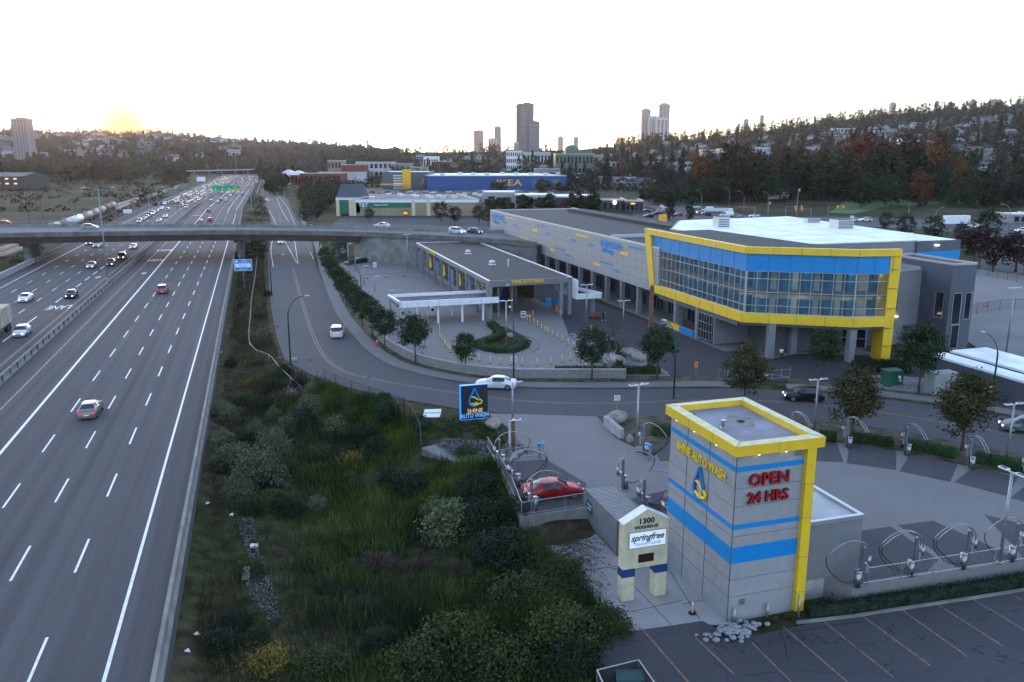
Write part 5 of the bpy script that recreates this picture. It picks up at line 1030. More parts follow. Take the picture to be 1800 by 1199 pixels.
# ---- grasses: more than anybody could count
def inside(x, y, P):
    ins = np.zeros(x.shape, bool)
    for i in range(len(P)):
        ax, ay = P[i]; bx, by = P[(i + 1) % len(P)]; c = ((ay > y) != (by > y))
        if ay != by: ins ^= c & (x < (bx - ax) * (y - ay) / (by - ay) + ax)
    return ins
def grass_patch(name, lab, poly, dens, h0, h1, wd, m_, seed, lean=.5, drop=None, far=None):
    rg = np.random.default_rng(seed); P = np.array([(p[0], p[1]) for p in poly]); lo, hi = P.min(0), P.max(0); n = int((hi - lo).prod() * dens)
    x, y = rg.uniform(lo[0], hi[0], n), rg.uniform(lo[1], hi[1], n); k = inside(x, y, P); x, y = x[k], y[k]
    if drop is not None: k = rg.uniform(size=len(x)) < drop(x, y); x, y = x[k], y[k]
    z = gz(x, y); n = len(x); h = rg.uniform(h0, h1, n) * (.6 + .5 * (fbm(x, y, 2.3) + 1)); a = rg.uniform(0, 6.28, n) + fbm(x, y, 5.) * 1.5
    wv = np.stack([np.cos(a), np.sin(a), np.zeros(n)], 1) * wd; ld = np.stack([-np.sin(a), np.cos(a), np.zeros(n)], 1) * (rg.uniform(.1, 1, n) * lean * h)[:, None]
    b0 = np.stack([x, y, z - .05], 1); up = np.zeros((n, 3)); up[:, 2] = h
    v = np.stack([b0 - wv, b0 + wv, b0 + wv * .75 + ld * .35 + up * .6, b0 - wv * .75 + ld * .35 + up * .6, b0 + ld + up], 1)
    v = v.reshape(-1, 3); i = np.arange(n)[:, None] * 5
    f = np.concatenate([i + [0, 1, 2, 3], i + [3, 2, 4, 4]]).reshape(-1, 4)
    f3 = np.concatenate([i + [0, 1, 2], i + [0, 2, 3], i + [3, 2, 4]]).reshape(-1, 3)
    o = link(name, arr_mesh(name, v, f3, M[m_])); return tag(o, lab, 'grass', None, 'stuff')
mat('grass green', (.018, .032, .010), .9, c2=(.10, .145, .03), vs=.3, det=7, spec=.1); mat('grass dark', (.018, .032, .016), .9, c2=(.035, .05, .024), vs=.5, det=6, spec=.1); mat('grass dry', (.10, .07, .045), .9, c2=(.05, .045, .022), vs=.5, det=7, spec=.1)
DITCH = [TS(-4.9, 22), TS(-4.9, 66), G(400, 740), G(470, 700), G(560, 668), G(600, 684), G(700, 720), G(740, 780), G(800, 812), G(872, 815), G(925, 925), G(960, 960, -1.2), G(1060, 1066, -1.2), G(1110, 1115, -1.2), G(1060, 1125, -1.2), G(1035, 1210, -1.2), G(1000, 1500, -1.2), G(300, 1500)]
green_w = lambda x, y: np.clip((toTS(x, y)[0] - 1) / 4, 0.05, 1) * np.clip(.55 + fbm(x, y, 3.) * .7 + fbm(x, y, 7.) * .4, .04, 1)
grass_patch('tall_grass', 'tall green grass filling the ditch between motorway and yard', DITCH, 95, .45, 1.05, .022, 'grass green', 1, .8, green_w)
grass_patch('reed_grass', 'dark reeds in the wet bottom of the ditch', DITCH, 26, .8, 1.5, .022, 'grass dark', 2, .7, lambda x, y: np.clip(1.1 - np.abs(toTS(x, y)[0] - 7) / 7, 0, 1) * np.clip(.5 + fbm(x, y, 6.), 0, 1))
grass_patch('dry_grass', 'dry brown grass on the slope below the motorway barrier', DITCH, 50, .2, .6, .018, 'grass dry', 3, .9, lambda x, y: np.clip(1.2 - (toTS(x, y)[0] + 5) / 9, .1, 1) * np.clip(.6 + fbm(x, y, 3.) * .7, .05, 1))
MED = [TS(-5, 66), TS(-5, 228), TS(1.2, 228), TS(.9, 177), TS(.8, 138), TS(1.8, 108), G(498, 645), G(560, 672), G(470, 700), G(400, 740)]
grass_patch('dry_grass', 'brown dry grass on the strip between motorway and side road', MED, 22, .3, .8, .03, 'grass dry', 4, .8, lambda x, y: np.clip(.7 + fbm(x, y, 5.) * .6, .1, 1))
grass_patch('verge_grass', 'short greenish grass tufts on the strip beside the side road', MED, 10, .2, .6, .03, 'grass dark', 5, .8, lambda x, y: np.clip(-.1 + fbm(x + 9, y, 7.), 0, 1))
grass_patch('bank_grass', 'short grass on the bank along the black chain-link fence', [G(600, 686), G(700, 720), G(740, 745), G(800, 735), G(858, 745), G(868, 790), G(800, 815), G(735, 778), G(690, 735)], 40, .12, .35, .02, 'grass green', 6, .8)
# hedges (each one clipped body of leaves)
def hedge(P, wd, h, lab, m_='leaf hedge', dens=260, leaf=.07, z=0., nm='hedge'):
    P = resample(P, .4); rg = np.random.default_rng(len(lab)); o = []
    for i in range(len(P) - 1):
        n = int(dens * (P[i + 1] - P[i]).length * (wd + h) / 2); t = rg.uniform(0, 1, n)
        if n < 1: continue
        d = (P[i + 1] - P[i]).normalized(); s_ = rg.choice([0, 1, 2], n, p=[.3, .3, .4]); u = rg.uniform(-.5, .5, n); zz_ = rg.uniform(0, 1, n)
        u = np.where(s_ == 0, -.5, np.where(s_ == 1, .5, u)) * wd + rg.normal(size=n) * .05; zz_ = np.where(s_ == 2, 1, zz_) * h + rg.normal(size=n) * .06
        o.append(np.stack([P[i].x + (P[i + 1].x - P[i].x) * t + d.y * u, P[i].y + (P[i + 1].y - P[i].y) * t - d.x * u, z + np.abs(zz_)], 1))
    v, f = leaf_quads(np.concatenate(o), leaf, rg=rg, up=.6); n0 = len(v)
    m = MB(); wallpoly(m, P, wd * .85, z, z + h * .92); cv_ = np.array(m.v); cf = np.array(m.f)
    v = np.concatenate([v, cv_]); f = np.concatenate([f, cf + n0]); return tag(link(nm, arr_mesh(nm, v, f, M[m_])), lab, 'hedge', 'clipped hedges')
hedge(GP((975, 657), (1040, 657), (1160, 657)), 1.1, .9, 'low clipped hedge along the front of the boulder bed')
hedge(GP((1082, 652), (1090, 640), (1086, 622), (1078, 606)), .8, .7, 'short curved hedge beside the white posts')
hedge(GP((862, 572), (880, 590), (862, 600), (845, 606), (850, 614), (866, 618)), 1.3, .7, 'curved hedge round the left side of the planted island')
hedge(GP((866, 617), (890, 619), (912, 612), (918, 604)), 1.5, .6, 'low hedge on the near side of the planted island')
hedge(GP((1145, 765), (1190, 764), (1300, 764)), 1.2, .9, 'hedge behind the stalls just left of the tower')
hedge(GP((1440, 772), (1470, 776)), 1.1, .8, 'short piece of hedge right of the tower crown, before the first arches')
hedge(GP((1495, 776), (1570, 785)), 1.3, .8, 'hedge between the first and the second back arches')
hedge(GP((1585, 786), (1640, 797), (1680, 806)), 1.3, .8, 'hedge between the second and the third back arches')
hedge(GP((1712, 812), (1760, 822), (1830, 840)), 1.3, .9, 'hedge at the right end of the back stalls')
hedge(GP((610, 466), (640, 461), (662, 455)), 1.2, .9, 'dark hedge at the far end of the lot before the abutment')
hedge(GP((740, 455), (770, 452), (860, 446)), 1.2, .9, 'dark hedge behind the car wash hall under the ramp')
hedge(GP((1500, 655), (1560, 652), (1600, 655)), 1.5, 1.4, 'dark tall hedge behind the green utility cabinet', 'leaf dark')
hedge(GP((1660, 680), (1740, 690), (1850, 715)), 1.8, 1.6, 'dark hedge in front of the slatted bin enclosure', 'leaf dark')
hedge(GP((735, 757), (752, 752)), 1.2, .9, 'square clipped bush under the pale sign board roof', 'leaf dark')
hedge(GP((1422, 1082), (1505, 1074), (1558, 1065), (1650, 1052), (1720, 1041), (1800, 1028), (1950, 1004), z=-1.2), .8, .75, 'dark low planted strip along the front wall of the wash yard', 'leaf dark', z=-1.25)
# boulders
def boulder(px, py, r, lab, z=0.05, sq=(1.2, 1, .7), c='boulder', nm='boulder', grp='boulders'):
    m = MB(); m.ball((0, 0, 0), 1, 6, 0, sq, .25); p = G(px, py, z); o = m.build(nm, M[c], None, True); o.location = (p.x, p.y, z + r * sq[2] * .45); o.scale = (r, r, r); o.rotation_euler[2] = R_.random() * 6; return tag(o, lab, 'rock', grp)
mat('boulder', (.26, .23, .2), .85, var=.25, vs=1.5, bump=.4); mat('boulder grey', (.27, .28, .3), .85, var=.25, vs=2., bump=.4)
for a in ((1084, 741, .95, 'largest brown boulder on the bank behind the entrance wall', .1, (1.6, .9, .8)), (1107, 777, .42, 'upright pale rock beside the driveway edge', .05, (.8, .8, 1.3)), (1124, 792, .4, 'small grey rock near the blue-topped post', .05), (1104, 625, 1.0, 'tan boulder in the bed behind the hedge, upper one', .1), (1087, 637, 1.15, 'long smooth grey boulder behind the hedge', .1, (1.6, .8, .55)), (1123, 633, .95, 'rounded grey boulder near the totem pole', .1),
          (857, 613, .55, 'pale boulder at the tip of the planted island', .1), (897, 592, .6, 'grey boulder in the middle of the planted island', .1), (867, 747, .9, 'pale flat boulder in the bed beside the blue sign', .0, (1.7, .9, .5)), (1457, 768, .5, 'grey rock between two hedges behind the stalls', .1)):
    boulder(*a)
mat('river stone', (.24, .25, .26), .8, var=.2, vs=6.); mat('gully stone', (.13, .14, .16), .85, var=.4, vs=7.)
def stones(name, lab, cx, cy, w_, h_, n, r, z, sd, poly=None):
    rg = np.random.default_rng(sd); m = MB(); 
    for k in range(n):
        if poly: 
            P = np.array([(p.x, p.y) for p in poly]); x, y = rg.uniform(P[:, 0].min(), P[:, 0].max()), rg.uniform(P[:, 1].min(), P[:, 1].max())
            if not inside(np.array([x]), np.array([y]), P)[0]: continue
        else: x, y = cx + rg.normal() * w_, cy + rg.normal() * h_
        q = r * rg.uniform(.6, 1.4); zz_ = z if z is not None else gz1(x, y) + .03; m.ball((x, y, zz_ + q * .3), q, 3, 0, (1.2, 1, .75), .3)
    return tag(m.build(name, M['gully stone'] if z is None else M['river stone']), lab, 'stones', None, 'stuff')
p = G(1290, 1112, -1.2)
for k in range(70):     # the heap of round stones by the tower corner, one by one
    x, y = R_.gauss(0, 1.0), R_.gauss(0, .42); r = R_.uniform(.1, .2); m = MB(); m.ball((0, 0, 0), r, 4, 0, (1.2, 1, .8), .3); o = m.build('river_stone', M['river stone'], None, True); o.location = (p.x + x * .95 + .2 * y, p.y + y + x * .3, -1.2 + r * .6 + max(0, .25 - abs(x) * .15 - abs(y) * .3)); tag(o, 'round grey river stone in the heap at the front corner of the tower', 'stone', 'stones heaped at the tower corner')
stones('gravel', 'pale rubble in the gully beside the motorway slope', 0, 0, 0, 0, 4200, .05, None, 2, [G(415, 905, -1), G(445, 915, -1.5), G(458, 975, -1.5), G(480, 1040, -2), G(500, 1100, -2), G(470, 1095, -1.6), G(440, 1050, -1.2), G(425, 1000, -1), G(432, 960, -1)])
stones('gravel', 'pale stones in the bed behind the clipped hedge', 0, 0, 0, 0, 900, .1, .08, 3, GP((1085, 655), (1108, 615), (1140, 628), (1165, 650), (1175, 657)))
stones('gravel', 'pale stones in the bed around the utility cabinet', 0, 0, 0, 0, 700, .1, .14, 4, GP((1500, 672), (1530, 666), (1640, 676), (1670, 694), (1600, 688)))
stones('gravel', 'pale stones behind the chain-link fence below the blue sign', 0, 0, 0, 0, 900, .08, None, 5, GP((745, 785), (785, 770), (860, 775), (860, 805), (810, 812)))
stones('gravel', 'pale stones in the strip beside the exit lane', 0, 0, 0, 0, 400, .1, .06, 6, GP((1000, 588), (1012, 586), (1062, 615), (1048, 618)))
# ================================================================== THINGS ON THE WASH YARD
def vacuum(double, seed=0):
    root = thing('vacuum_station', None, 'vacuum station')
    m = MB(); m.box(-.09, .09, -.09, .09, 0, 2.5); m.box(-.16, .16, -.16, .16, 0, .05); m.ball((0, 0, 2.53), .1, 5); m.build('post', M['steel bright'], root)
    m = MB()
    for dy in ((-.12, .12) if double else (0,)):
        pts = [(-.42, dy, 1.9), (-.4, dy, 2.25), (-.1, dy, 2.7), (.5, dy, 3.05), (1.15, dy, 3.12), (1.8, dy, 2.95), (2.4, dy, 2.6), (2.75, dy, 2.3)]
        P = resample(pts, .25); m.tube(P, .036, 6)
    m.build('boom_arch', M['steel bright'], root, True)
    m = MB()
    for j, dy in enumerate((-.12, .12) if double else (0,)):
        P = resample([(2.75, dy, 2.3), (2.72, dy, 1.9), (2.3 - j * .3, dy, 1.2), (1.5 - j * .3, dy + .1, .55), (.8, dy + .1, .4), (.25, dy, .8), (.12, dy, 1.1)], .2); m.tube(P, .032, 6)
    m.build('hose', M['rubber'], root, True)
    for dy in ((-.12, .12) if double else (0,)):
        m = MB(); m.cyl(-.42, dy, 1.3, 1.9, .13, 12); m.cyl(-.42, dy, 1.15, 1.3, .06, 8, .13); m.build('canister', M['steel bright'], root, True)
    m = MB(); m.cyl(.35, .1, .0, 1.0, .2, 12); m.cyl(.35, .1, 1.0, 1.08, .23, 12); m.build('waste_bin', M['steel bright'], root, True)
    m = MB(); m.box(-.3, -.12, -.16, .16, .9, 1.5); b_ = m.build('control_box', M['metal silver'], root); m = MB(); m.box(-.31, -.3, -.1, .1, 1.3, 1.42); m.build('display', mat('red led', (.5, .02, .05), .4, emit=.04), b_)
    return snap(root)
VS, VD = vacuum(False), vacuum(True)
PI = math.pi
for dbl, px, py, rz, lab in ((0, 878, 822, TH, 'farthest vacuum arch by the yard fence, behind the white lamp pole'), (1, 904, 857, TH, 'double vacuum arch between the lamp pole and the red car'), (0, 934, 899, TH, 'vacuum arch at the tail of the red car by the fence corner'), (0, 1094, 860, TH, 'single vacuum arch behind the grey container'), (1, 1131, 899, TH, 'double vacuum arch between container and tower'), (1, 1175, 925, TH, 'vacuum arch half hidden behind the address sign gable'),
                          (0, 1130, 798, TH - 1.2, 'vacuum arch beside the twin-headed lamp, left of the tower'), (1, 1390, 776, TH - PI / 2, 'vacuum arch peeping over the yellow crown of the tower'), (1, 1487, 786, TH - PI / 2 - .05, 'first back-row vacuum arch right of the tower crown'), (1, 1590, 799, TH - PI / 2 - .15, 'back-row vacuum arch between two striped gaps, second from the tower'), (1, 1702, 822, TH - PI / 2 - .35, 'back-row vacuum arch under the bronze tree on the right'), (1, 1802, 848, TH - PI / 2 - .4, 'back-row vacuum arch cut by the edge of the picture'),
                          (0, 1513, 1029, TH + PI, 'vacuum post at the corner of the wing wall'), (1, 1605, 1010, TH + PI, 'front-row double vacuum arch, first from the wing wall'), (1, 1697, 997, TH + PI, 'front-row double vacuum arch in the middle'), (0, 1782, 984, TH + PI, 'front-row vacuum arch behind the tall front lamp pole')):
    place(VD if dbl else VS, G(px, py, .03), rz, lab, 'stainless vacuum arches')
# container
T = TF('shipping_container', 'grey corrugated shipping container on the concrete pad behind the address sign', 'container', 22.5, 48.4, -1.22)
m = T.mb(); m.box(22.55, 24.95, 48.5, 54.5, -1.1, 1.34); T.part(m, 'body', mat('container grey', (.22, .235, .24), .5, var=.1, vs=1.5))
m = T.mb()
for k in range(26): q = 48.62 + k * .23; m.box(22.5, 22.55, q, q + .12, -1.0, 1.3); m.box(24.95, 25., q, q + .12, -1.0, 1.3); m.box(22.6, 24.9, q, q + .12, 1.34, 1.375)
T.part(m, 'corrugation', M['container grey'])
m = T.mb()
for t in (22.5, 24.9):
    for q in (48.4, 54.5): m.box(t, t + .1, q, q + .1, -1.2, 1.4)
for q in (48.4, 54.5): m.box(22.6, 24.9, q, q + .1, 1.28, 1.4); m.box(22.6, 24.9, q, q + .1, -1.2, -1.05)
for t in (22.5, 24.9): m.box(t, t + .1, 48.5, 54.5, 1.3, 1.4); m.box(t, t + .1, 48.5, 54.5, -1.2, -1.05)
T.part(m, 'frame', mat('container rust', (.16, .13, .12), .6, var=.4, vs=3.))
m = T.mb(); m.box(22.47, 22.5, 52.8, 53.9, -.15, .75); lg = T.part(m, 'logo_panel', mat('navy panel', (.02, .06, .12), .5)); T.txt('STORAGE', M['white paint'], .2, 22.46, 53.3, .5, 'l', ex=.004, bold=.004); T.txt('BOX', M['white paint'], .3, 22.46, 53.3, .2, 'l', ex=.004, bold=.004)
m = T.mb()
for t in (23.1, 23.5, 24., 24.4): m.tube([(t, 48.37, -1.0), (t, 48.37, 1.25)], .02, 6)
T.part(m, 'lock_rod', M['galvanised'])
# address sign on two legs
T = TF('address_sign', 'cream gabled address sign on two legs with navy bands, reading 1300 Woolridge', 'sign', 20.4, 42.7, -1.22)
a0, a1, b0, b1 = 20.3, 23.35, 42.7, 43.35; eave, low = 3.95, .95; zt_ = 4.75
m = T.mb(); prof = [(a0, low), (a1, low), (a1, eave), ((a0 + a1) / 2, zt_), (a0, eave)]
m.add([(x, q, z) for q in (b0, b1) for x, z in prof], [(0, 1, 2, 3, 4), (9, 8, 7, 6, 5)] + [(i, 5 + i, 5 + (i + 1) % 5, (i + 1) % 5) for i in range(5)]); T.part(m, 'sign_body', M['cream stucco'])
m = T.mb(); ap = (a0 + a1) / 2
for x0, x1 in ((a0 - .06, ap), (a1 + .06, ap)): m.add([(x0, b0 - .04, eave), (x1, b0 - .04, zt_ + .03), (x1, b1 + .04, zt_ + .03), (x0, b1 + .04, eave), (x0, b0 - .04, eave + .07), (x1, b0 - .04, zt_ + .1), (x1, b1 + .04, zt_ + .1), (x0, b1 + .04, eave + .07)], [(0, 1, 2, 3), (7, 6, 5, 4), (0, 4, 5, 1), (1, 5, 6, 2), (2, 6, 7, 3), (3, 7, 4, 0)])
T.part(m, 'roof_flashing', M['white paint'])
for x in (a0, a1 - .82):
    m = T.mb(); m.box(x, x + .82, b0, b1, -1.22, .42); T.part(m, 'leg', M['cream stucco']); m = T.mb(); m.box(x - .03, x + .85, b0 - .03, b1 + .03, .42, .92); T.part(m, 'navy_band', M['navy band'])
T.txt('1300', M['black'], .5, ap, b0 - .012, 4.05, 'f', ex=.01, bold=.06, sx=1.1); T.txt('WOOLRIDGE', M['black'], .29, ap, b0 - .012, 3.66, 'f', ex=.01, bold=.035, sx=.92)
m = T.mb(); m.box(a0 + .33, a1 - .15, b0 - .05, b0, 2.3, 3.42); pf = T.part(m, 'panel_frame', mat('panel edge', (.35, .3, .25), .6)); m = T.mb(); m.box(a0 + .4, a1 - .2, b0 - .065, b0 - .05, 2.36, 3.36); T.part(m, 'lit_panel', mat('lit panel', (.65, .75, .85), .4, emit=.03), pf)
T.txt('springfree', M['black'], .6, ap + .06, b0 - .075, 3.0, 'f', ex=.005, bold=.05, shear=.35, sx=.92); T.txt('TRAMPOLINE', mat('grey letter', (.25, .3, .36), .5), .26, ap + .1, b0 - .075, 2.56, 'f', ex=.005, sx=1.15)
m = T.mb(); m.box(a0 + 1.05, a1 - .95, b0 - .03, b0, 1.3, 1.85); T.part(m, 'display_board', M['screen dark'])
# blue double-sided pylon sign
T = TF('pylon_sign', 'dark blue-edged sign board with drop emblem reading Shine Auto Wash at the driveway', 'sign', 18.1, 75.5, -.2)
pa = G(812, 745); pz = toTS(pa.x, pa.y); x0 = pz[0]; q0 = pz[1]; zb_, zt_ = HZ(pa, 738), HZ(pa, 679)
a, b_ = PS(810, 700, q0)[0], PS(857, 700, q0)[0]
T.o.location = TS(x0, q0, -.3); T.b = (x0, q0, -.3)
m = T.mb(); m.box(a, b_, q0 - .05, q0 + .3, zb_, zt_); T.part(m, 'board', mat('board dark', (.015, .02, .03), .4))
m = T.mb(); m.box(a - .06, a, q0 - .08, q0 + .33, zb_, zt_ + .06); m.box(a, b_ + .03, q0 - .08, q0 + .33, zt_, zt_ + .06); m.box(a, b_ + .03, q0 - .08, q0 + .33, zb_ - .05, zb_); T.part(m, 'blue_edge', mat('edge lit', (.02, .2, .7), .4, emit=.08))
for x in (a + .12, b_ - .2): m = T.mb(); m.box(x, x + .14, q0 + .02, q0 + .2, -1.2, zb_); T.part(m, 'post', M['black'])
cx = (a + b_) / 2; hh = zt_ - zb_
drop_logo(T, (cx, q0 - .1, zb_ + hh * .65), 'f', hh * .54); T.txt('SHINE', mat('tan letter', (.8, .45, .2), .5, emit=.03), hh * .17, cx + .05, q0 - .07, zb_ + hh * .24, 'f', ex=.02, bold=.02); T.txt('AUTO WASH', mat('pale blue letter', (.2, .5, .8), .5, emit=.03), hh * .19, cx, q0 - .07, zb_ + hh * .1, 'f', ex=.02, bold=.02, sx=.74)
# second, far, blurry pylon by the underpass
T = TF('pylon_sign', 'small dark sign board with yellow emblem far off at the underpass end of the lot', 'sign', 19, 196, 0)
p = G(603, 456); t, q = toTS(p.x, p.y); T.o.location = TS(t, q); T.b = (t, q, 0); m = T.mb(); m.box(t - 1.1, t + 1.1, q, q + .3, .2, 4.4); T.part(m, 'board', M['board dark']); drop_logo(T, (t, q - .1, 2.7), 'f', 2.0, d=.1)
# totem poles
def totem(px, py, ytop, r, lab, base=True):
    p = G(px, py); h = HZ(p, ytop); root = thing('totem_pole', lab, 'totem pole', (p.x, p.y, 0), .4, 'carved poles'); m = MB(); P = []; rs = []
    n = 26
    for i in range(n + 1): P.append((math.sin(i * 1.7) * .02, math.cos(i * 2.3) * .02, h * i / n)); rs.append(r * (1 - .28 * i / n) * (1 + .09 * math.sin(i * 2.1)))
    m.tube(P, rs, 12)
    for i in range(9):
        z = h * (.08 + i * .1); q = r * (1 - .25 * z / h)
        for a in (-.5, .5): m.ball((math.sin(a) * q * .95, -math.cos(a) * q * .95, z), q * .28, 4, 0, (1, .7, .8))
        m.ball((0, -q * 1.02, z - h * .03), q * .3, 4, 0, (.9, .8, 1.2))
    m.build('carved_shaft', mat('carved wood', (.20, .10, .05), .75, c2=(.07, .035, .02), vs=3.5, det=6, bump=.6, bs=9), root, True)
    if base: m = MB(); m.box(-r * 1.5, r * 1.5, -r * 1.5, r * 1.5, -.3, .7); m.build('plinth', M['concrete pale'], root)
    return root
totem(1141, 648, 502, .36, 'very tall carved wooden totem pole in front of the glass corner', False); totem(902, 806, 735, .21, 'short carved reddish totem pole on a concrete plinth in the fenced bed')
# lamp posts on the yard (white square poles with flat LED heads)
def yard_lamp(heads, h):
    root = thing('lamp_post', None, 'lamp post'); m = MB(); m.tube([(0, 0, 0), (0, 0, h)], [.11, .085], 10); m.cyl(0, 0, 0, .12, .2, 12); m.build('pole', M['galvanised'], root, True)
    for sx in ((-1, 1) if heads == 2 else (1,)):
        m = MB(); m.bar((0, 0, h - .05), (sx * .35, 0, h), .07); m.box(min(sx * .3, sx * .95), max(sx * .3, sx * .95), -.17, .17, h, h + .09); hd = m.build('lamp_head', M['white paint'], root); m = MB(); m.box(min(sx * .4, sx * .88), max(sx * .4, sx * .88), -.12, .12, h + .09, h + .1); m.build('lamp_panel', M['black'], hd)
    return snap(root)
L1 = {}
def ylamp(heads, px, py, ytop, rz, lab):
    p = G(px, py, .03); h = HZ(p, ytop) - .1
    L = yard_lamp(heads, h); L.location = p; L.rotation_euler[2] = rz; tag(L, lab, None, 'pale lamp posts around the wash site'); return L
ylamp(1, 896, 838, 738, TH + 0.0, 'pale lamp post rising through the left vacuum arches'); ylamp(1, 901, 742, 671, TH, 'slim lamp post at the driveway beside the white sedan'); ylamp(2, 1119, 790, 675, TH + .1, 'twin-headed lamp post between driveway and tower'); ylamp(2, 1431, 760, 666, TH, 'lamp post lit from below right of the tower crown'); ylamp(2, 1768, 818, 709, TH, 'lamp post at the back stalls by the right edge')
ylamp(2, 1757, 990, 828, TH + PI / 2, 'tallest front lamp post among the front vacuum arches'); ylamp(2, 890, 606, 528, TH, 'twin-headed lamp post on the planted island before the hall'); ylamp(2, 1030, 578, 500, TH, 'twin-headed lamp post at the exit canopy'); ylamp(2, 1095, 582, 528, TH, 'twin-headed lamp post left of the tall totem pole'); ylamp(2, 1768, 625, 505, TH, 'tall pale lamp post above the bin enclosure')
for px, py, yt, hd, lab in ((625, 478, 453, 1, 'slim lamp post at the far lot corner'), (640, 500, 467, 1, 'slim lamp post behind the street trees'), (659, 512, 485, 1, 'short slim lamp post over the tree row'), (686, 544, 510, 1, 'slim lamp post before the left canopy'), (717, 433 + 40, 412, 2, 'lamp post behind the columnar tree'), (729, 463, 421, 2, 'lamp post at the corner of the hall roof'), (613, 470, 428, 1, 'lamp post next to the far sign board')): ylamp(hd, px, py, yt, TH, lab)
# green curved street lamps
def curved_lamp(h, arm, m_, r=.09):
    root = thing('street_lamp', None, 'street lamp'); m = MB(); m.cyl(0, 0, 0, .3, r * 2, 10, r * 1.5); m.tube([(0, 0, 0), (0, 0, h * .7)] + [(arm * (1 - math.cos(a)) , 0, h * .7 + (h * .3) * math.sin(a)) for a in np.linspace(.15, 1.5, 8)], [r * 1.2] + [r] * 2 + [r * .6] * 7, 8); m.build('pole', m_, root, True)
    m = MB(); m.ball((arm + .2, 0, h), .3, 5, 0, (1.3, .55, .3)); m.build('lamp_head', mat('lamp cover', (.5, .52, .54), .4), root, True); return snap(root)
GL = curved_lamp(9.2, 2.3, M['green pole'])
SL = curved_lamp(10.5, 2.6, mat('pole grey', (.22, .25, .27), .5, .3), .11)
place(GL, G(511, 640), math.radians(20), 'dark green curved street lamp on the left edge of the bend', 'green street lamps', scale=(1., 1., .95))
for px, py, rz, s_, lab in ((903, 676, 100, .95, 'green street lamp on the pavement carrying a no-turn sign'), (1184, 700, 110, .9, 'green street lamp to the left of the tower crown'), (1743, 705, 100, .78, 'dark street lamp in front of the bin enclosure'), (637, 560, 160, 1., 'green street lamp among the street trees'), (563, 450, 160, .9, 'green street lamp under the overpass corner'), (478, 520, 10, .85, 'thin green pole on the dry verge')):
    place(GL, G(px, py), math.radians(rz), lab, 'green street lamps', scale=(1, 1, s_))
# motorway lamps on the median
def mast(h, lab, px, py, arm=1):
    p = G(px, py); root = thing('motorway_lamp', lab, 'lamp post', (p.x, p.y, 0), TH, 'motorway lamp masts'); m = MB(); m.tube([(0, 0, 0), (0, 0, h)], [.17, .09], 8); m.cyl(0, 0, 0, 1.1, .3, 8, .2)
    if arm: m.tube([(0, 0, h - .5), (-1.5, 0, h + .1), (-2.5, 0, h + .2)], .05, 5); m.tube([(0, 0, h - .5), (1.5, 0, h + .1), (2.5, 0, h + .2)], .05, 5)
    m.build('pole', M['pole grey'], root, True); m = MB()
    if arm: m.ball((-2.8, 0, h + .2), .35, 4, 0, (1.3, .5, .3)); m.ball((2.8, 0, h + .2), .35, 4, 0, (1.3, .5, .3)); m.build('lamp_head', M['lamp cover'], root)
mast(19.5, 'tall grey lamp mast on the median in front of the overpass', 190, 497); mast(21, 'tall lamp mast beside the overpass pier', 421, 455, 0)
for px, py, yt, lab in ((312, 372, 332, 'lamp mast at the far shoulder beyond the overpass'), (265, 392, 341, 'lamp mast by the railway field beyond the overpass'), (338, 371, 334, 'lamp mast on the median beyond the overpass'), (418, 335, 270, 'far lamp mast near the vanishing point of the motorway'), (385, 330, 290, 'far lamp mast left of the green gantry'), (278, 361, 330, 'thin mast behind the noise board'), (501, 358, 330, 'lamp mast beside the far side road')): mast(HZ(G(px, py), yt), lab, px, py)
def upole(px, py, ytop, lab, cross=1.2, r=.14, c='bark2'):
    p = G(px, py); z0 = gz1(p.x, p.y); h = HZ(p, ytop); root = thing('utility_pole', lab, 'utility pole', (p.x, p.y, z0), TH + .3, 'utility poles'); m = MB(); m.tube([(0, 0, -.5), (0, 0, h - z0)], [r, r * .7], 6); m.build('pole', M[c], root)
    if cross: m = MB(); m.bar((-cross, 0, h - z0 - .4), (cross, 0, h - z0 - .4), .14); m.build('crossarm', M[c], root)
for px, py, yt, cr, lab in ((132, 362, 320, 0, 'plain pole in the field left of the railway'), (183, 342, 304, 3.5, 'pole with broad crossarm standing alone in the field'), (74, 382, 350, 0, 'pole in the field left of the tank wagons'), (64, 366, 326, 1, 'pole with lamp by the rail sheds'), (208, 372, 345, 0, 'pole directly behind the tank wagons'), (234, 335, 300, 1, 'distant pole behind the field crest'), (85, 330, 312, 6, 'crossarm frame by the rail sheds'), (11, 340, 305, 1, 'pole before the rail sheds'), (55, 410, 328, 0, 'dark pole on the overpass end carrying a camera')): upole(px, py, yt, lab, cr)
# signs
def road_sign(px, py, yt, wpx, hpx, lab, face_fn, post='galvanised', z=0., face=0., name='road_sign'):
    p = G(px, py, z); d = p.y * cP + (H - z) * sP; k = d / F; top = HZ(p, yt); w_, h_ = wpx * k, hpx * k
    root = thing(name, lab, 'sign', p, face); m = MB(); m.tube([(0, .05, 0), (0, .05, top - z)], .04, 6); m.build('post', M[post], root); face_fn(root, w_, h_, top - z - h_ / 2); return root
def plate(root, w_, h_, zc, mm, nm='plate', y=0., t=.03):
    m = MB(); m.box(-w_ / 2, w_ / 2, y - t, y, zc - h_ / 2, zc + h_ / 2); return m.build(nm, M[mm], root)
mat('chevron yellow', (.85, .38, .01), .5); mat('sign back', (.16, .17, .17), .5, .4); mat('sign red', (.5, .02, .03), .5); mat('info blue', (.0, .16, .5), .45, emit=.02); mat('gantry green', (.0, .26, .13), .45, emit=.015)
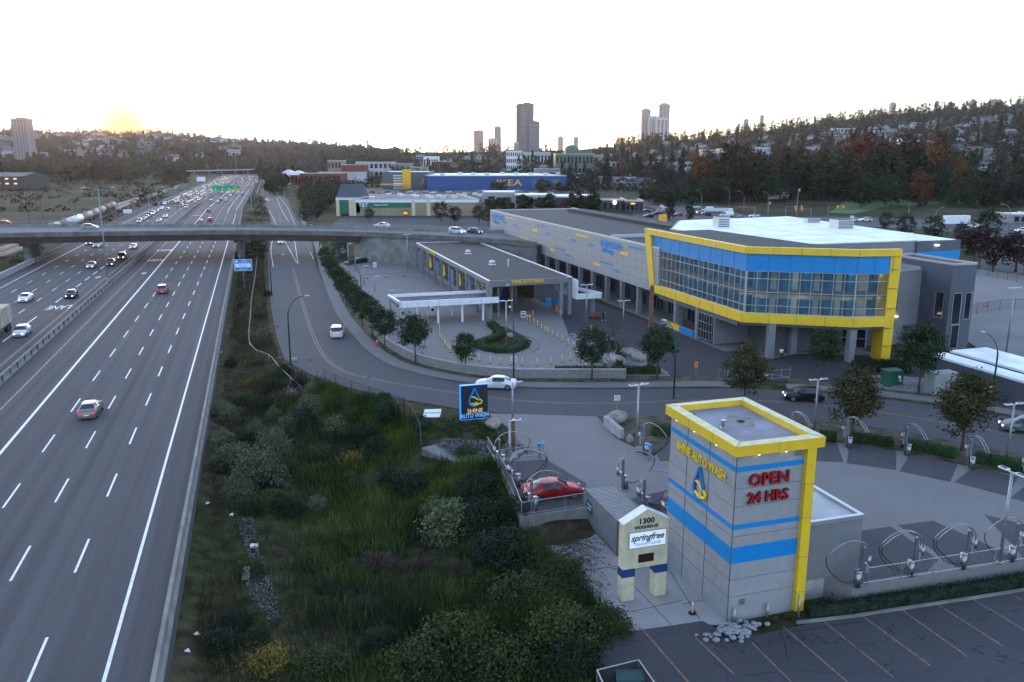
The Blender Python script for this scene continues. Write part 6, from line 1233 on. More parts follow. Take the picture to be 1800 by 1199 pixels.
def f_chev(r, w_, h_, zc):
    plate(r, w_, h_, zc, 'chevron yellow'); m = MB(); m.bar((w_ * .22, -.04, zc + h_ * .35), (-w_ * .2, -.04, zc), .012, w_ * .22); m.bar((-w_ * .2, -.04, zc), (w_ * .22, -.04, zc - h_ * .35), .012, w_ * .22); m.build('chevron', M['black'], r)
def f_no(r, w_, h_, zc):
    plate(r, w_, h_, zc, 'white paint'); m = MB(); m.tube([(math.cos(a) * w_ * .36, -.045, zc + math.sin(a) * w_ * .36) for a in np.linspace(0, 2 * PI, 17)], w_ * .045, 5); m.bar((-w_ * .26, -.04, zc + w_ * .26), (w_ * .26, -.04, zc - w_ * .26), .012, w_ * .08); m.build('red_ring', M['sign red'], r)
    m = MB(); m.tube([(w_ * .1, -.042, zc - w_ * .2), (w_ * .1, -.042, zc + w_ * .02), (w_ * .02, -.042, zc + w_ * .14), (-w_ * .16, -.042, zc + w_ * .1)], w_ * .04, 4); m.build('arrow', M['black'], r)
def f_back(r, w_, h_, zc): plate(r, w_, h_, zc, 'sign back')
road_sign(1223, 662, 636, 5.5, 10, 'yellow chevron sign with black arrow before the storage gate', f_chev); road_sign(1739, 706, 679, 8.5, 10.5, 'yellow chevron sign with black arrow by the lamp at the right edge', f_chev)
road_sign(1084, 731, 695, 10.5, 9.5, 'white no-turn sign with red ring on a thin post at the driveway', f_no)
road_sign(903.5, 675, 626, 9, 9, 'white no-left-turn sign mounted low on the green street lamp', f_no, 'green pole')
for px, py, yt, lab in ((548, 660, 629, 'grey back of a small road sign beside the road bend by the fence'), (650, 697, 659, 'grey back of a small road sign in the bend, middle one'), (779, 714, 676, 'grey back of a small road sign nearest to the blue pylon'), (490, 592, 570, 'grey diamond sign back on the dry verge'), (1070, 672, 638, 'narrow grey signpost at the hedge corner')): road_sign(px, py, yt, 6, 7, lab, f_back)
def f_info(r, w_, h_, zc):
    plate(r, w_, h_, zc, 'white paint'); plate(r, w_ * .95, h_ * .94, zc, 'info blue', 'blue_face', -.03, .01); plate(r, w_ * .86, h_ * .33, zc - h_ * .03, 'white paint', 'white_field', -.041, .01)
    for s_, z, c, sz in (('Tourist', .36, 'white paint', .14), ('ATTRACTION', .22, 'white paint', .14), ('Museum trail', .03, 'info blue', .12), ('Heritage park', -.1, 'info blue', .12), ('NEXT EXIT', -.36, 'white paint', .15)): text(r, s_, M[c], h_ * sz, (w_ * .08 if z > .1 else 0, -.055, zc + h_ * z), (PI / 2, 0, 0), ex=.002, bold=.004)
    m = MB(); m.ball((-w_ * .35, -.05, zc + h_ * .32), h_ * .1, 5, 0, (1, .1, 1)); m.build('emblem', M['white paint'], r)
road_sign(430, 507, 456, 30, 20, 'blue and white tourist information sign beside the motorway shoulder', f_info, face=TH * .6)
# gantry
p = G(378, 376); T = TF('sign_gantry', 'overhead gantry with wide green direction board above the motorway', 'sign gantry', *toTS(p.x, p.y), 0)
tg, qg, _ = T.b; zb_, zt_ = HZ(p, 335.5), HZ(p, 326); a, b_ = PS(373, 330, qg)[0], PS(421, 330, qg)[0]; e_ = PS(440, 330, qg)[0]
m = T.mb(); m.box(a, b_, qg, qg + .15, zb_, zt_); bd = T.part(m, 'green_board', M['gantry green']); m = T.mb(); m.box(b_ - 4.5, b_, qg - .03, qg, zb_, zb_ + (zt_ - zb_) * .3); T.part(m, 'exit_strip', M['chevron yellow'], bd)
m = T.mb()
for k in range(5): x = a + 1.4 + k * 2.9; m.bar((x, qg - .02, zb_ + .3), (x, qg - .02, zb_ + 1.3), .25, .02); m.bar((x - .4, qg - .02, zb_ + .6), (x, qg - .02, zb_ + .2), .2, .02); m.bar((x + .4, qg - .02, zb_ + .6), (x, qg - .02, zb_ + .2), .2, .02)
T.part(m, 'arrow', M['white paint'], bd)
m = T.mb(); m.bar((a - 2, qg + .3, zt_ - .8), (e_, qg + .3, zt_ - .8), .35); m.bar((a - 2, qg + .3, zb_ + .3), (e_, qg + .3, zb_ + .3), .25); m.box(e_ - .25, e_ + .2, qg + .1, qg + .5, 0, zt_); m.box(a - 2.2, a - 1.8, qg + .1, qg + .5, 0, zt_); T.part(m, 'truss', M['pole grey'])
for (x0, x1, y0, y1, bs, lab, mm) in ((296, 308, 332, 343, 352, 'weathered pale noise board beside the far shoulder', 'sign back'), (320, 332, 322, 331, 336, 'pale roadside board farther along the shoulder', 'sign back'), (347, 362, 311, 319, 330, 'pale double information board before the interchange', 'white paint'), (217, 232, 368, 375, 377, 'white blank board below the railway line', 'white paint')):
    p = G((x0 + x1) / 2, bs); t, q = toTS(p.x, p.y); T = TF('roadside_board', lab, 'sign', t, q, 0, 'roadside boards'); a, b_ = PS(x0, bs, q)[0], PS(x1, bs, q)[0]; m = T.mb(); m.box(a, b_, q, q + .2, HZ(p, y1), HZ(p, y0)); T.part(m, 'board', M[mm]); m = T.mb(); m.box(a + .4, a + .7, q + .2, q + .4, -1, HZ(p, y0)); m.box(b_ - .7, b_ - .4, q + .2, q + .4, -1, HZ(p, y0)); T.part(m, 'post', M['pole grey'])
# bollards: yellow delineators round the queue lane
m = MB(); 
def delineator():
    root = thing('delineator_post', None, 'bollard'); m = MB(); m.box(-.2, .2, -.2, .2, 0, .05); m.build('base', M['rubber'], root); m = MB(); m.tube([(0, 0, .05), (0, 0, 1.05)], [.055, .05], 8); m.build('post', M['yellow panel'], root); m = MB(); m.cyl(0, 0, .72, .9, .058, 8); m.build('reflective_band', M['white paint'], root); return snap(root)
DL = delineator()
z7 = lambda a, c: (700 + a / 4, 400 + c / 4)
ys = [(288, 700), (292, 735), (293, 775), (305, 800), (325, 820), (333, 840), (350, 862), (367, 880), (395, 897), (421, 915), (470, 922), (514, 930), (569, 940), (648, 955), (718, 960), (791, 965), (871, 970), (974, 972), (1075, 963), (1151, 950), (1210, 935), (1253, 915), (1275, 892), (1262, 865), (1233, 852), (1194, 828), (1155, 803), (1120, 785), (1084, 765), (1052, 747), (1034, 735), (1008, 718), (980, 697), (952, 680), (927, 665), (908, 655)]
side = lambda i: 'on the left arc of the queue lane' if i < 10 else 'along the front arc of the queue lane' if i < 19 else 'at the right turn of the queue lane' if i < 25 else 'in the row leading back to the wash entrance'
for i, (a, c) in enumerate(ys): place(DL, G(*z7(a, c)), i, 'yellow delineator post ' + side(i), 'yellow delineators ' + side(i))
for a, c, lab in ((706, 640, 'yellow post by the left wash bay column'), (946, 625, 'yellow post just right of the striped cone'), (1113, 605, 'yellow post beside the orange bin, left one'), (1139, 618, 'yellow post beside the orange bin, right one'), (1423, 778, 'single yellow post by the stony bed, upper one'), (1466, 800, 'single yellow post by the stony bed, lower one'), (1356, 735, 'orange-brown short post near the twin lamp')): place(DL, G(*z7(a, c)), 0, lab, 'single yellow posts')
WP = thing('white_post', None, 'bollard'); mm_ = MB(); mm_.tube([(0, 0, 0), (0, 0, .75)], .05, 6); mm_.build('post', M['white paint'], WP); snap(WP)
for i, (a, c) in enumerate(((1019, 1028), (1084, 1030), (1147, 1008), (1211, 1000), (1270, 1000), (1318, 993), (1505, 815), (1522, 828), (1528, 842), (1532, 858), (1534, 875), (1530, 890), (1522, 905), (1510, 918), (1495, 920))): place(WP, G(*z7(a, c)), 0, 'slim white post ' + ('standing in the row before the clipped hedge' if i < 6 else 'in the tight curved row beside the short hedge'), 'white posts ' + ('before the hedge' if i < 6 else 'in the curved row'))
# cones and small signs on the lot
def cone(px, py, h, lab, mm='orange'):
    p = G(px, py, .03); root = thing('traffic_cone', lab, 'traffic cone', p); m = MB(); m.box(-.25 * h, .25 * h, -.25 * h, .25 * h, 0, .05); m.build('base', M['rubber'], root); m = MB(); m.cyl(0, 0, .05, h, .16 * h, 10, .05); m.build('body', M['cone red'], root)
    for q in (.35, .65): m = MB(); m.cyl(0, 0, q * h, (q + .15) * h, .16 * h * (1.12 - q) + .01, 10, .16 * h * (.98 - q) + .01); m.build('white_band', M['white paint'], root)
mat('cone red', (.6, .06, .03), .5); 
cone(645.5, 489.5, 1.1, 'striped cone on the first lane line of the lot'); cone(678, 487.5, 1.1, 'striped cone on the second lane line of the lot'); cone(710, 485.5, 1.1, 'thin red cone post on the third lane line'); cone(931, 560, 1.2, 'striped cone at the wash entrance beside the yellow posts'); cone(1729, 538, .8, 'left one of two small red cones on the gravel lot'); cone(1735, 538, .8, 'right one of two small red cones on the gravel lot')
T = thing('chain_rope', 'sagging chain strung between the cones across the lane lines', 'chain'); m = MB(); P = GP((645.5, 489), (662, 488.3), (678, 487), (694, 486.5), (710, 485), (740, 483)); m.tube([p + Vector((0, 0, .9 if i % 2 == 0 else .6)) for i, p in enumerate(P)], .025, 4); m.build('chain', M['black'], T)
road_sign(659, 470, 461, 6, 9, 'white notice board on the lot between the lane lines', f_no)
road_sign(920, 560, 547, 9, 11, 'green and white price board beside the wash entrance', lambda r, w_, h_, zc: (plate(r, w_, h_, zc, 'white paint'), plate(r, w_ * .8, h_ * .35, zc - h_ * .2, 'leaf yellow', 'picture', -.03, .01), plate(r, w_ * .8, h_ * .25, zc + h_ * .25, 'sign red', 'heading', -.03, .01)))
# payment kiosks under the left canopy
for i, (px, py) in enumerate(((659, 570 - 8), (706, 562), (758, 556))):
    p = G(px + 2, py); root = thing('payment_kiosk', ('left', 'middle', 'right-hand')[i] + ' payment kiosk on its island under the left canopy', 'kiosk', (p.x, p.y, 0), TH, 'payment kiosks'); m = MB(); m.box(-.25, .25, -.2, .2, 0, 1.5); m.build('cabinet', M['white paint'], root); m = MB(); m.box(-.2, .2, -.23, -.2, .9, 1.35); m.build('screen', M['board dark'], root); m = MB(); m.box(-.6, .6, -2.5, 1.2, 0, .14); m.build('island', M['pavement concrete'], root)
# orange bin and red/blue bits
p = G(981, 548); root = thing('litter_bin', 'orange litter bin standing between two yellow posts by the hall', 'bin', p, 0); m = MB(); m.cyl(0, 0, 0, 1., .4, 10, .48); m.build('body', mat('orange plastic', (.6, .2, .01), .5), root); m = MB(); m.cyl(0, 0, 1., 1.1, .5, 10); m.build('lid', M['orange plastic'], root)
# chain-link fences
def fence(P, h, lab, mm='black', z=None, step=3., net=True, rail=True, name='chain_link_fence', pr=.03):
    root = thing(name, lab, 'fence', (0, 0, 0), 0); P = resample(P, .8); Z = [gz1(p.x, p.y) if z is None else z for p in P]; m = MB(); m.tube([Vector((p.x, p.y, q + h)) for p, q in zip(P, Z)], pr, 5); m.build('top_rail', M[mm], root)
    d = 0.; last = -9
    for i, p in enumerate(P):
        if i: d += (p - P[i - 1]).length
        if d - last >= step or i == len(P) - 1: last = d; m = MB(); m.tube([(p.x, p.y, Z[i] - .2), (p.x, p.y, Z[i] + h + .06)], pr * 1.15, 6); m.build('post', M[mm], root)
    if net:
        m = MB(); n = len(P); m.add([(p.x, p.y, q + .05) for p, q in zip(P, Z)] + [(p.x, p.y, q + h) for p, q in zip(P, Z)], [(i, i + 1, n + i + 1, n + i) for i in range(n - 1)]); o = m.build('mesh', net_mat(mm), root)
    return root
def net_mat(mm):
    nm = 'net ' + mm
    if nm in M: return M[nm]
    return mat(nm, (.02, .02, .022) if mm == 'black' else (.3, .31, .33), .6, alpha=.16 if mm == 'black' else .1)
fence(GP((570, 668), (597, 683), (650, 703), (697, 719), (711, 723)), 1.5, 'black chain-link fence along the bank below the side road')
fence(GP((711, 723), (736, 762), (741, 790)), 1.5, 'short black chain-link fence running down the bank from the corner')
fence(GP((739, 789), (775, 794), (808, 799), (840, 796)), 1.5, 'black chain-link fence along the gravel bed below the pylon')
fence(GP((1700, 478), (1740, 486), (1800, 500), (1950, 540)), 1.8, 'long black chain-link fence around the gravel lot', z=0); fence(GP((1700, 556), (1740, 548), (1800, 544), (1950, 560)), 1.8, 'nearer black chain-link fence across the gravel lot', z=0)
def railfence(P, h, lab, z, step=2.4, pick=.16):
    root = thing('railing', lab, 'railing'); P = resample(P, pick); 
    for hh in (h, .12): m = MB(); m.tube([p + Vector((0, 0, z + hh)) for p in P], .028, 5); m.build('rail', M['galvanised'], root)
    m = MB()
    for p in P: m.box(p.x - .008, p.x + .008, p.y - .008, p.y + .008, z + .12, z + h)
    m.build('picket', M['galvanised'], root); last = -9
    for i, p in enumerate(P):
        if i - last >= step / pick or i == len(P) - 1: last = i; m = MB(); m.box(p.x - .03, p.x + .03, p.y - .03, p.y + .03, z, z + h + .03); m.build('post', M['galvanised'], root)
railfence(GP((857, 790), (895, 855), (917, 909)), 1.05, 'galvanised picket railing on the wall behind the vacuum arches', .15)
railfence(GP((918, 910), (975, 901), (1033, 892)), 1.05, 'galvanised picket railing in front of the red car', .15)
railfence(GP((868, 812), (912, 806), (953, 800), (954, 793)), 1.0, 'galvanised railing round the totem pole bed', .03)
railfence(GP((1501, 1031), (1560, 1022), (1650, 1008), (1800, 985), (1950, 962)), 1.1, 'long galvanised picket railing along the front vacuum stalls', .03)
# gates at the storage entrance
root = thing('swing_gate', 'long galvanised double gate across the storage driveway', 'gate')
P = GP((1262, 668), (1326, 671), (1388, 666))
for i in (0, 1):
    a, b_ = P[i], P[i + 1]; m = MB()
    for z in (.2, 1.2): m.tube([a + Vector((0, 0, z)), b_ + Vector((0, 0, z))], .045, 6)
    for k in range(5): q = a.lerp(b_, k / 4); m.tube([q + Vector((0, 0, .0 if k in (0, 4) else .2)), q + Vector((0, 0, 1.2 + (.3 if k in (0, 4) else 0)))], .045, 6)
    m.tube([a + Vector((0, 0, 1.2)), b_ + Vector((0, 0, .2))], .03, 5); m.build('gate_leaf', M['galvanised'], root)
m = MB(); q = P[1]; m.box(q.x + 1., q.x + 1.6, q.y - .1, q.y - .07, .7, 1.1); m.build('notice', M['white paint'], root)
# posts with blue caps, small steel posts by the tower base
for px, py, lab in ((948, 805, 'blue-topped post at the end of the bed railing'), (1142, 808, 'blue-topped post at the stall wall left of the tower')):
    p = G(px, py, .03); root = thing('payment_post', lab, 'post', p, 0, 'blue-topped posts'); m = MB(); m.box(-.13, .13, -.13, .13, 0, 1.1); m.build('post', M['galvanised'], root); m = MB(); m.box(-.15, .15, -.15, .15, 1.1, 1.4); m.build('cap', M['blue panel'], root)
for px, py, yt, lab in ((1290, 1094, 1071, 'thin steel guard post at the front corner of the tower'), (1348, 1084, 1063, 'thin steel guard post in the middle of the tower front'), (1403, 1083, 1048, 'thick steel guard post beside the yellow leg')):
    p = G(px, py, -1.2); root = thing('guard_post', lab, 'bollard', p, 0, 'steel guard posts'); h = HZ(p, yt) + 1.2; m = MB(); m.tube([(0, 0, -.2), (0, 0, h)], .09, 10); m.ball((0, 0, h), .09, 5); m.build('post', M['galvanised'], root, True)
p = G(1217, 1078, -1.23); root = thing('delineator_post', 'pale orange delineator on a round black base on the concrete pad', 'bollard', p); m = MB(); m.cyl(0, 0, 0, .08, .26, 16, .2); m.build('base', M['rubber'], root); m = MB(); m.cyl(0, 0, .08, .75, .07, 10, .06); m.build('post', mat('faded orange', (.6, .3, .15), .6), root); m = MB(); m.cyl(0, 0, .6, .75, .072, 10); m.build('white_band', M['white paint'], root)
# utility cabinet, grey cabinet, roofed notice table, signal details
T = thing('utility_cabinet', 'dark green metal utility cabinet with white stickers in the gravel bed', 'cabinet', G(1566, 679), .25); m = MB(); m.box(-1.0, 1.0, -.7, .7, 0, 1.9); m.build('body', mat('cabinet green', (.01, .09, .055), .5, var=.1, vs=2.), T); m = MB(); m.box(-1.06, 1.06, -.76, .76, 1.9, 2.0); m.build('lid', M['cabinet green'], T); m = MB(); m.box(.3, .65, -.72, -.7, 1.1, 1.4); m.box(.45, .75, -.72, -.7, .75, .95); m.build('sticker', M['white paint'], T); m = MB(); m.box(-.02, .02, -.715, -.7, .1, 1.85); m.build('door_seam', M['black'], T)
T = thing('utility_cabinet', 'large pale grey cabinet half hidden behind the dark round tree', 'cabinet', G(1652, 690), .25); m = MB(); m.box(-1.6, 1.6, -.8, .8, 0, 2.4); m.build('body', mat('cabinet grey', (.25, .28, .27), .5), T); m = MB(); m.box(1.6, 2.6, -.6, .6, 0, 1.6); m.build('side_box', M['cabinet grey'], T)
T = thing('notice_shelter', 'small green shelter with pale blue-white top panel by the clipped bush', 'shelter', G(760, 738), .1); m = MB(); m.add([(-.95, -.9, .6), (.75, -.9, .6), (.95, .9, .85), (-.75, .9, .85), (-.95, -.9, .54), (.75, -.9, .54), (.95, .9, .79), (-.75, .9, .79)], [(0, 1, 2, 3), (7, 6, 5, 4), (0, 4, 5, 1), (1, 5, 6, 2), (2, 6, 7, 3), (3, 7, 4, 0)]); m.build('roof_panel', M['white paint'], T); m = MB(); m.box(-.8, -.7, -.05, .05, -.5, .68); m.box(.7, .8, -.05, .05, -.5, .68); m.build('post', M['cabinet green'], T); m = MB(); m.bar((-.8, 0, .74), (.8, 0, .74), .05); m.build('strip', M['cabinet green'], T)
# hydrant
T = thing('fire_hydrant', 'red fire hydrant with yellow cap on the verge', 'hydrant', G(663, 609, .1)); m = MB(); m.cyl(0, 0, 0, .7, .14, 12); m.cyl(0, 0, 0, .08, .2, 12); m.bar((-.25, 0, .5), (.25, 0, .5), .13); m.build('body', M['cone red'], T); m = MB(); m.cyl(0, 0, .7, .95, .15, 12, .06); m.build('cap', M['yellow panel'], T)
# white roadside stubs
for px, py in ((515, 633),): T = thing('drain_cover', 'small white concrete headwall beside the foot of the curved lamp', 'drain', G(px, py), .3); m = MB(); m.box(-.5, .5, -.2, .2, 0, .3); m.build('headwall', M['concrete pale'], T)
# pale drain pipe running down the strip
T = thing('handrail_pipe', 'long pale pipe rail running along the dry strip and down the bank', 'pipe rail'); P = [on_ground(px, py) + Vector((0, 0, .9)) for px, py in ((453, 452), (449, 490), (443, 530), (441, 560), (439, 610), (452, 627), (473, 635), (490, 655), (511, 676), (530, 690))]; m = MB(); m.tube(resample(P, 1.5), .045, 6); m.build('pipe', mat('pipe grey', (.2, .2, .2), .6), T, True)
for p in P: m = MB(); m.tube([p - Vector((0, 0, 1.2)), p], .04, 6); m.build('support', M['galvanised'], T)
# white half pipe and litter on the slope
T = thing('culvert_slab', 'white concrete channel piece lying on the gravel slope', 'slab', on_ground(432, 1008)); T.rotation_euler = (0.1, .25, .25); m = MB(); m.box(-.22, .22, -.9, .5, .05, .25); m.build('channel', M['white paint'], T)
T = thing('culvert_slab', 'small white slab fragment above the white channel piece', 'slab', on_ground(447, 962)); m = MB(); m.box(-.25, .25, -.2, .2, .05, .2); m.build('slab', M['white paint'], T)
for px, py in ((375, 727), (386, 737), (407, 906), (365, 886), (329, 1146), (345, 1116), (388, 620), (398, 640)): p = on_ground(px, py); m = MB(); m.add([(-.2, -.12, .03), (.15, -.14, .1), (.22, .12, .04), (-.1, .16, .12), (0, 0, .2)], [(0, 1, 4), (1, 2, 4), (2, 3, 4), (3, 0, 4), (3, 2, 1, 0)]); tag(m.build('litter_scrap', M['white paint'], None, False, p, px), 'crumpled white scrap of litter on the slope beside the motorway', 'litter', 'litter on the slope')
# bin cage at the bottom
T = thing('bin_cage', 'open-topped mesh cage for bins at the bottom edge of the picture', 'enclosure', G(1040, 1195, -1.2)); q = [G(1050, 1178, 0.6), G(1123, 1160, 0.6), G(1168, 1225, 0.6), G(1085, 1255, 0.6)]; L_ = T.location; m = MB()
for i in range(4): a, b_ = q[i] - L_, q[(i + 1) % 4] - L_; m.tube([a, b_], .035, 6); m.tube([a, Vector((a.x, a.y, 0))], .04, 6)
m.build('frame', M['galvanised'], T); m = MB()
for i in range(4): a, b_ = q[i] - L_, q[(i + 1) % 4] - L_; m.quad(a, b_, Vector((b_.x, b_.y, 0)), Vector((a.x, a.y, 0)))
m.build('screen', mat('black screen', (.02, .02, .022), .8, alpha=.75), T)
T = thing('wheelie_bin', 'dark green bin with ribbed curved lid inside the mesh cage', 'bin', G(1105, 1225, -1.2)); m = MB(); m.box(-.7, .7, -.5, .5, 0, 1.1); m.build('body', M['cabinet green'], T); m = MB(); m.tube([(-.72, 0, 1.0), (.72, 0, 1.0)], .5, 14); m.build('lid', mat('lid green', (.02, .07, .06), .4), T)
# people
def person(loc, rz, pose, shirt, trousers, lab, vest=False):
    root = thing('person', lab, 'person', loc, rz)
    J, E, Rd = [], [], []
    def j(p, r, par=None):
        J.append(p); Rd.append(r)
        if par is not None: E.append((par, len(J) - 1))
        return len(J) - 1
    if pose == 'walk': hip = (0, 0, .93); kn = [(-.1, .22, .52), (.1, -.05, .5)]; ft = [(-.1, .3, .09), (.1, -.38, .12)]; sh = 1.45; hd = (-.22, -.05, 1.18), (-.2, -.42, 1.0); hd2 = (.24, -.08, 1.2), (.22, .15, 1.02); yo = 0; lean = .05
    else: hip = (0, .05, .75); kn = [(-.12, -.3, .5), (.12, -.3, .52)]; ft = [(-.13, -.28, .07), (.13, -.3, .07)]; sh = 1.27; hd = (-.26, -.02, 1.03), (-.16, -.25, .85); hd2 = (.26, -.02, 1.03), (.16, -.25, .85); lean = -.04
    pv = j(hip, .13); wa = j((0, hip[1] + lean * .4, hip[2] + .22), .12, pv); ch = j((0, hip[1] + lean, sh - .1), .15, wa); nk = j((0, hip[1] + lean, sh + .06), .055, ch)
    j((0, hip[1] + lean - .01, sh + .13), .05, nk)
    arms = []
    for s_, (el, hn) in ((-1, hd), (1, hd2)):
        s0 = j((s_ * .19, hip[1] + lean, sh - .02), .065, ch); e0 = j(el, .045, s0); h0 = j(hn, .032, e0); j((hn[0], hn[1] - .05, hn[2] - .06), .028, h0)
    lg = []
    for s_, k_, f_ in ((-1, kn[0], ft[0]), (1, kn[1], ft[1])):
        a = j((s_ * .1, hip[1], hip[2] - .06), .095, pv); k = j(k_, .065, a); f = j(f_, .042, k); j((f_[0], f_[1] - .16, f_[2] - .04), .035, f)
    me = bpy.data.meshes.new('body'); me.from_pydata(J, E, []); o = link('body', me, root); sk = o.modifiers.new('skin', 'SKIN'); su = o.modifiers.new('sub', 'SUBSURF'); su.levels = su.render_levels = 1
    for i, r in enumerate(Rd): me.skin_vertices[0].data[i].radius = (r, r)
    me.skin_vertices[0].data[0].use_root = True; me.materials.append(trousers)
    hz_ = sh + .24; hy = hip[1] + lean - .02
    m = MB(); m.ball((0, hy, hz_), .105, 7, 0, (.85, .95, 1.2)); m.ball((0, hy - .105, hz_ - .01), .022, 4); m.ball((-.09, hy, hz_), .025, 4); m.ball((.09, hy, hz_), .025, 4); m.build('head', mat('skin', (.3, .16, .1), .6), root, True)
    m = MB(); m.ball((0, hy + .02, hz_ + .035), .115, 6, 0, (.88, .95, 1.05)); m.build('hair', M['black'], root, True)
    m = MB(); m.tube([(0, hip[1], hip[2] + .02), (0, hip[1] + lean * .5, hip[2] + .25), (0, hip[1] + lean, sh - .06), (0, hip[1] + lean, sh + .03)], [.17, .165, .19, .09], 14)
    for s_, (el, hn) in ((-1, hd), (1, hd2)): m.tube([(s_ * .17, hip[1] + lean, sh - .03), el], [.085, .065], 10)
    m.build('shirt', shirt, root, True)
    for (el, hn) in (hd, hd2):
        m = MB(); m.tube([el, hn], [.045, .03], 8); m.ball((hn[0], hn[1] - .03, hn[2] - .03), .04, 5, 0, (.7, 1, 1.3))
        for k in range(5): m.tube([(hn[0] - .03 + k * .015, hn[1] - .04, hn[2] - .06), (hn[0] - .03 + k * .015, hn[1] - .07, hn[2] - .1 - .01 * (k % 3)), (hn[0] - .03 + k * .015, hn[1] - .06, hn[2] - .125 - .01 * (k % 3))], .008, 4)
        m.build('forearm_and_hand', M['skin'], root, True)
    if vest:
        m = MB(); m.tube([(0, hip[1], hip[2] + .12), (0, hip[1] + lean, sh - .05)], [.18, .2], 14); m.build('safety_vest', M['black'], root, True); m = MB()
        for s_ in (-1, 1): m.bar((s_ * .1, hip[1] + lean - .2, hip[2] + .15), (s_ * .12, hip[1] + lean - .2, sh), .05, .02)
        m.build('vest_stripe', mat('hi vis', (.55, .6, .1), .5, emit=.02), root)
    for s_ in (0, 1): m = MB(); f_ = ft[s_]; m.ball((f_[0], f_[1] - .07, f_[2] - .03), .1, 5, 0, (.5, 1.3, .5)); m.build('shoe', M['white paint'] if vest else M['black'], root, True)
person(G(1060.5, 564), math.radians(100), 'walk', M['black'], mat('dark trousers', (.015, .015, .02), .8), 'person in dark clothes and a high-visibility vest pulling a cart across the forecourt', True)
person(G(1373, 631, .15) + Vector((0, .1, 0)), .1, 'lean', M['white paint'], M['dark trousers'], 'person in white shirt and dark trousers resting against an arcade column')
# cart
T = thing('hand_cart', 'small red-brown utility cart pulled by the person in the vest', 'cart', G(1044, 560), .1); m = MB(); m.box(-.8, .8, -.4, .4, .35, .45)
for x in (-.8, .8): m.box(x - .02, x + .02, -.4, .4, .45, .9)
for y in (-.4, .4): m.box(-.8, .8, y - .02, y + .02, .45, .9)
m.build('tray', mat('cart rust', (.22, .07, .03), .6), T); m = MB(); m.tube([(.8, 0, .45), (1.5, 0, .9)], .025, 5); m.build('handle', M['black'], T)
for x in (-.55, .55):
    for y in (-.42, .42): m = MB(); m.tube([(x, y - .05, .2), (x, y + .05, .2)], .2, 10); m.build('wheel', M['rubber'], T)
# orange detour board on the far roof edge, row of railway things
# ================================================================== THE DISTANCE
def at(px, D, dz=0.): x = (px - 900) / F * (D * cP + H * sP); return Vector((x, D, gz1(x, D) + dz))
def ZP(D, py): d = ray(900, py); return H + D / d.y * d.z      # height that shows at row py at distance D
class WB:       # building in world axes, its Empty at its base
    def __init__(s, name, label, cat, p, group=None, rz=0.): s.o = thing(name, label, cat, p, rz, group)
    def part(s, m, n, mm, par=None): return m.build(n, mm, par or s.o)
def d_for(px, yrow, D0):      # distance at which the slope reaches picture row yrow
    D = D0
    while D < 2600:
        if gz1((px - 900) / F * (D * cP + H * sP), D) >= ZP(D, yrow): return D
        D += 10
    return D0
def slab(name, label, x0, x1, D, ytop, depth, mw, mr, cat='building', base=0., group=None, win=None, skew=0., par=.5):
    if ytop < 316 and x0 > 1005 and name != 'domed_complex': D = d_for((x0 + x1) / 2, ytop + 9 * F / 900 / (1.1 if win and win[1] < 4 else .8), 650)
    a, b_ = at(x0, D), at(x1, D); z0 = min(a.z, b_.z) + base; zt = ZP(D, ytop); B = WB(name, label, cat, ((a.x + b_.x) / 2, D, z0), group); w_ = (b_.x - a.x) / 2; h = zt - z0
    m = MB(); m.prism([(-w_, 0), (w_, 0), (w_ + skew, depth), (-w_ + skew, depth)], -3, h); wl = B.part(m, 'wall', mw); B.h, B.w, B.d = h, w_, depth
    m = MB(); m.prism([(-w_ + par, par), (w_ - par, par), (w_ + skew - par, depth - par), (-w_ + skew + par, depth - par)], h, h + .05); B.part(m, 'roof', mr)
    m = MB(); m.bar((-w_, -.02, h + .2), (w_, -.02, h + .2), .4, .6); m.bar((-w_, 0, h + .2), (-w_ + skew, depth, h + .2), .4, .6); m.bar((w_, 0, h + .2), (w_ + skew, depth, h + .2), .4, .6); B.part(m, 'parapet', M['parapet pale'] if mw is not M['panel grey dark'] else M['wall grey'])
    if win:
        nx, nz = win
        for i in range(nx):
            for j in range(nz):
                m = MB(); x = -w_ + (i + .5) * 2 * w_ / nx; z = (j + .5) * h / nz; m.box(x - w_ / nx * .6, x + w_ / nx * .6, -.15, 0, z - h / nz * .28, z + h / nz * .28); m.build('window', M['dark glass'], B.o)
    return B
mat('store blue', (.0, .06, .23), .5, var=.08, vs=.05); mat('store yellow', (.75, .42, .01), .5); mat('beige wall', (.28, .22, .15), .8, var=.12, vs=.2); mat('brick red', (.16, .03, .03), .8, var=.15, vs=.3); mat('roof grey', (.16, .165, .17), .9, var=.3, vs=.15); mat('store green', (.0, .12, .07), .5); mat('slate', (.05, .06, .08), .7); mat('dark wall', (.05, .045, .05), .7); mat('copper green', (.10, .145, .115), .7)
mat('pale wall', (.42, .43, .43), .7, var=.15, vs=.1); mat('tan tower', (.26, .17, .12), .7); mat('tower glass', (.10, .12, .14), .3, spec=.6)
B = slab('furniture_store', 'long blue store with big yellow letters and a bright white roof', 753, 995, 665, 309.5, 110, M['store blue'], M['roof white'], skew=-22)
for s_, u, sz in (('IKEA', .17, 8.5),): text(B.o, s_, M['store yellow'], sz * .78, (B.w * .17, -.6, B.h * .5), (PI / 2, 0, 0), ex=.2, bold=.25, sx=1.5)
text(B.o, 'IKEA', M['store yellow'], 7.5, (-B.w - 4.6, 22, B.h * .5), (PI / 2, 0, -PI / 2 - .2), ex=.2, bold=.1, sx=1.)
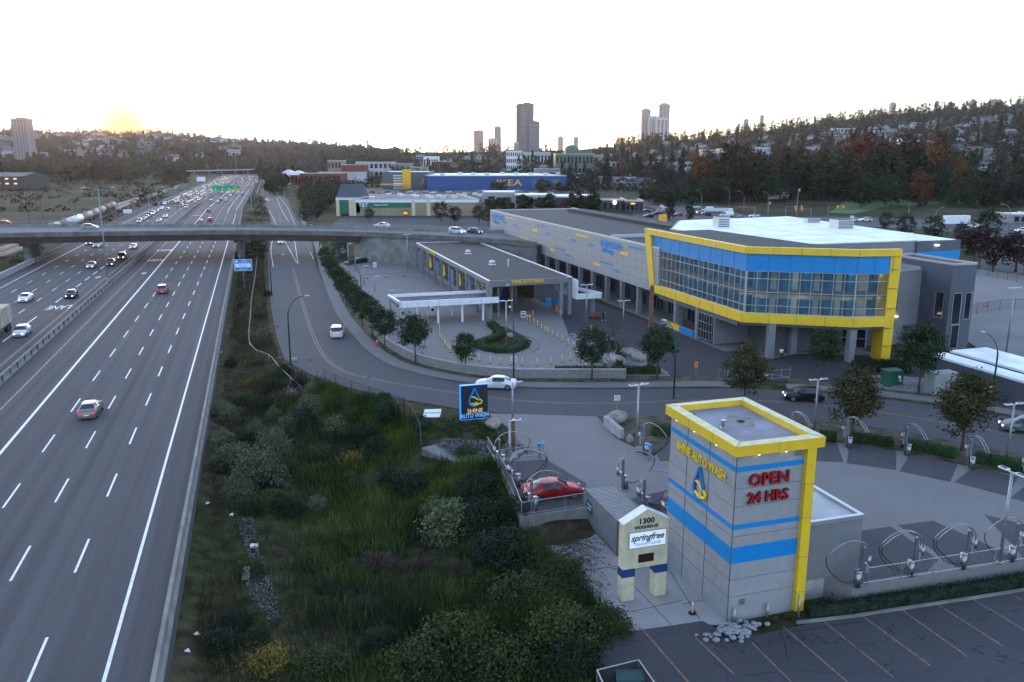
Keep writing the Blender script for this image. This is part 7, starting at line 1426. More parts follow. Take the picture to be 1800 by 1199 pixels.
for i in range(9): m = MB(); x = -B.w + 8 + i * 12.; m.box(x, x + 4, 14 + (i * 37 % 50), 18 + (i * 37 % 50), B.h, B.h + 2.); m.build('air_handler', M['metal silver'], B.o)
for x in (B.w * .57, B.w * .86): m = MB(); m.box(x - 3, x + 3, -.2, 0, 1, B.h * .75); gp = m.build('grille_window', M['tower glass'], B.o)
B = slab('store_entrance', 'glazed entrance wing with tall yellow portal left of the long blue store', 672, 752, 690, 303, 60, M['panel grey dark'], M['roof white'])
m = MB(); m.box(-B.w * .08, B.w * .28, -3, -.2, 0, B.h + 2.5); m.build('portal', M['store yellow'], B.o); m = MB()
for k in range(6): m.box(-B.w * .5, -B.w * .1, -1, -.2, k * 2., k * 2. + .8)
m.build('louvre', M['white paint'], B.o)
m = MB(); m.box(-B.w, B.w * .3, -12, -8, 3.4, 4.2); m.build('canopy', M['store yellow'], B.o)
B = slab('supermarket', 'beige supermarket with flat grey roof and green sign band', 621, 842, 372, 352, 62, M['beige wall'], M['roof grey'], skew=-14)
m = MB(); m.box(-B.w + .1, B.w - .0, -.25, 0, B.h - 1.0, B.h + .1); m.build('cornice', M['white paint'], B.o); m = MB(); m.box(-B.w + 3, -B.w * .06, -.3, 0, B.h - 3.2, B.h - 1.1); m.build('sign_band', M['store green'], B.o)
text(B.o, 'T&T', M['white paint'], 2.3, (-B.w * .83, -.4, B.h - 2.2), (PI / 2, 0, 0), ex=.05, bold=.06); text(B.o, 'Supermarket', M['white paint'], 1.2, (-B.w * .55, -.4, B.h - 2.), (PI / 2, 0, 0), ex=.05)
for x in (-B.w + .6, -B.w * .04, B.w * .2): m = MB(); m.box(x - .8, x + .8, -.4, 0, 0, B.h); m.build('pilaster', M['cream stucco'], B.o)
for i in range(14): x, y = -B.w + 6 + (i * 29 % 50), 8 + (i * 17 % 44); m = MB(); m.box(x, x + 2.4, y, y + 2, B.h, B.h + 1.2); m.build('air_handler', M['metal silver'], B.o)
m = MB(); m.box(-B.w + 20, -B.w + 24, -8, -7.7, 3, 6.5); 
B = slab('entrance_tower', 'green gabled entrance tower beside the beige supermarket', 592, 634, 372, 349, 16, M['store green'], M['slate'], base=4.2)
m = MB(); h = B.h; w_ = B.w; m.add([(-w_, 0, h), (w_, 0, h), (w_, 12, h + 6.), (-w_, 12, h + 6.), (w_, 24, h), (-w_, 24, h)], [(0, 1, 2, 3), (2, 4, 5, 3), (0, 3, 5), (1, 4, 2)]); m.build('gable_roof', M['slate'], B.o); m = MB(); m.box(-w_ - .1, w_ + .1, -.2, 0, h - .6, h + .4); m.build('cornice', M['white paint'], B.o)
for x in (-w_ + .7, w_ * .2): m = MB(); m.box(x - .7, x + .7, -.6, .6, -6, h - .6); m.build('column', M['cream stucco'], B.o)
p = at(713, 362); T = thing('restaurant_sign', 'dark square sign with golden double arch on a pole beside the supermarket', 'sign', p); hh = ZP(362, 377); m = MB(); m.tube([(0, 0, 0), (0, 0, hh)], .12, 6); m.build('pole', M['black'], T); m = MB(); m.box(-1.2, 1.2, -.2, .1, hh - .4, hh + 1.8); m.build('board', mat('sign brick', (.12, .02, .02), .6), T); m = MB()
for sx in (-1, 1): m.tube([(sx * .45 + math.cos(a) * .38, -.28, hh + math.sin(a) * 1.15) for a in np.linspace(0, PI, 9)], .13, 5)
m.build('double_arch', mat('amber glow', (1, .5, .02), .4, emit=.08), T)
CB = [  # commercial buildings: x0, x1, D, ytop, depth, wall, roof, label, windows
 (848, 905, 440, 339, 30, 'panel grey', 'roof white', 'grey low shop row with white roof beyond the storage building, left end', None), (905, 975, 430, 344, 30, 'pale wall', 'roof white', 'pale shop block with a red-brown bay, middle of the white-roofed row', None), (915, 938, 428, 346, 2, 'brick red', 'roof grey', 'small brick-red shop front in the white-roofed row', None), (978, 1052, 425, 347, 36, 'dark wall', 'roof white', 'dark shop row with cluttered white roof behind the upper parapet', None),
 (1058, 1100, 400, 352, 22, 'dark wall', 'roof grey', 'dark restaurant with a round white lit sign', (4, 1)), (1100, 1130, 395, 354, 18, 'dark wall', 'roof grey', 'dark glazed restaurant with an orange oval sign', (4, 1)), (528, 600, 760, 305, 30, 'brick red', 'roof grey', 'long low brick-red building behind the trees by the far side road', (9, 1)), (497, 512, 790, 307, 14, 'cream stucco', 'slate', 'left of two small pavilions with pale pyramid roofs', (3, 1)), (512, 530, 780, 308, 14, 'brick red', 'slate', 'right of two small pavilions with pale pyramid roofs', (3, 1)),
 (577, 601, 980, 282.5, 30, 'beige wall', 'roof grey', 'square beige block above the brick-red sheds', (4, 2)), (601, 640, 960, 290, 30, 'brick red', 'roof white', 'dark red shed with white roof right of the beige block', None), (626, 690, 1040, 285, 35, 'pale wall', 'roof white', 'long stepped pale office behind the red shed', (8, 2)), (560, 640, 840, 303, 18, 'pale wall', 'roof white', 'low white-roofed warehouse in front of the red shed', None), (690, 722, 980, 288, 25, 'wall grey', 'roof grey', 'grey block left of the yellow portal', (4, 1)), (745, 771, 1150, 275, 20, 'white paint', 'roof white', 'white box building standing before the dark trees', (6, 1)), (759, 792, 1000, 284, 20, 'brick red', 'roof grey', 'brown-red office with pale end wall behind the blue store', (5, 2)), (722, 750, 900, 294, 25, 'beige wall', 'roof grey', 'beige low block between the yellow portal and the office', (4, 1)),
 (890, 918, 1080, 265.5, 20, 'white paint', 'roof white', 'white four-storey office at the foot of the tall tower', (8, 3)), (920, 968, 1200, 268, 20, 'pale wall', 'roof white', 'pale low block right below the tall tower', (8, 1)), (1010, 1090, 760, 285, 30, 'pale wall', 'roof grey', 'long pale block on the slope under the green dome', (10, 2)), (940, 990, 770, 297, 25, 'wall grey', 'roof white', 'grey roofed block just behind the blue store', (6, 1)), (1010, 1028, 640, 305, 14, 'white paint', 'slate', 'small white building right of the blue store', (3, 2)), (1041, 1060, 860, 273, 20, 'beige wall', 'roof grey', 'square beige block beside the green-roofed complex', None),
 (1078, 1120, 560, 312, 20, 'pale wall', 'slate', 'low pale house row by the arterial road', (6, 1)), (1110, 1185, 640, 300, 16, 'beige wall', 'slate', 'row of town houses with grey roofs below the big firs', (10, 2)), (1185, 1225, 700, 285, 16, 'pale wall', 'slate', 'long pale garage-like building left of the brown trees', (7, 1)), (1232, 1260, 800, 264, 18, 'pale wall', 'slate', 'pale apartment block among firs, left part', (5, 4)), (1262, 1300, 820, 262, 18, 'pale wall', 'slate', 'pale apartment block with bays, right part', (7, 4)), (1315, 1355, 860, 259, 18, 'pale wall', 'slate', 'pale terrace above the brown trees', (7, 1)), (1460, 1500, 700, 226, 14, 'pale wall', 'slate', 'long balconied house row high on the slope', (7, 2)),
 (1578, 1600, 560, 244, 14, 'white paint', 'roof white', 'white skeletal building beside the orange tree', (3, 3)), (1602, 1640, 570, 247, 10, 'pale wall', 'roof white', 'low pale roof right of the white skeletal building', (5, 1)), (1350, 1387, 520, 325, 14, 'metal silver', 'roof white', 'shed with pale sloping roof among dark trees', None), (1523, 1562, 520, 328, 20, 'dark wall', 'slate', 'dark barn roof beyond the playing field', None), (1780, 1830, 330, 378, 16, 'wall grey', 'roof white', 'grey building with pale roof at the right edge', (4, 1))]
for i, (x0, x1, D, yt, dp, mw, mr, lab, wn_) in enumerate(CB): slab('commercial_building' if i < 27 or i > 31 else 'apartment_building', lab, x0, x1, D, yt, dp, M[mw], M[mr], win=wn_)
def pyramid(px, D, yb, wd, h, mm):
    p = at(px, D); z = ZP(D, yb); o = [q for q in COL.objects if q.name.startswith('commercial_building') and abs(q.location.x - p.x) < 12 and abs(q.location.y - D) < 5]
    if o: o = o[0]; z0 = z - o.location.z; m = MB(); m.add([(-wd, -1, z0), (wd, -1, z0), (wd, wd * 2, z0), (-wd, wd * 2, z0), (0, wd, z0 + h)], [(0, 1, 4), (1, 2, 4), (2, 3, 4), (3, 0, 4)]); m.build('pyramid_roof', M[mm], o)
pyramid(504, 790, 306.5, 8.5, 4.5, 'metal silver'); pyramid(521, 780, 307.5, 9.5, 4, 'metal silver')
for px, D, yt, c, nm in ((1080, 399, 356, 'lamp glow', 'round'), (1112, 394, 358, 'amber glow', 'oval')): p = at(px, D); T = thing('shop_sign', nm + ' lit shop sign on the dark restaurant front', 'sign', (p.x, p.y - .4, ZP(D, yt))); m = MB(); m.ball((0, 0, 0), .9 if nm == 'round' else .8, 5, 0, (1 if nm == 'round' else 1.6, .15, 1 if nm == 'round' else .5)); m.build('sign_face', M[c], T)
B = slab('domed_complex', 'green-roofed complex with a round dome on the slope', 976, 1042, 900, 271, 40, M['copper green'], M['copper green'], win=(10, 2)); m = MB(); m.box(-B.w * .45, B.w * .95, 6, 26, B.h, B.h + 3.5); m.build('upper_storey', M['copper green'], B.o); m = MB(); m.ball((-B.w * .1, 14, B.h + 4), 8, 8, 0, (1, 1, .75)); m.build('dome', mat('dome green', (.08, .14, .11), .6), B.o)
# skyline towers
def tower(x0, x1, D, ytop, lab, mw, floors, cols, dep=None, group=None):
    a, b_ = at(x0, D), at(x1, D); w_ = (b_.x - a.x) / 2; z0 = a.z - 2; h = ZP(D, ytop) - z0; dep = dep or w_ * 1.7; B = WB('residential_tower', lab, 'tower', ((a.x + b_.x) / 2, D, z0), group)
    m = MB(); m.box(-w_, w_, 0, dep, 0, h); m.box(-w_ * .5, w_ * .55, dep * .2, dep * .8, h, h + h * .025); B.part(m, 'wall', mw)
    m = MB(); fh = h / floors
    for k in range(floors): m.box(-w_ - .35, w_ + .35, -.7, dep * .3, k * fh, k * fh + fh * .16)
    B.part(m, 'balcony', M['pale wall'])
    for j in range(cols):
        x = -w_ + (j + .5) * 2 * w_ / cols; m = MB(); m.box(x - w_ / cols * .62, x + w_ / cols * .62, -.25, 0, fh, h - fh * .8); B.part(m, 'window_strip', M['tower glass'])
    return B
tower(907, 920, 1500, 183.5, 'tall residential tower, its left bay with stacked balconies', M['tower glass'], 38, 2); tower(914, 938, 1490, 182, 'tallest tan residential tower on the skyline', M['tan tower'], 38, 4); tower(930, 948.5, 1480, 214, 'lower glassy tower leaning on the tallest tan one', M['tower glass'], 28, 4); tower(903, 912, 1470, 250, 'narrow low pale wing at the foot of the tallest tower', M['pale wall'], 8, 2)
tower(833, 850, 3000, 229.5, 'hazy tan tower left of the tallest one, shorter', M['tan tower'], 28, 3); tower(869, 881, 3000, 222.5, 'hazy slim tan tower next to the tallest one', M['tan tower'], 30, 2); tower(858, 873, 2900, 243, 'hazy low pale tower beside the slim tan one', M['pale wall'], 16, 3)
mat('hazy tower', (.32, .25, .24), .8)
tower(1126, 1141, 3800, 192, 'left hazy tower of the pink-grey hilltop cluster', M['hazy tower'], 30, 3); tower(1139, 1156, 3750, 205, 'middle lower tower of the pink-grey hilltop cluster', M['pale wall'], 26, 4); tower(1156, 1174, 3850, 183, 'tallest hazy tower of the pink-grey hilltop cluster', M['hazy tower'], 32, 3); tower(1152, 1172, 3700, 208, 'front low tower of the pink-grey hilltop cluster', M['pale wall'], 24, 3)
for px, yt, wd in ((1335, 203, 6), (1308, 210, 8), (1561, 181, 9), (1637, 178, 6), (1660, 180, 7), (1700, 176, 9), (1738, 175, 10), (985, 240, 9), (1012, 241, 8)): tower(px - wd / 2, px + wd / 2, 3900, yt, 'tiny hazy block on the ridge line at the top of the wooded hill', M['hazy tower'], 10, 2, group='tiny hazy blocks on the ridge')
tower(30, 56, 1450, 208, 'lone speckled residential tower at the far left', M['hazy tower'], 34, 5)
# rail sheds with lit windows, far left
p = at(-14, 700); T = thing('rail_shed', 'long dark rail shed with two rows of lit windows at the far left', 'building', p); m = MB(); m.box(-60, 26, 0, 40, -2, 9); m.build('wall', M['dark wall'], T); m = MB(); m.add([(-61, -1, 9), (27, -1, 9), (27, 20, 12), (-61, 20, 12), (27, 41, 9), (-61, 41, 9)], [(0, 1, 2, 3), (3, 2, 4, 5), (1, 4, 2), (0, 3, 5)]); m.build('roof', M['slate'], T)
for k in range(12):
    for z in (2.6, 6.6): m = MB(); m.box(-58 + k * 7, -55.5 + k * 7, -.3, 0, z, z + 1.1); m.build('lit_window', M['amber glow'] if 0 else mat('window lit', (.9, .5, .25), .5, emit=.09, ecol=(1, .55, .25)), T)
# railway, train
rail = [Vector((*TS(t, s)[:2], 0)) for t, s in ((-70, 235), (-69.5, 300), (-68.5, 385), (-71, 475), (-71.5, 540), (-66, 700), (-64, 850))]
b = MB(); ribbon(b, resample(rail, 12), 9, -.55, 0, 1.5); struct(b, 'railway_bed', mat('ballast', (.09, .085, .08), .95, var=.35, vs=1.5))
b = MB()
for d in (-2.9, -1.45, 1.45, 2.9): ribbon(b, offs(resample(rail, 12), d), .14, -.38, 0, .17)
struct(b, 'railway_track', mat('rail rust', (.25, .13, .06), .35, .8))
tc_mats = [mat('tank tan', (.26, .22, .17), .6, var=.25, vs=1.), mat('tank grey', (.2, .19, .17), .6, var=.25, vs=1.), M['white paint'], mat('tank rust', (.2, .07, .035), .7, var=.2, vs=1.)]
def on_rail(s): return Vector((*TS(np.interp(s, [235, 300, 385, 475, 540, 700], [-70, -69.5, -68.5, -71, -71.5, -66]) + 2.2, s)[:2], -.38))
names_ = ['tan tank wagon nearest to the overpass', 'grey tank wagon, second from the overpass', 'bright white tank wagon in the middle of the train', 'tan tank wagon right behind the white one', 'grey tank wagon, second behind the white one', 'tan tank wagon, third behind the white one', 'rust-red wagon near the tail of the train', 'grey tank wagon at the tail of the train']
for k in range(8):
    s = 318 + k * 19.5; p = on_rail(s); q = on_rail(s + 5); root = thing('tank_wagon', names_[k], 'railway wagon', p, math.atan2(-(q.x - p.x), q.y - p.y), 'tank wagons of the standing train'); m = MB(); m.tube([(0, -8.2, 2.6), (0, -7.9, 2.6), (0, 7.9, 2.6), (0, 8.2, 2.6)], [1.1, 1.5, 1.5, 1.1], 14); m.build('tank', tc_mats[(0, 1, 2, 0, 1, 0, 3, 1)[k]], root, True); m = MB(); m.box(-1.2, 1.2, -8.8, 8.8, .9, 1.2); m.build('frame', M['trim black'], root); m = MB(); m.cyl(0, 0, 4.0, 4.6, .6, 10); m.build('dome', tc_mats[1], root)
    for y in (-6, 6): m = MB(); m.box(-1.1, 1.1, y - 1.3, y + 1.3, .1, .9); m.build('bogie', M['trim black'], root)
# far interchange bridge with traffic
p = at(400, 1230); T = thing('far_overpass', 'thin pale flyover crossing the motorway at its vanishing point', 'bridge', p); a, b_ = at(325, 1100), at(470, 1260); m = MB(); m.bar(a - p + Vector((0, 0, 7 - a.z + p.z)), b_ - p + Vector((0, 0, 7)), 12, 1.3); m.build('deck', M['concrete pale'], T); m = MB()
for k in range(6): q = (a - p).lerp(b_ - p, .1 + k * .16); m.box(q.x - .8, q.x + .8, q.y - .8, q.y + .8, -3, 6.5)
m.build('pier', M['concrete'], T)
# arterial road: lamps, signals, cars
SL2 = SL
for i, (px, py, rz, s_) in enumerate(((1082, 340, 190, .62), (1062, 335, 10, .6), (1145, 358, 190, .85), (1160, 345, 190, .8), (1205, 352, 175, .9), (1232, 375, 185, 1.0), (1222, 358, 0, .8), (1281, 364, 185, .95), (1306, 384, 185, 1.1), (1349, 372, 185, .9), (1121, 338, 190, .6), (1100, 330, 10, .6), (1594, 408, 160, 1.05), (1641, 415, 20, .9), (1770, 425, 170, 1.1), (1735, 420, 10, .8))): place(SL2, G(px, py), math.radians(rz), 'grey curved street lamp along the arterial road behind the storage building', 'grey street lamps along the arterial road', scale=(1, 1, s_))
mat('signal amber', (.7, .3, .02), .5); 
for i, (px, py, yt, hx, lab) in enumerate(((1350, 378, 355, 0, 'traffic signal on a steel pole left of the crossing'), (1326, 384, 363, -1, 'signal gantry with three dark heads at the crossing'), (1400, 380, 332, 0, 'tall pole at the crossing with a blue street name plate'), (1380, 386, 362, 1, 'mast arm with red signals over the crossing'), (1425, 385, 366, -1, 'mast arm signals in front of the dark trees'), (1455, 380, 362, 1, 'signal pole beside the playing field'))):
    p = G(px, py); h = HZ(p, yt); root = thing('traffic_signal', lab, 'traffic light', p, 0, 'signals at the arterial crossing'); m = MB(); m.tube([(0, 0, 0), (0, 0, h)], .12, 6)
    if hx: m.tube([(0, 0, h - .5), (hx * 7, 0, h)], .08, 5)
    m.build('pole', M['pole grey'], root)
    for x in ((hx * 4, hx * 6.6) if hx else (.5,)): m = MB(); m.box(x - .3, x + .3, -.3, .1, h - 1.1, h + .1); hd = m.build('signal_head', M['signal amber'] if i != 1 else M['black'], root); m = MB(); m.ball((x, -.32, h - .15), .2, 4, 0, (1, .4, 1)); m.build('red_light', mat('signal red', (1, .02, .01), .4, emit=.12), hd)
def pcar(px, py, rz, c_, kd, lab, grp='vehicles by the arterial road', far=True): p = G(px, py); car(kd, (p.x, p.y, gz1(p.x, p.y) + .07), math.radians(rz), c_, lab, grp, far=far, on=False)
for i, (px, py, rz, c_, kd, lab) in enumerate(((1223, 366, 70, W, 'sedan', 'white car in the queue on the arterial road'), (1227, 378, 0, GY, 'suv', 'dark car with red lights beside the tanker'), (1243, 372, 75, W, 'van', 'white van in the car park behind the poplars'), (1242, 377, 80, W, 'suv', 'white SUV below the white van'), (1277, 381, 85, W, 'van', 'white van right of the tanker truck'), (1300, 385, 20, GY, 'hatch', 'grey car at the lamp beside the pale roof'), (1326, 382, 85, W, 'sedan', 'white car with red tail lights at the crossing'), (1163, 365, 0, W, 'sedan', 'white car between the poplars'), (1165, 372, 80, SV, 'van', 'pale van between the poplars'), (1156, 378, 80, BK, 'suv', 'black SUV parked before the poplars'), (1136, 373, 85, BL, 'sedan', 'blue car parked behind the dark restaurant'), (1140, 382, 90, BK, 'hatch', 'black hatchback parked at the parapet line'), (1172, 384, 60, W, 'hatch', 'white hatchback under the right poplar'), (1192, 380, 90, RD, 'hatch', 'red hatchback behind the narrow tree'), (1522, 389, 85, W, 'suv', 'white estate car behind the pale roof edge'), (1500, 389, 80, W, 'hatch', 'white car left of the estate car'), (1561, 393, 70, SV, 'sedan', 'silver car left of the curved lamp'), (1797, 408, 90, W, 'suv', 'white car at the right edge by the curved lamp'), (1800, 416, 90, BK, 'hatch', 'black car at the right edge below the white one'), (1724, 402, 90, RD, 'sedan', 'dark red car beside the box trailer'), (1710, 400, 70, W, 'sedan', 'white car beside the dark red one'))): pcar(px, py, rz, c_, kd, lab)
T = thing('box_trailer', 'white box trailer parked under the trees on the right', 'trailer', G(1680, 397), .2); m = MB(); m.box(-5, 5, -1.3, 1.3, .9, 3.9); m.build('box', M['white paint'], T); m = MB()
for x in (1.5, 2.6): m.tube([(x, -1.35, .5), (x, 1.3, .5)], .45, 8)
m.build('wheel', M['rubber'], T)
T = thing('tanker_truck', 'tanker truck with long pale tank in the queue', 'truck', G(1258, 379), .05); m = MB(); m.tube([(-5, 0, 2.2), (5, 0, 2.2)], 1.2, 12); m.build('tank', M['metal silver'], T); m = MB(); m.box(5.3, 7.4, -1.2, 1.2, .7, 3.2); m.build('cab', M['white paint'], T); m = MB()
for x in (-4, -2.8, 3, 6.4): m.tube([(x, -1.2, .5), (x, 1.2, .5)], .5, 8)
m.build('wheel', M['rubber'], T)
for i in range(26): px = 640 + i * 13.5; pcar(px, 337 + (i * 7 % 5), 80 + (i * 31 % 20), cols[i * 5 % 11], ('sedan', 'suv', 'hatch')[i % 3], 'small parked car in the lot in front of the long blue store', 'cars parked before the blue store')
for i in range(22): px = 862 + (i % 6) * 2.2 + i * .9; D = 900 + i * 26; p = at(880 + (i % 3) * 3 + i * .8 - 6, D); car(('sedan', 'hatch')[i % 2], p + Vector((0, 0, .3)), 0., cols[(i * 3) % 11], 'car with red tail lights climbing the far street behind the blue store', 'cars climbing the far street', far=True)
b = MB(); Pq = [at(880, 860, .25), at(886, 1000, .25), at(892, 1150, .25), at(900, 1400, .3), at(903, 1600, .3)]; n = len(Pq); v = []
for p in Pq: v += [(p.x - 7, p.y, p.z), (p.x + 7, p.y, p.z)]
b.add(v, [(2 * i, 2 * i + 1, 2 * i + 3, 2 * i + 2) for i in range(n - 1)]); struct(b, 'far_street', M['road asphalt'])
T = thing('detour_sign', 'square orange sign board on the storage roof edge', 'sign', G(1165, 384, 12.3)); m = MB(); m.box(-.9, .9, -.1, .1, -.9, .9); m.build('board', M['chevron yellow'], T); m = MB(); m.tube([(0, 0, -6), (0, 0, -.9)], .06, 5); m.build('post', M['pole grey'], T)
# ---- houses on the hills
def house(w_, d_, h_, mw, mr, k):
    root = thing('hillside_house', None, 'house'); m = MB(); m.box(-w_ / 2, w_ / 2, -d_ / 2, d_ / 2, -4, h_); wl = m.build('wall', mw, root); r = d_ * .32
    m = MB(); e = .6
    if k % 2: m.add([(-w_ / 2 - e, -d_ / 2 - e, h_), (w_ / 2 + e, -d_ / 2 - e, h_), (w_ / 2 + e, 0, h_ + r), (-w_ / 2 - e, 0, h_ + r), (w_ / 2 + e, d_ / 2 + e, h_), (-w_ / 2 - e, d_ / 2 + e, h_)], [(0, 1, 2, 3), (3, 2, 4, 5), (1, 4, 2), (0, 3, 5)])
    else: m.add([(-w_ / 2 - e, -d_ / 2 - e, h_), (w_ / 2 + e, -d_ / 2 - e, h_), (0, -d_ / 2 - e, h_ + r), (0, d_ / 2 + e, h_ + r), (w_ / 2 + e, d_ / 2 + e, h_), (-w_ / 2 - e, d_ / 2 + e, h_)], [(1, 4, 3, 2), (5, 0, 2, 3), (0, 1, 2), (4, 5, 3)])
    m.build('roof', mr, root); m = MB()
    for x in (-.28, .05, .32):
        for z in (1.2, 4.2): m.box(w_ * x - .9, w_ * x + .9, -d_ / 2 - .1, -d_ / 2, z, z + 1.5)
    m.build('window', M['dark glass'], root); m = MB(); m.box(-.5 + w_ * .2, .5 + w_ * .2, 0, 1., h_, h_ + r + 1.); m.build('chimney', M['brick red'], root); return snap(root)
mat('house white', (.42, .42, .41), .7); mat('house beige', (.24, .22, .2), .7); mat('house blue', (.14, .17, .2), .7); mat('roof pale', (.2, .21, .22), .7, var=.15, vs=.1); mat('roof brown tile', (.12, .09, .08), .8)
HS = [(house(13, 10, 6, M['house white'], M['roof pale'], 1), 'white'), (house(11, 11, 6.5, M['house beige'], M['slate'], 0), 'beige'), (house(15, 9, 5.5, M['house white'], M['slate'], 0), 'white'), (house(12, 10, 6, M['house blue'], M['roof pale'], 1), 'grey-blue'), (house(14, 11, 7, M['house beige'], M['roof brown tile'], 1), 'beige')]
hr = random.Random(3); houses = []
def hz_free(px, D): return not (1180 < px < 1420 and D < 780)
for _ in range(175):
    px = hr.uniform(980, 1850); D = hr.uniform(720, 1700) if px < 1500 else hr.uniform(640, 1600); D = D if hr.random() < .7 else D * .9
    houses.append((px, D, 'the wooded hillside on the right'))
for _ in range(95): houses.append((hr.uniform(-30, 430), hr.uniform(1500, 2700), 'the hazy hill on the left'))
for _ in range(25): houses.append((hr.uniform(600, 1000), hr.uniform(1000, 1500), 'the low ground among trees in the middle distance'))
for i, (px, D, z) in enumerate(houses):
    pr, c_ = HS[i % 5]; s_ = .95 if D < 1400 else 1.15 if px > 600 else 2.; place(pr, at(px, D), hr.uniform(-.8, .8), '%s gabled house on %s' % (c_, z), '%s houses on %s' % (c_, z), scale=s_)
# ---- trees of the distance
def bg_tree(name, kind, w_, h_, z0, n_cl, per, leaf, m_, seed, sp):
    return make_tree(name, kind, w_, h_, z0, n_cl, per, leaf, m_, w_ * .035, seed, sp, 4)
BT = {'conifer': [bg_tree('conifer_tree', 'cone', 7.5, 19, 1.5, 150, 9, .42, m_, 100 + i, .5) for i, m_ in enumerate(('leaf dark', 'leaf olive', 'leaf dark'))],
      'broad': [bg_tree('broadleaf_tree', 'round', 11, 12, 2., 110, 9, .5, m_, 110 + i, .8) for i, m_ in enumerate(('leaf far', 'leaf olive', 'leaf street', 'leaf dark'))],
      'autumn': [bg_tree('autumn_tree', 'round', 10, 17, 2., 130, 9, .5, m_, 120 + i, .8) for i, m_ in enumerate(('leaf bronze', 'leaf sunlit orange', 'leaf bronze'))],  # orange variant: low sun on the treetops put into the autumn leaf colour
      'maple': [bg_tree('maple_tree', 'round', 7, 6.5, 1.8, 110, 14, .26, 'leaf red', 130, .45)]}
tr = random.Random(11); TL = []
def band(n, px0, px1, D0, D1, mix, s0, s1, zone, avoid=None, pw=1.):
    for _ in range(n):
        px = tr.uniform(px0, px1); D = D0 + (D1 - D0) * tr.random() ** pw; k = tr.choices(list(mix), list(mix.values()))[0]
        if avoid and avoid(px, D): continue
        TL.append((px, D, k, tr.uniform(s0, s1), zone))
band(105, 1225, 1480, 480, 660, {'autumn': 3, 'broad': 5, 'conifer': 1}, 1.05, 1.75, 'the brown belt of trees right of the crossing', lambda p, D: 1400 < p < 1470 and D < 560)
band(60, 1425, 1640, 500, 600, {'autumn': 4, 'broad': 4}, 1.3, 2.1, 'the brown belt of trees right of the crossing')
band(150, 1480, 1900, 420, 640, {'broad': 6, 'autumn': 2, 'conifer': 1}, .7, 1.25, 'the dark wood beyond the gravel lot', lambda p, D: 1400 < p < 1500 and D < 520)
band(60, 1130, 1260, 420, 600, {'broad': 6, 'autumn': 1, 'conifer': 1}, .5, .9, 'the trees along the arterial road', lambda p, D: D < 450)
band(420, 1100, 1920, 640, 1500, {'conifer': 5, 'broad': 5, 'autumn': 1.6}, .7, 1.2, 'the wooded hillside on the right', None, 1.2)
band(700, 1080, 1920, 1500, 2250, {'conifer': 7, 'broad': 4}, .9, 1.4, 'the ridge of the hillside on the right')
band(150, 960, 1120, 680, 1500, {'conifer': 3, 'broad': 5, 'autumn': 1}, .6, 1.1, 'the slope around the green-domed complex', lambda p, D: 1000 < p < 1050 and 860 < D < 960)
band(120, 640, 960, 1050, 1900, {'conifer': 3, 'broad': 5}, .8, 1.3, 'the tree line behind the blue store', lambda p, D: 872 < p < 910 and D < 1650)
band(60, 690, 900, 850, 1050, {'broad': 5, 'conifer': 1}, .6, 1., 'the tree line behind the blue store', lambda p, D: 872 < p < 905)
band(120, 455, 680, 820, 1400, {'broad': 6, 'conifer': 1}, .8, 1.2, 'the woods beyond the far side road', lambda p, D: (490 < p < 690 and 750 < D < 1070))
band(34, 455, 500, 560, 830, {'broad': 6}, .6, .95, 'the woods beyond the far side road', lambda p, D: p < 470 + (830 - D) * .03)
band(40, 535, 600, 400, 640, {'broad': 6, 'autumn': 1}, .45, .75, 'the trees along the far side road')
band(1500, -60, 660, 1250, 3000, {'broad': 7, 'conifer': 2}, .9, 1.5, 'the hazy wooded hill on the left')
band(160, -40, 330, 850, 1250, {'broad': 7, 'autumn': 1}, .8, 1.3, 'the wood behind the railway field')
band(11, 860, 1000, 560, 640, {'broad': 4}, .45, .65, 'the trees in front of the blue store', lambda p, D: p > 995)
band(26, 860, 1050, 400, 425, {'autumn': 2, 'broad': 3}, .3, .45, 'the small trees among the white-roofed shops')
hand = [((540, 392), .62, 'broad', 'broad dark tree beside the far side road just past the overpass'), ((556, 388), .55, 'broad', 'dark tree left of the supermarket car park'), ((775, 390), .62, 'broad', 'dark bushy tree before the beige supermarket wall'), ((800, 392), .5, 'broad', 'smaller dark tree right of the bushy one at the supermarket'), ((842, 392), .55, 'broad', 'dark tree at the right corner of the supermarket'), ((858, 395), .5, 'broad', 'dark tree touching the storage building corner'), ((649, 388), .4, 'broad', 'low dark tree under the supermarket sign band'),
        ((1640, 425), .62, 'broad', 'round olive-green tree behind the dark end wall'), ((1590, 418), .6, 'broad', 'dark green tree left of the curved lamp behind the warehouse'), ((1735, 425), .75, 'broad', 'large round tree before the parked cars on the right'), ((1690, 430), .5, 'broad', 'leafy tree right of the warehouse corner'), ((1556, 405), .5, 'broad', 'dark tree above the warehouse roof edge'), ((1180, 305), 1.25, 'conifer', 'big dark fir standing out on the lower slope, right one'), ((1118, 312), 1.2, 'conifer', 'big dark fir standing out on the lower slope, left one')]
for pp, s_, k, lab in hand:
    pr = BT[k][int(pp[0]) % len(BT[k])]; p = G(*pp); 
    if pp[1] < 320: p = at(pp[0], 760)
    place(pr, p, pp[0], lab, 'single trees beyond the overpass', scale=s_)
for (px, py, s_, lab) in ((1712, 462, 1., 'dark red maple at the left end of the row by the gravel lot'), (1745, 478, 1.05, 'dark red maple in the middle of the row, over the slanting trunk'), (1785, 478, 1.15, 'dark green-red maple at the right edge by the gravel lot'), (1700, 448, .9, 'small dark red maple behind the dark office block'), (1815, 490, 1., 'dark maple cut by the right edge')): place(BT['maple'][0], G(px, py), px, lab, 'dark red maples by the gravel lot', scale=s_)
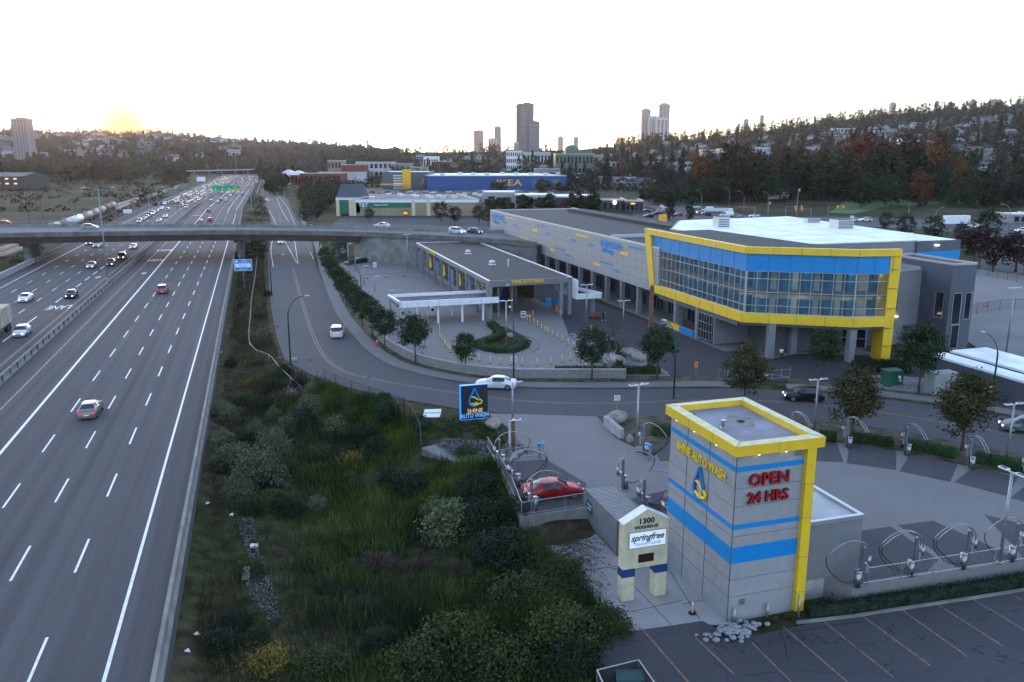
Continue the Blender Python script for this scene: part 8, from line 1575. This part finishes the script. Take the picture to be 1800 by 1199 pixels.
for px, D, s_, k, lab in ((1553, 560, 1.75, 1, 'bright orange-topped tree, the tallest of the belt'), (1535, 575, 1.5, 1, 'orange-brown tree just left of the tallest orange one'), (1480, 585, 1.6, 0, 'tall bronze tree in the belt above the playing field'), (1505, 590, 1.55, 1, 'tall orange-tinged tree between the bronze and the tallest orange one'), (1292, 640, 1.45, 1, 'orange-topped tree at the left end of the belt'), (1325, 640, 1.4, 1, 'orange-topped tree, second in the left part of the belt'), (1372, 650, 1.5, 0, 'bronze tree in the middle of the belt')):
    place(BT['autumn'][k], at(px, D, -.5), px, lab, 'orange-topped trees of the belt', scale=s_)
size = lambda t: t[3] / t[1]
TL.sort(key=size, reverse=True); used_k = {'conifer': 0, 'broad': 20, 'autumn': 0, 'maple': 5}; rest = []
for t in TL:
    px, D, k, s_, zone = t
    if used_k[k] < 285 and D < 1500:
        used_k[k] += 1; n_ = len(BT[k]); j = int(px * 7 + D) % n_; pr = BT[k][j]
        desc = {'conifer': 'dark pointed conifer', 'broad': ('dull green broadleaf tree', 'olive broadleaf tree', 'green broadleaf tree', 'dark broadleaf tree')[j] if k == 'broad' else '', 'autumn': ('bronze autumn tree', 'orange-brown sun-tinted autumn tree', 'bronze autumn tree')[j % 3]}[k]
        place(pr, at(px, D, -.5), px * 3.1, desc + ' in ' + zone, desc + 's in ' + zone, scale=(s_, s_, s_ * tr.uniform(.85, 1.15)))
    else: rest.append(t)
# the remaining far trees, one mass per hill
def woods(name, lab, L, m_, seed, leaf=1.5):
    rg = np.random.default_rng(seed); C = []
    for px, D, k, s_, z in L:
        p = at(px, D); kind = 'cone' if k == 'conifer' else 'round'; c = crown_pts(rg, kind, 22, 5, (8 if k == 'conifer' else 12) * s_, (19 if k == 'conifer' else 13) * s_, 1.5, 1.1 * s_); C.append(c + np.array(p))
    if not C: return
    v, f = leaf_quads(np.concatenate(C), leaf, rg=rg); tag(link(name, arr_mesh(name, v, f, M[m_])), lab, 'woods', None, 'stuff')
woods('woods', 'hazy mass of trees covering the far hill on the left', [t for t in rest if t[0] < 700], 'leaf far', 1, 2.2); woods('woods', 'dark mass of conifers on the ridge of the right-hand hill', [t for t in rest if t[0] >= 700 and t[2] == 'conifer'], 'leaf olive', 2, 1.3); woods('woods', 'mass of broadleaf trees on the right-hand hill', [t for t in rest if t[0] >= 700 and t[2] != 'conifer'], 'leaf far', 3, 1.4)
# carpet of canopy low on both hills so that bare soil shows only in gaps
def carpet(lab, px0, px1, D0, D1, n, m_, seed, r=4.5, leaf=1.6):
    rg = np.random.default_rng(seed); px = rg.uniform(px0, px1, n); D = D0 + (D1 - D0) * rg.uniform(0, 1, n); x = (px - 900) / F * (D * cP + H * sP); z = gz(x, D); C = np.repeat(np.stack([x, D, z], 1), 14, 0); q = rg.normal(size=C.shape); q /= np.linalg.norm(q, axis=1)[:, None]; q[:, 2] = np.abs(q[:, 2]); C += q * r * np.array([1, 1, 1.1]) * rg.uniform(.6, 1.3, n).repeat(14)[:, None]
    v, f = leaf_quads(C, leaf, rg=rg); tag(link('scrub', arr_mesh('scrub', v, f, M[m_])), lab, 'scrub', None, 'stuff')
carpet('dull bushes and low trees carpeting the hazy hill on the left', -60, 700, 1250, 3000, 9000, 'leaf far', 4, 6.5, 2.6); carpet('dark bushes and hedges between the houses of the right-hand hill', 960, 1950, 620, 2250, 6500, 'leaf far', 5, 4., 1.3); carpet('rough bushes in the field left of the railway', -60, 330, 430, 1200, 450, 'leaf far', 6, 2.2, .8); carpet('bushes in the middle distance between the town blocks', 600, 1100, 700, 1900, 2200, 'leaf dark', 7, 4, 1.4)
VG = [HW(-4.6, 250), HW(-4.6, 560), HW(3, 560), TS(4.5, 473), TS(4.6, 345), TS(1.6, 250)]
def thicket(lab, poly, n, r, leaf, m_, seed):
    rg = np.random.default_rng(seed); P = np.array([(p[0], p[1]) for p in poly]); lo, hi = P.min(0), P.max(0); x, y = rg.uniform(lo[0], hi[0], n), rg.uniform(lo[1], hi[1], n); k = inside(x, y, P); x, y = x[k], y[k]; z = gz(x, y); C = np.repeat(np.stack([x, y, z], 1), 30, 0); q = rg.normal(size=C.shape); q /= np.linalg.norm(q, axis=1)[:, None]; q[:, 2] = np.abs(q[:, 2]); C += q * r * rg.uniform(.5, 1.2, len(x)).repeat(30)[:, None]
    v, f = leaf_quads(C, leaf, rg=rg); tag(link('undergrowth', arr_mesh('undergrowth', v, f, M[m_])), lab, 'undergrowth', None, 'stuff')
thicket('dense dark thicket between motorway and side road beyond the overpass', VG, 900, 1.9, .3, 'leaf far', 8); thicket('brambles along the motorway edge under the overpass', [TS(-4.5, 232), TS(-4.5, 262), TS(2, 262), TS(2, 232)], 120, 1.8, .25, 'leaf far', 9)
thicket('brush on the slope behind the far abutment and railway', [TS(-57, 232), TS(-57, 700), TS(-63, 700), TS(-66, 232)], 700, 1.3, .3, 'leaf far', 10); thicket('dark shrubs beside the side road at the abutment', [TS(18, 215), TS(18, 330), TS(24, 330), TS(24, 228), TS(22, 215)], 260, 1.5, .25, 'leaf street', 11)
# ---- more of the scrub: dead flower fans, bramble canes over the pad, planting strips
mat('dead stalk', (.07, .045, .04), .95, var=.3, vs=3.)
def stalk_fan(w_, h_, n, seed):
    rg = random.Random(seed); root = thing('dead_flower_clump', None, 'plant'); m = MB()
    for k in range(n):
        a = rg.uniform(0, 6.28); l_ = rg.uniform(.5, 1) * w_ / 2; hh = h_ * rg.uniform(.5, 1) * (1.1 - l_ / w_); x, y = math.cos(a) * l_, math.sin(a) * l_
        m.tube([(x * .1, y * .1, -.05), (x * .55, y * .55, hh * .75), (x, y, hh)], [.02, .014, .006], 3, 0, False)
        for j in range(3): b_ = rg.uniform(-.5, .5); m.tube([(x * .55, y * .55, hh * .75), (x * .9 - y * b_ * .3, y * .9 + x * b_ * .3, hh * rg.uniform(.9, 1.15))], [.01, .006], 3, 0, False)
    m.build('stalks', M['dead stalk'], root); return snap(root)
DF = [stalk_fan(3., 1.2, 150, 1), stalk_fan(2.4, 1.0, 130, 2)]
for i, (px, py, s_, lab) in enumerate(((660, 1002, 1.15, 'large brown fan of dead flower stalks in the middle of the ditch'), (738, 1000, .9, 'brown dead flower stalks right of the large fan'), (655, 930, .7, 'small brown patch of dead stalks above the large fan'), (735, 945, .7, 'brown dead stalks under the tall willow shrub'), (640, 1080, 1.0, 'reddish brown dead stalks low in the ditch'), (560, 1050, .8, 'brown stalks at the edge of the reeds'), (810, 1010, .9, 'brown stalks left of the bramble thicket'))):
    place(DF[i % 2], on_ground(px, py), i, lab, 'clumps of dead flower stalks', 'plant', s_)
rg = random.Random(8); T = thing('bramble_canes', 'bare arching bramble canes sprawling over the concrete pad beside the address sign', 'plant', G(960, 985, -1.2)); m = MB(); lv = []
for k in range(95):
    px0, py0 = rg.uniform(935, 1010), rg.uniform(945, 1050); a = G(px0, py0, -1.2); ang = rg.uniform(-.7, .35); L_ = rg.uniform(1.2, 3.4); h = rg.uniform(.3, .9); P = []
    for q in np.linspace(0, 1, 7): P.append(a - T.location + Vector((math.cos(ang) * L_ * q, math.sin(ang) * L_ * q + .3 * math.sin(q * 5 + k), .15 + h * math.sin(q * 2.9)))); lv += [P[-1] + Vector((rg.gauss(0, .07), rg.gauss(0, .07), rg.gauss(0, .04))) for _ in range(5)]
    m.tube(P, [.018, .016, .014, .012, .01, .008, .005], 4, 0, False)
m.build('cane', mat('cane brown', (.05, .035, .03), .9), T); v, f = leaf_quads(np.array([tuple(p) for p in lv]), .05); link('foliage', arr_mesh('foliage', v, f, M['leaf shrub']), T)
def bushes(lab, P, n, r, m_, seed, zoff=0.): 
    poly = P; thicket(lab, poly, n, r, .09, m_, seed)
thicket('low planting along the foot of the yard wall above the lower car park', [G(1415, 1062, -1.2), G(1500, 1040, -1.2), G(1640, 1018, -1.2), G(1800, 992, -1.2), G(2000, 965, -1.2), G(2000, 985, -1.2), G(1800, 1008, -1.2), G(1640, 1038, -1.2), G(1500, 1062, -1.2), G(1410, 1075, -1.2)], 420, .5, .07, 'leaf shrub', 21)
thicket('weeds at the foot of the tower front', [G(1300, 1098, -1.2), G(1395, 1075, -1.2), G(1400, 1084, -1.2), G(1310, 1106, -1.2)], 60, .28, .05, 'leaf shrub', 22)
thicket('plants filling the island bed before the wash hall', GP((866, 616), (850, 606), (866, 596), (885, 590), (905, 600), (915, 610), (905, 616)), 90, .45, .07, 'leaf shrub', 23)
thicket('mixed planting in the bed beside the blue pylon sign', GP((745, 752), (800, 745), (862, 740), (880, 770), (898, 800), (868, 790), (850, 770), (770, 768)), 260, .45, .08, 'leaf shrub', 24); thicket('planting inside the railed totem bed', GP((905, 770), (925, 790), (948, 798), (880, 806)), 60, .4, .07, 'leaf hedge', 25)
thicket('dense greenery low in the ditch and on the yard bank', [G(860, 840, -.6), G(915, 915, -1.2), G(960, 965, -1.2), G(1030, 1060, -1.2), G(1100, 1118, -1.2), G(1050, 1145, -1.2), G(1020, 1260, -1.2), G(860, 1300, -1.2), G(800, 1120, -1.2), G(840, 980, -1.5), G(800, 880, -1.)], 700, .75, .085, 'leaf shrub', 26)
thicket('dense tangled bushes on the slope at the upper end of the scrub', [on_ground(385, 860), on_ground(395, 640), on_ground(470, 600), on_ground(500, 660), on_ground(560, 690), on_ground(640, 740), on_ground(700, 800), on_ground(600, 790), on_ground(520, 850), on_ground(450, 900)], 420, .7, .075, 'leaf shrub', 29)
thicket('scattered leafy weeds across the ditch', DITCH, 1100, .42, .07, 'leaf shrub', 27); thicket('brown-green weeds on the motorway slope', [TS(-4.9, 22), TS(-4.9, 110), TS(0, 110), TS(1, 22)], 500, .4, .06, 'leaf autumn edge', 28)
b = MB(); b.prism(GP((850, 612), (862, 592), (872, 572), (893, 577), (915, 588), (935, 600), (930, 612), (905, 622), (870, 622)), .0, .06); struct(b, 'island_bed', MATS['ground'])
b = MB(); ribbon(b, GP((1400, 1096), (1505, 1084), (1560, 1075), (1720, 1051), (1800, 1038), (1950, 1014), z=-1.2), .18, -1.06, 0, .16); struct(b, 'car_park_kerb', M['concrete'])
# ================================================================== HAZE
m = MB(); m.box(-9000, 9000, -150, 7200, -70, 260); hz_o = m.build('haze', bpy.data.materials.new('haze')); tag(hz_o, None, None, None, 'stuff')
hm = hz_o.data.materials[0]; hm.use_nodes = True; n = hm.node_tree.nodes; n.remove(n['Principled BSDF']); pv = n.new('ShaderNodeVolumePrincipled'); pv.inputs['Color'].default_value = (1, .93, .9, 1); pv.inputs['Density'].default_value = .00003; pv.inputs['Anisotropy'].default_value = .75
hm.node_tree.links.new(pv.outputs[0], n['Material Output'].inputs['Volume'])
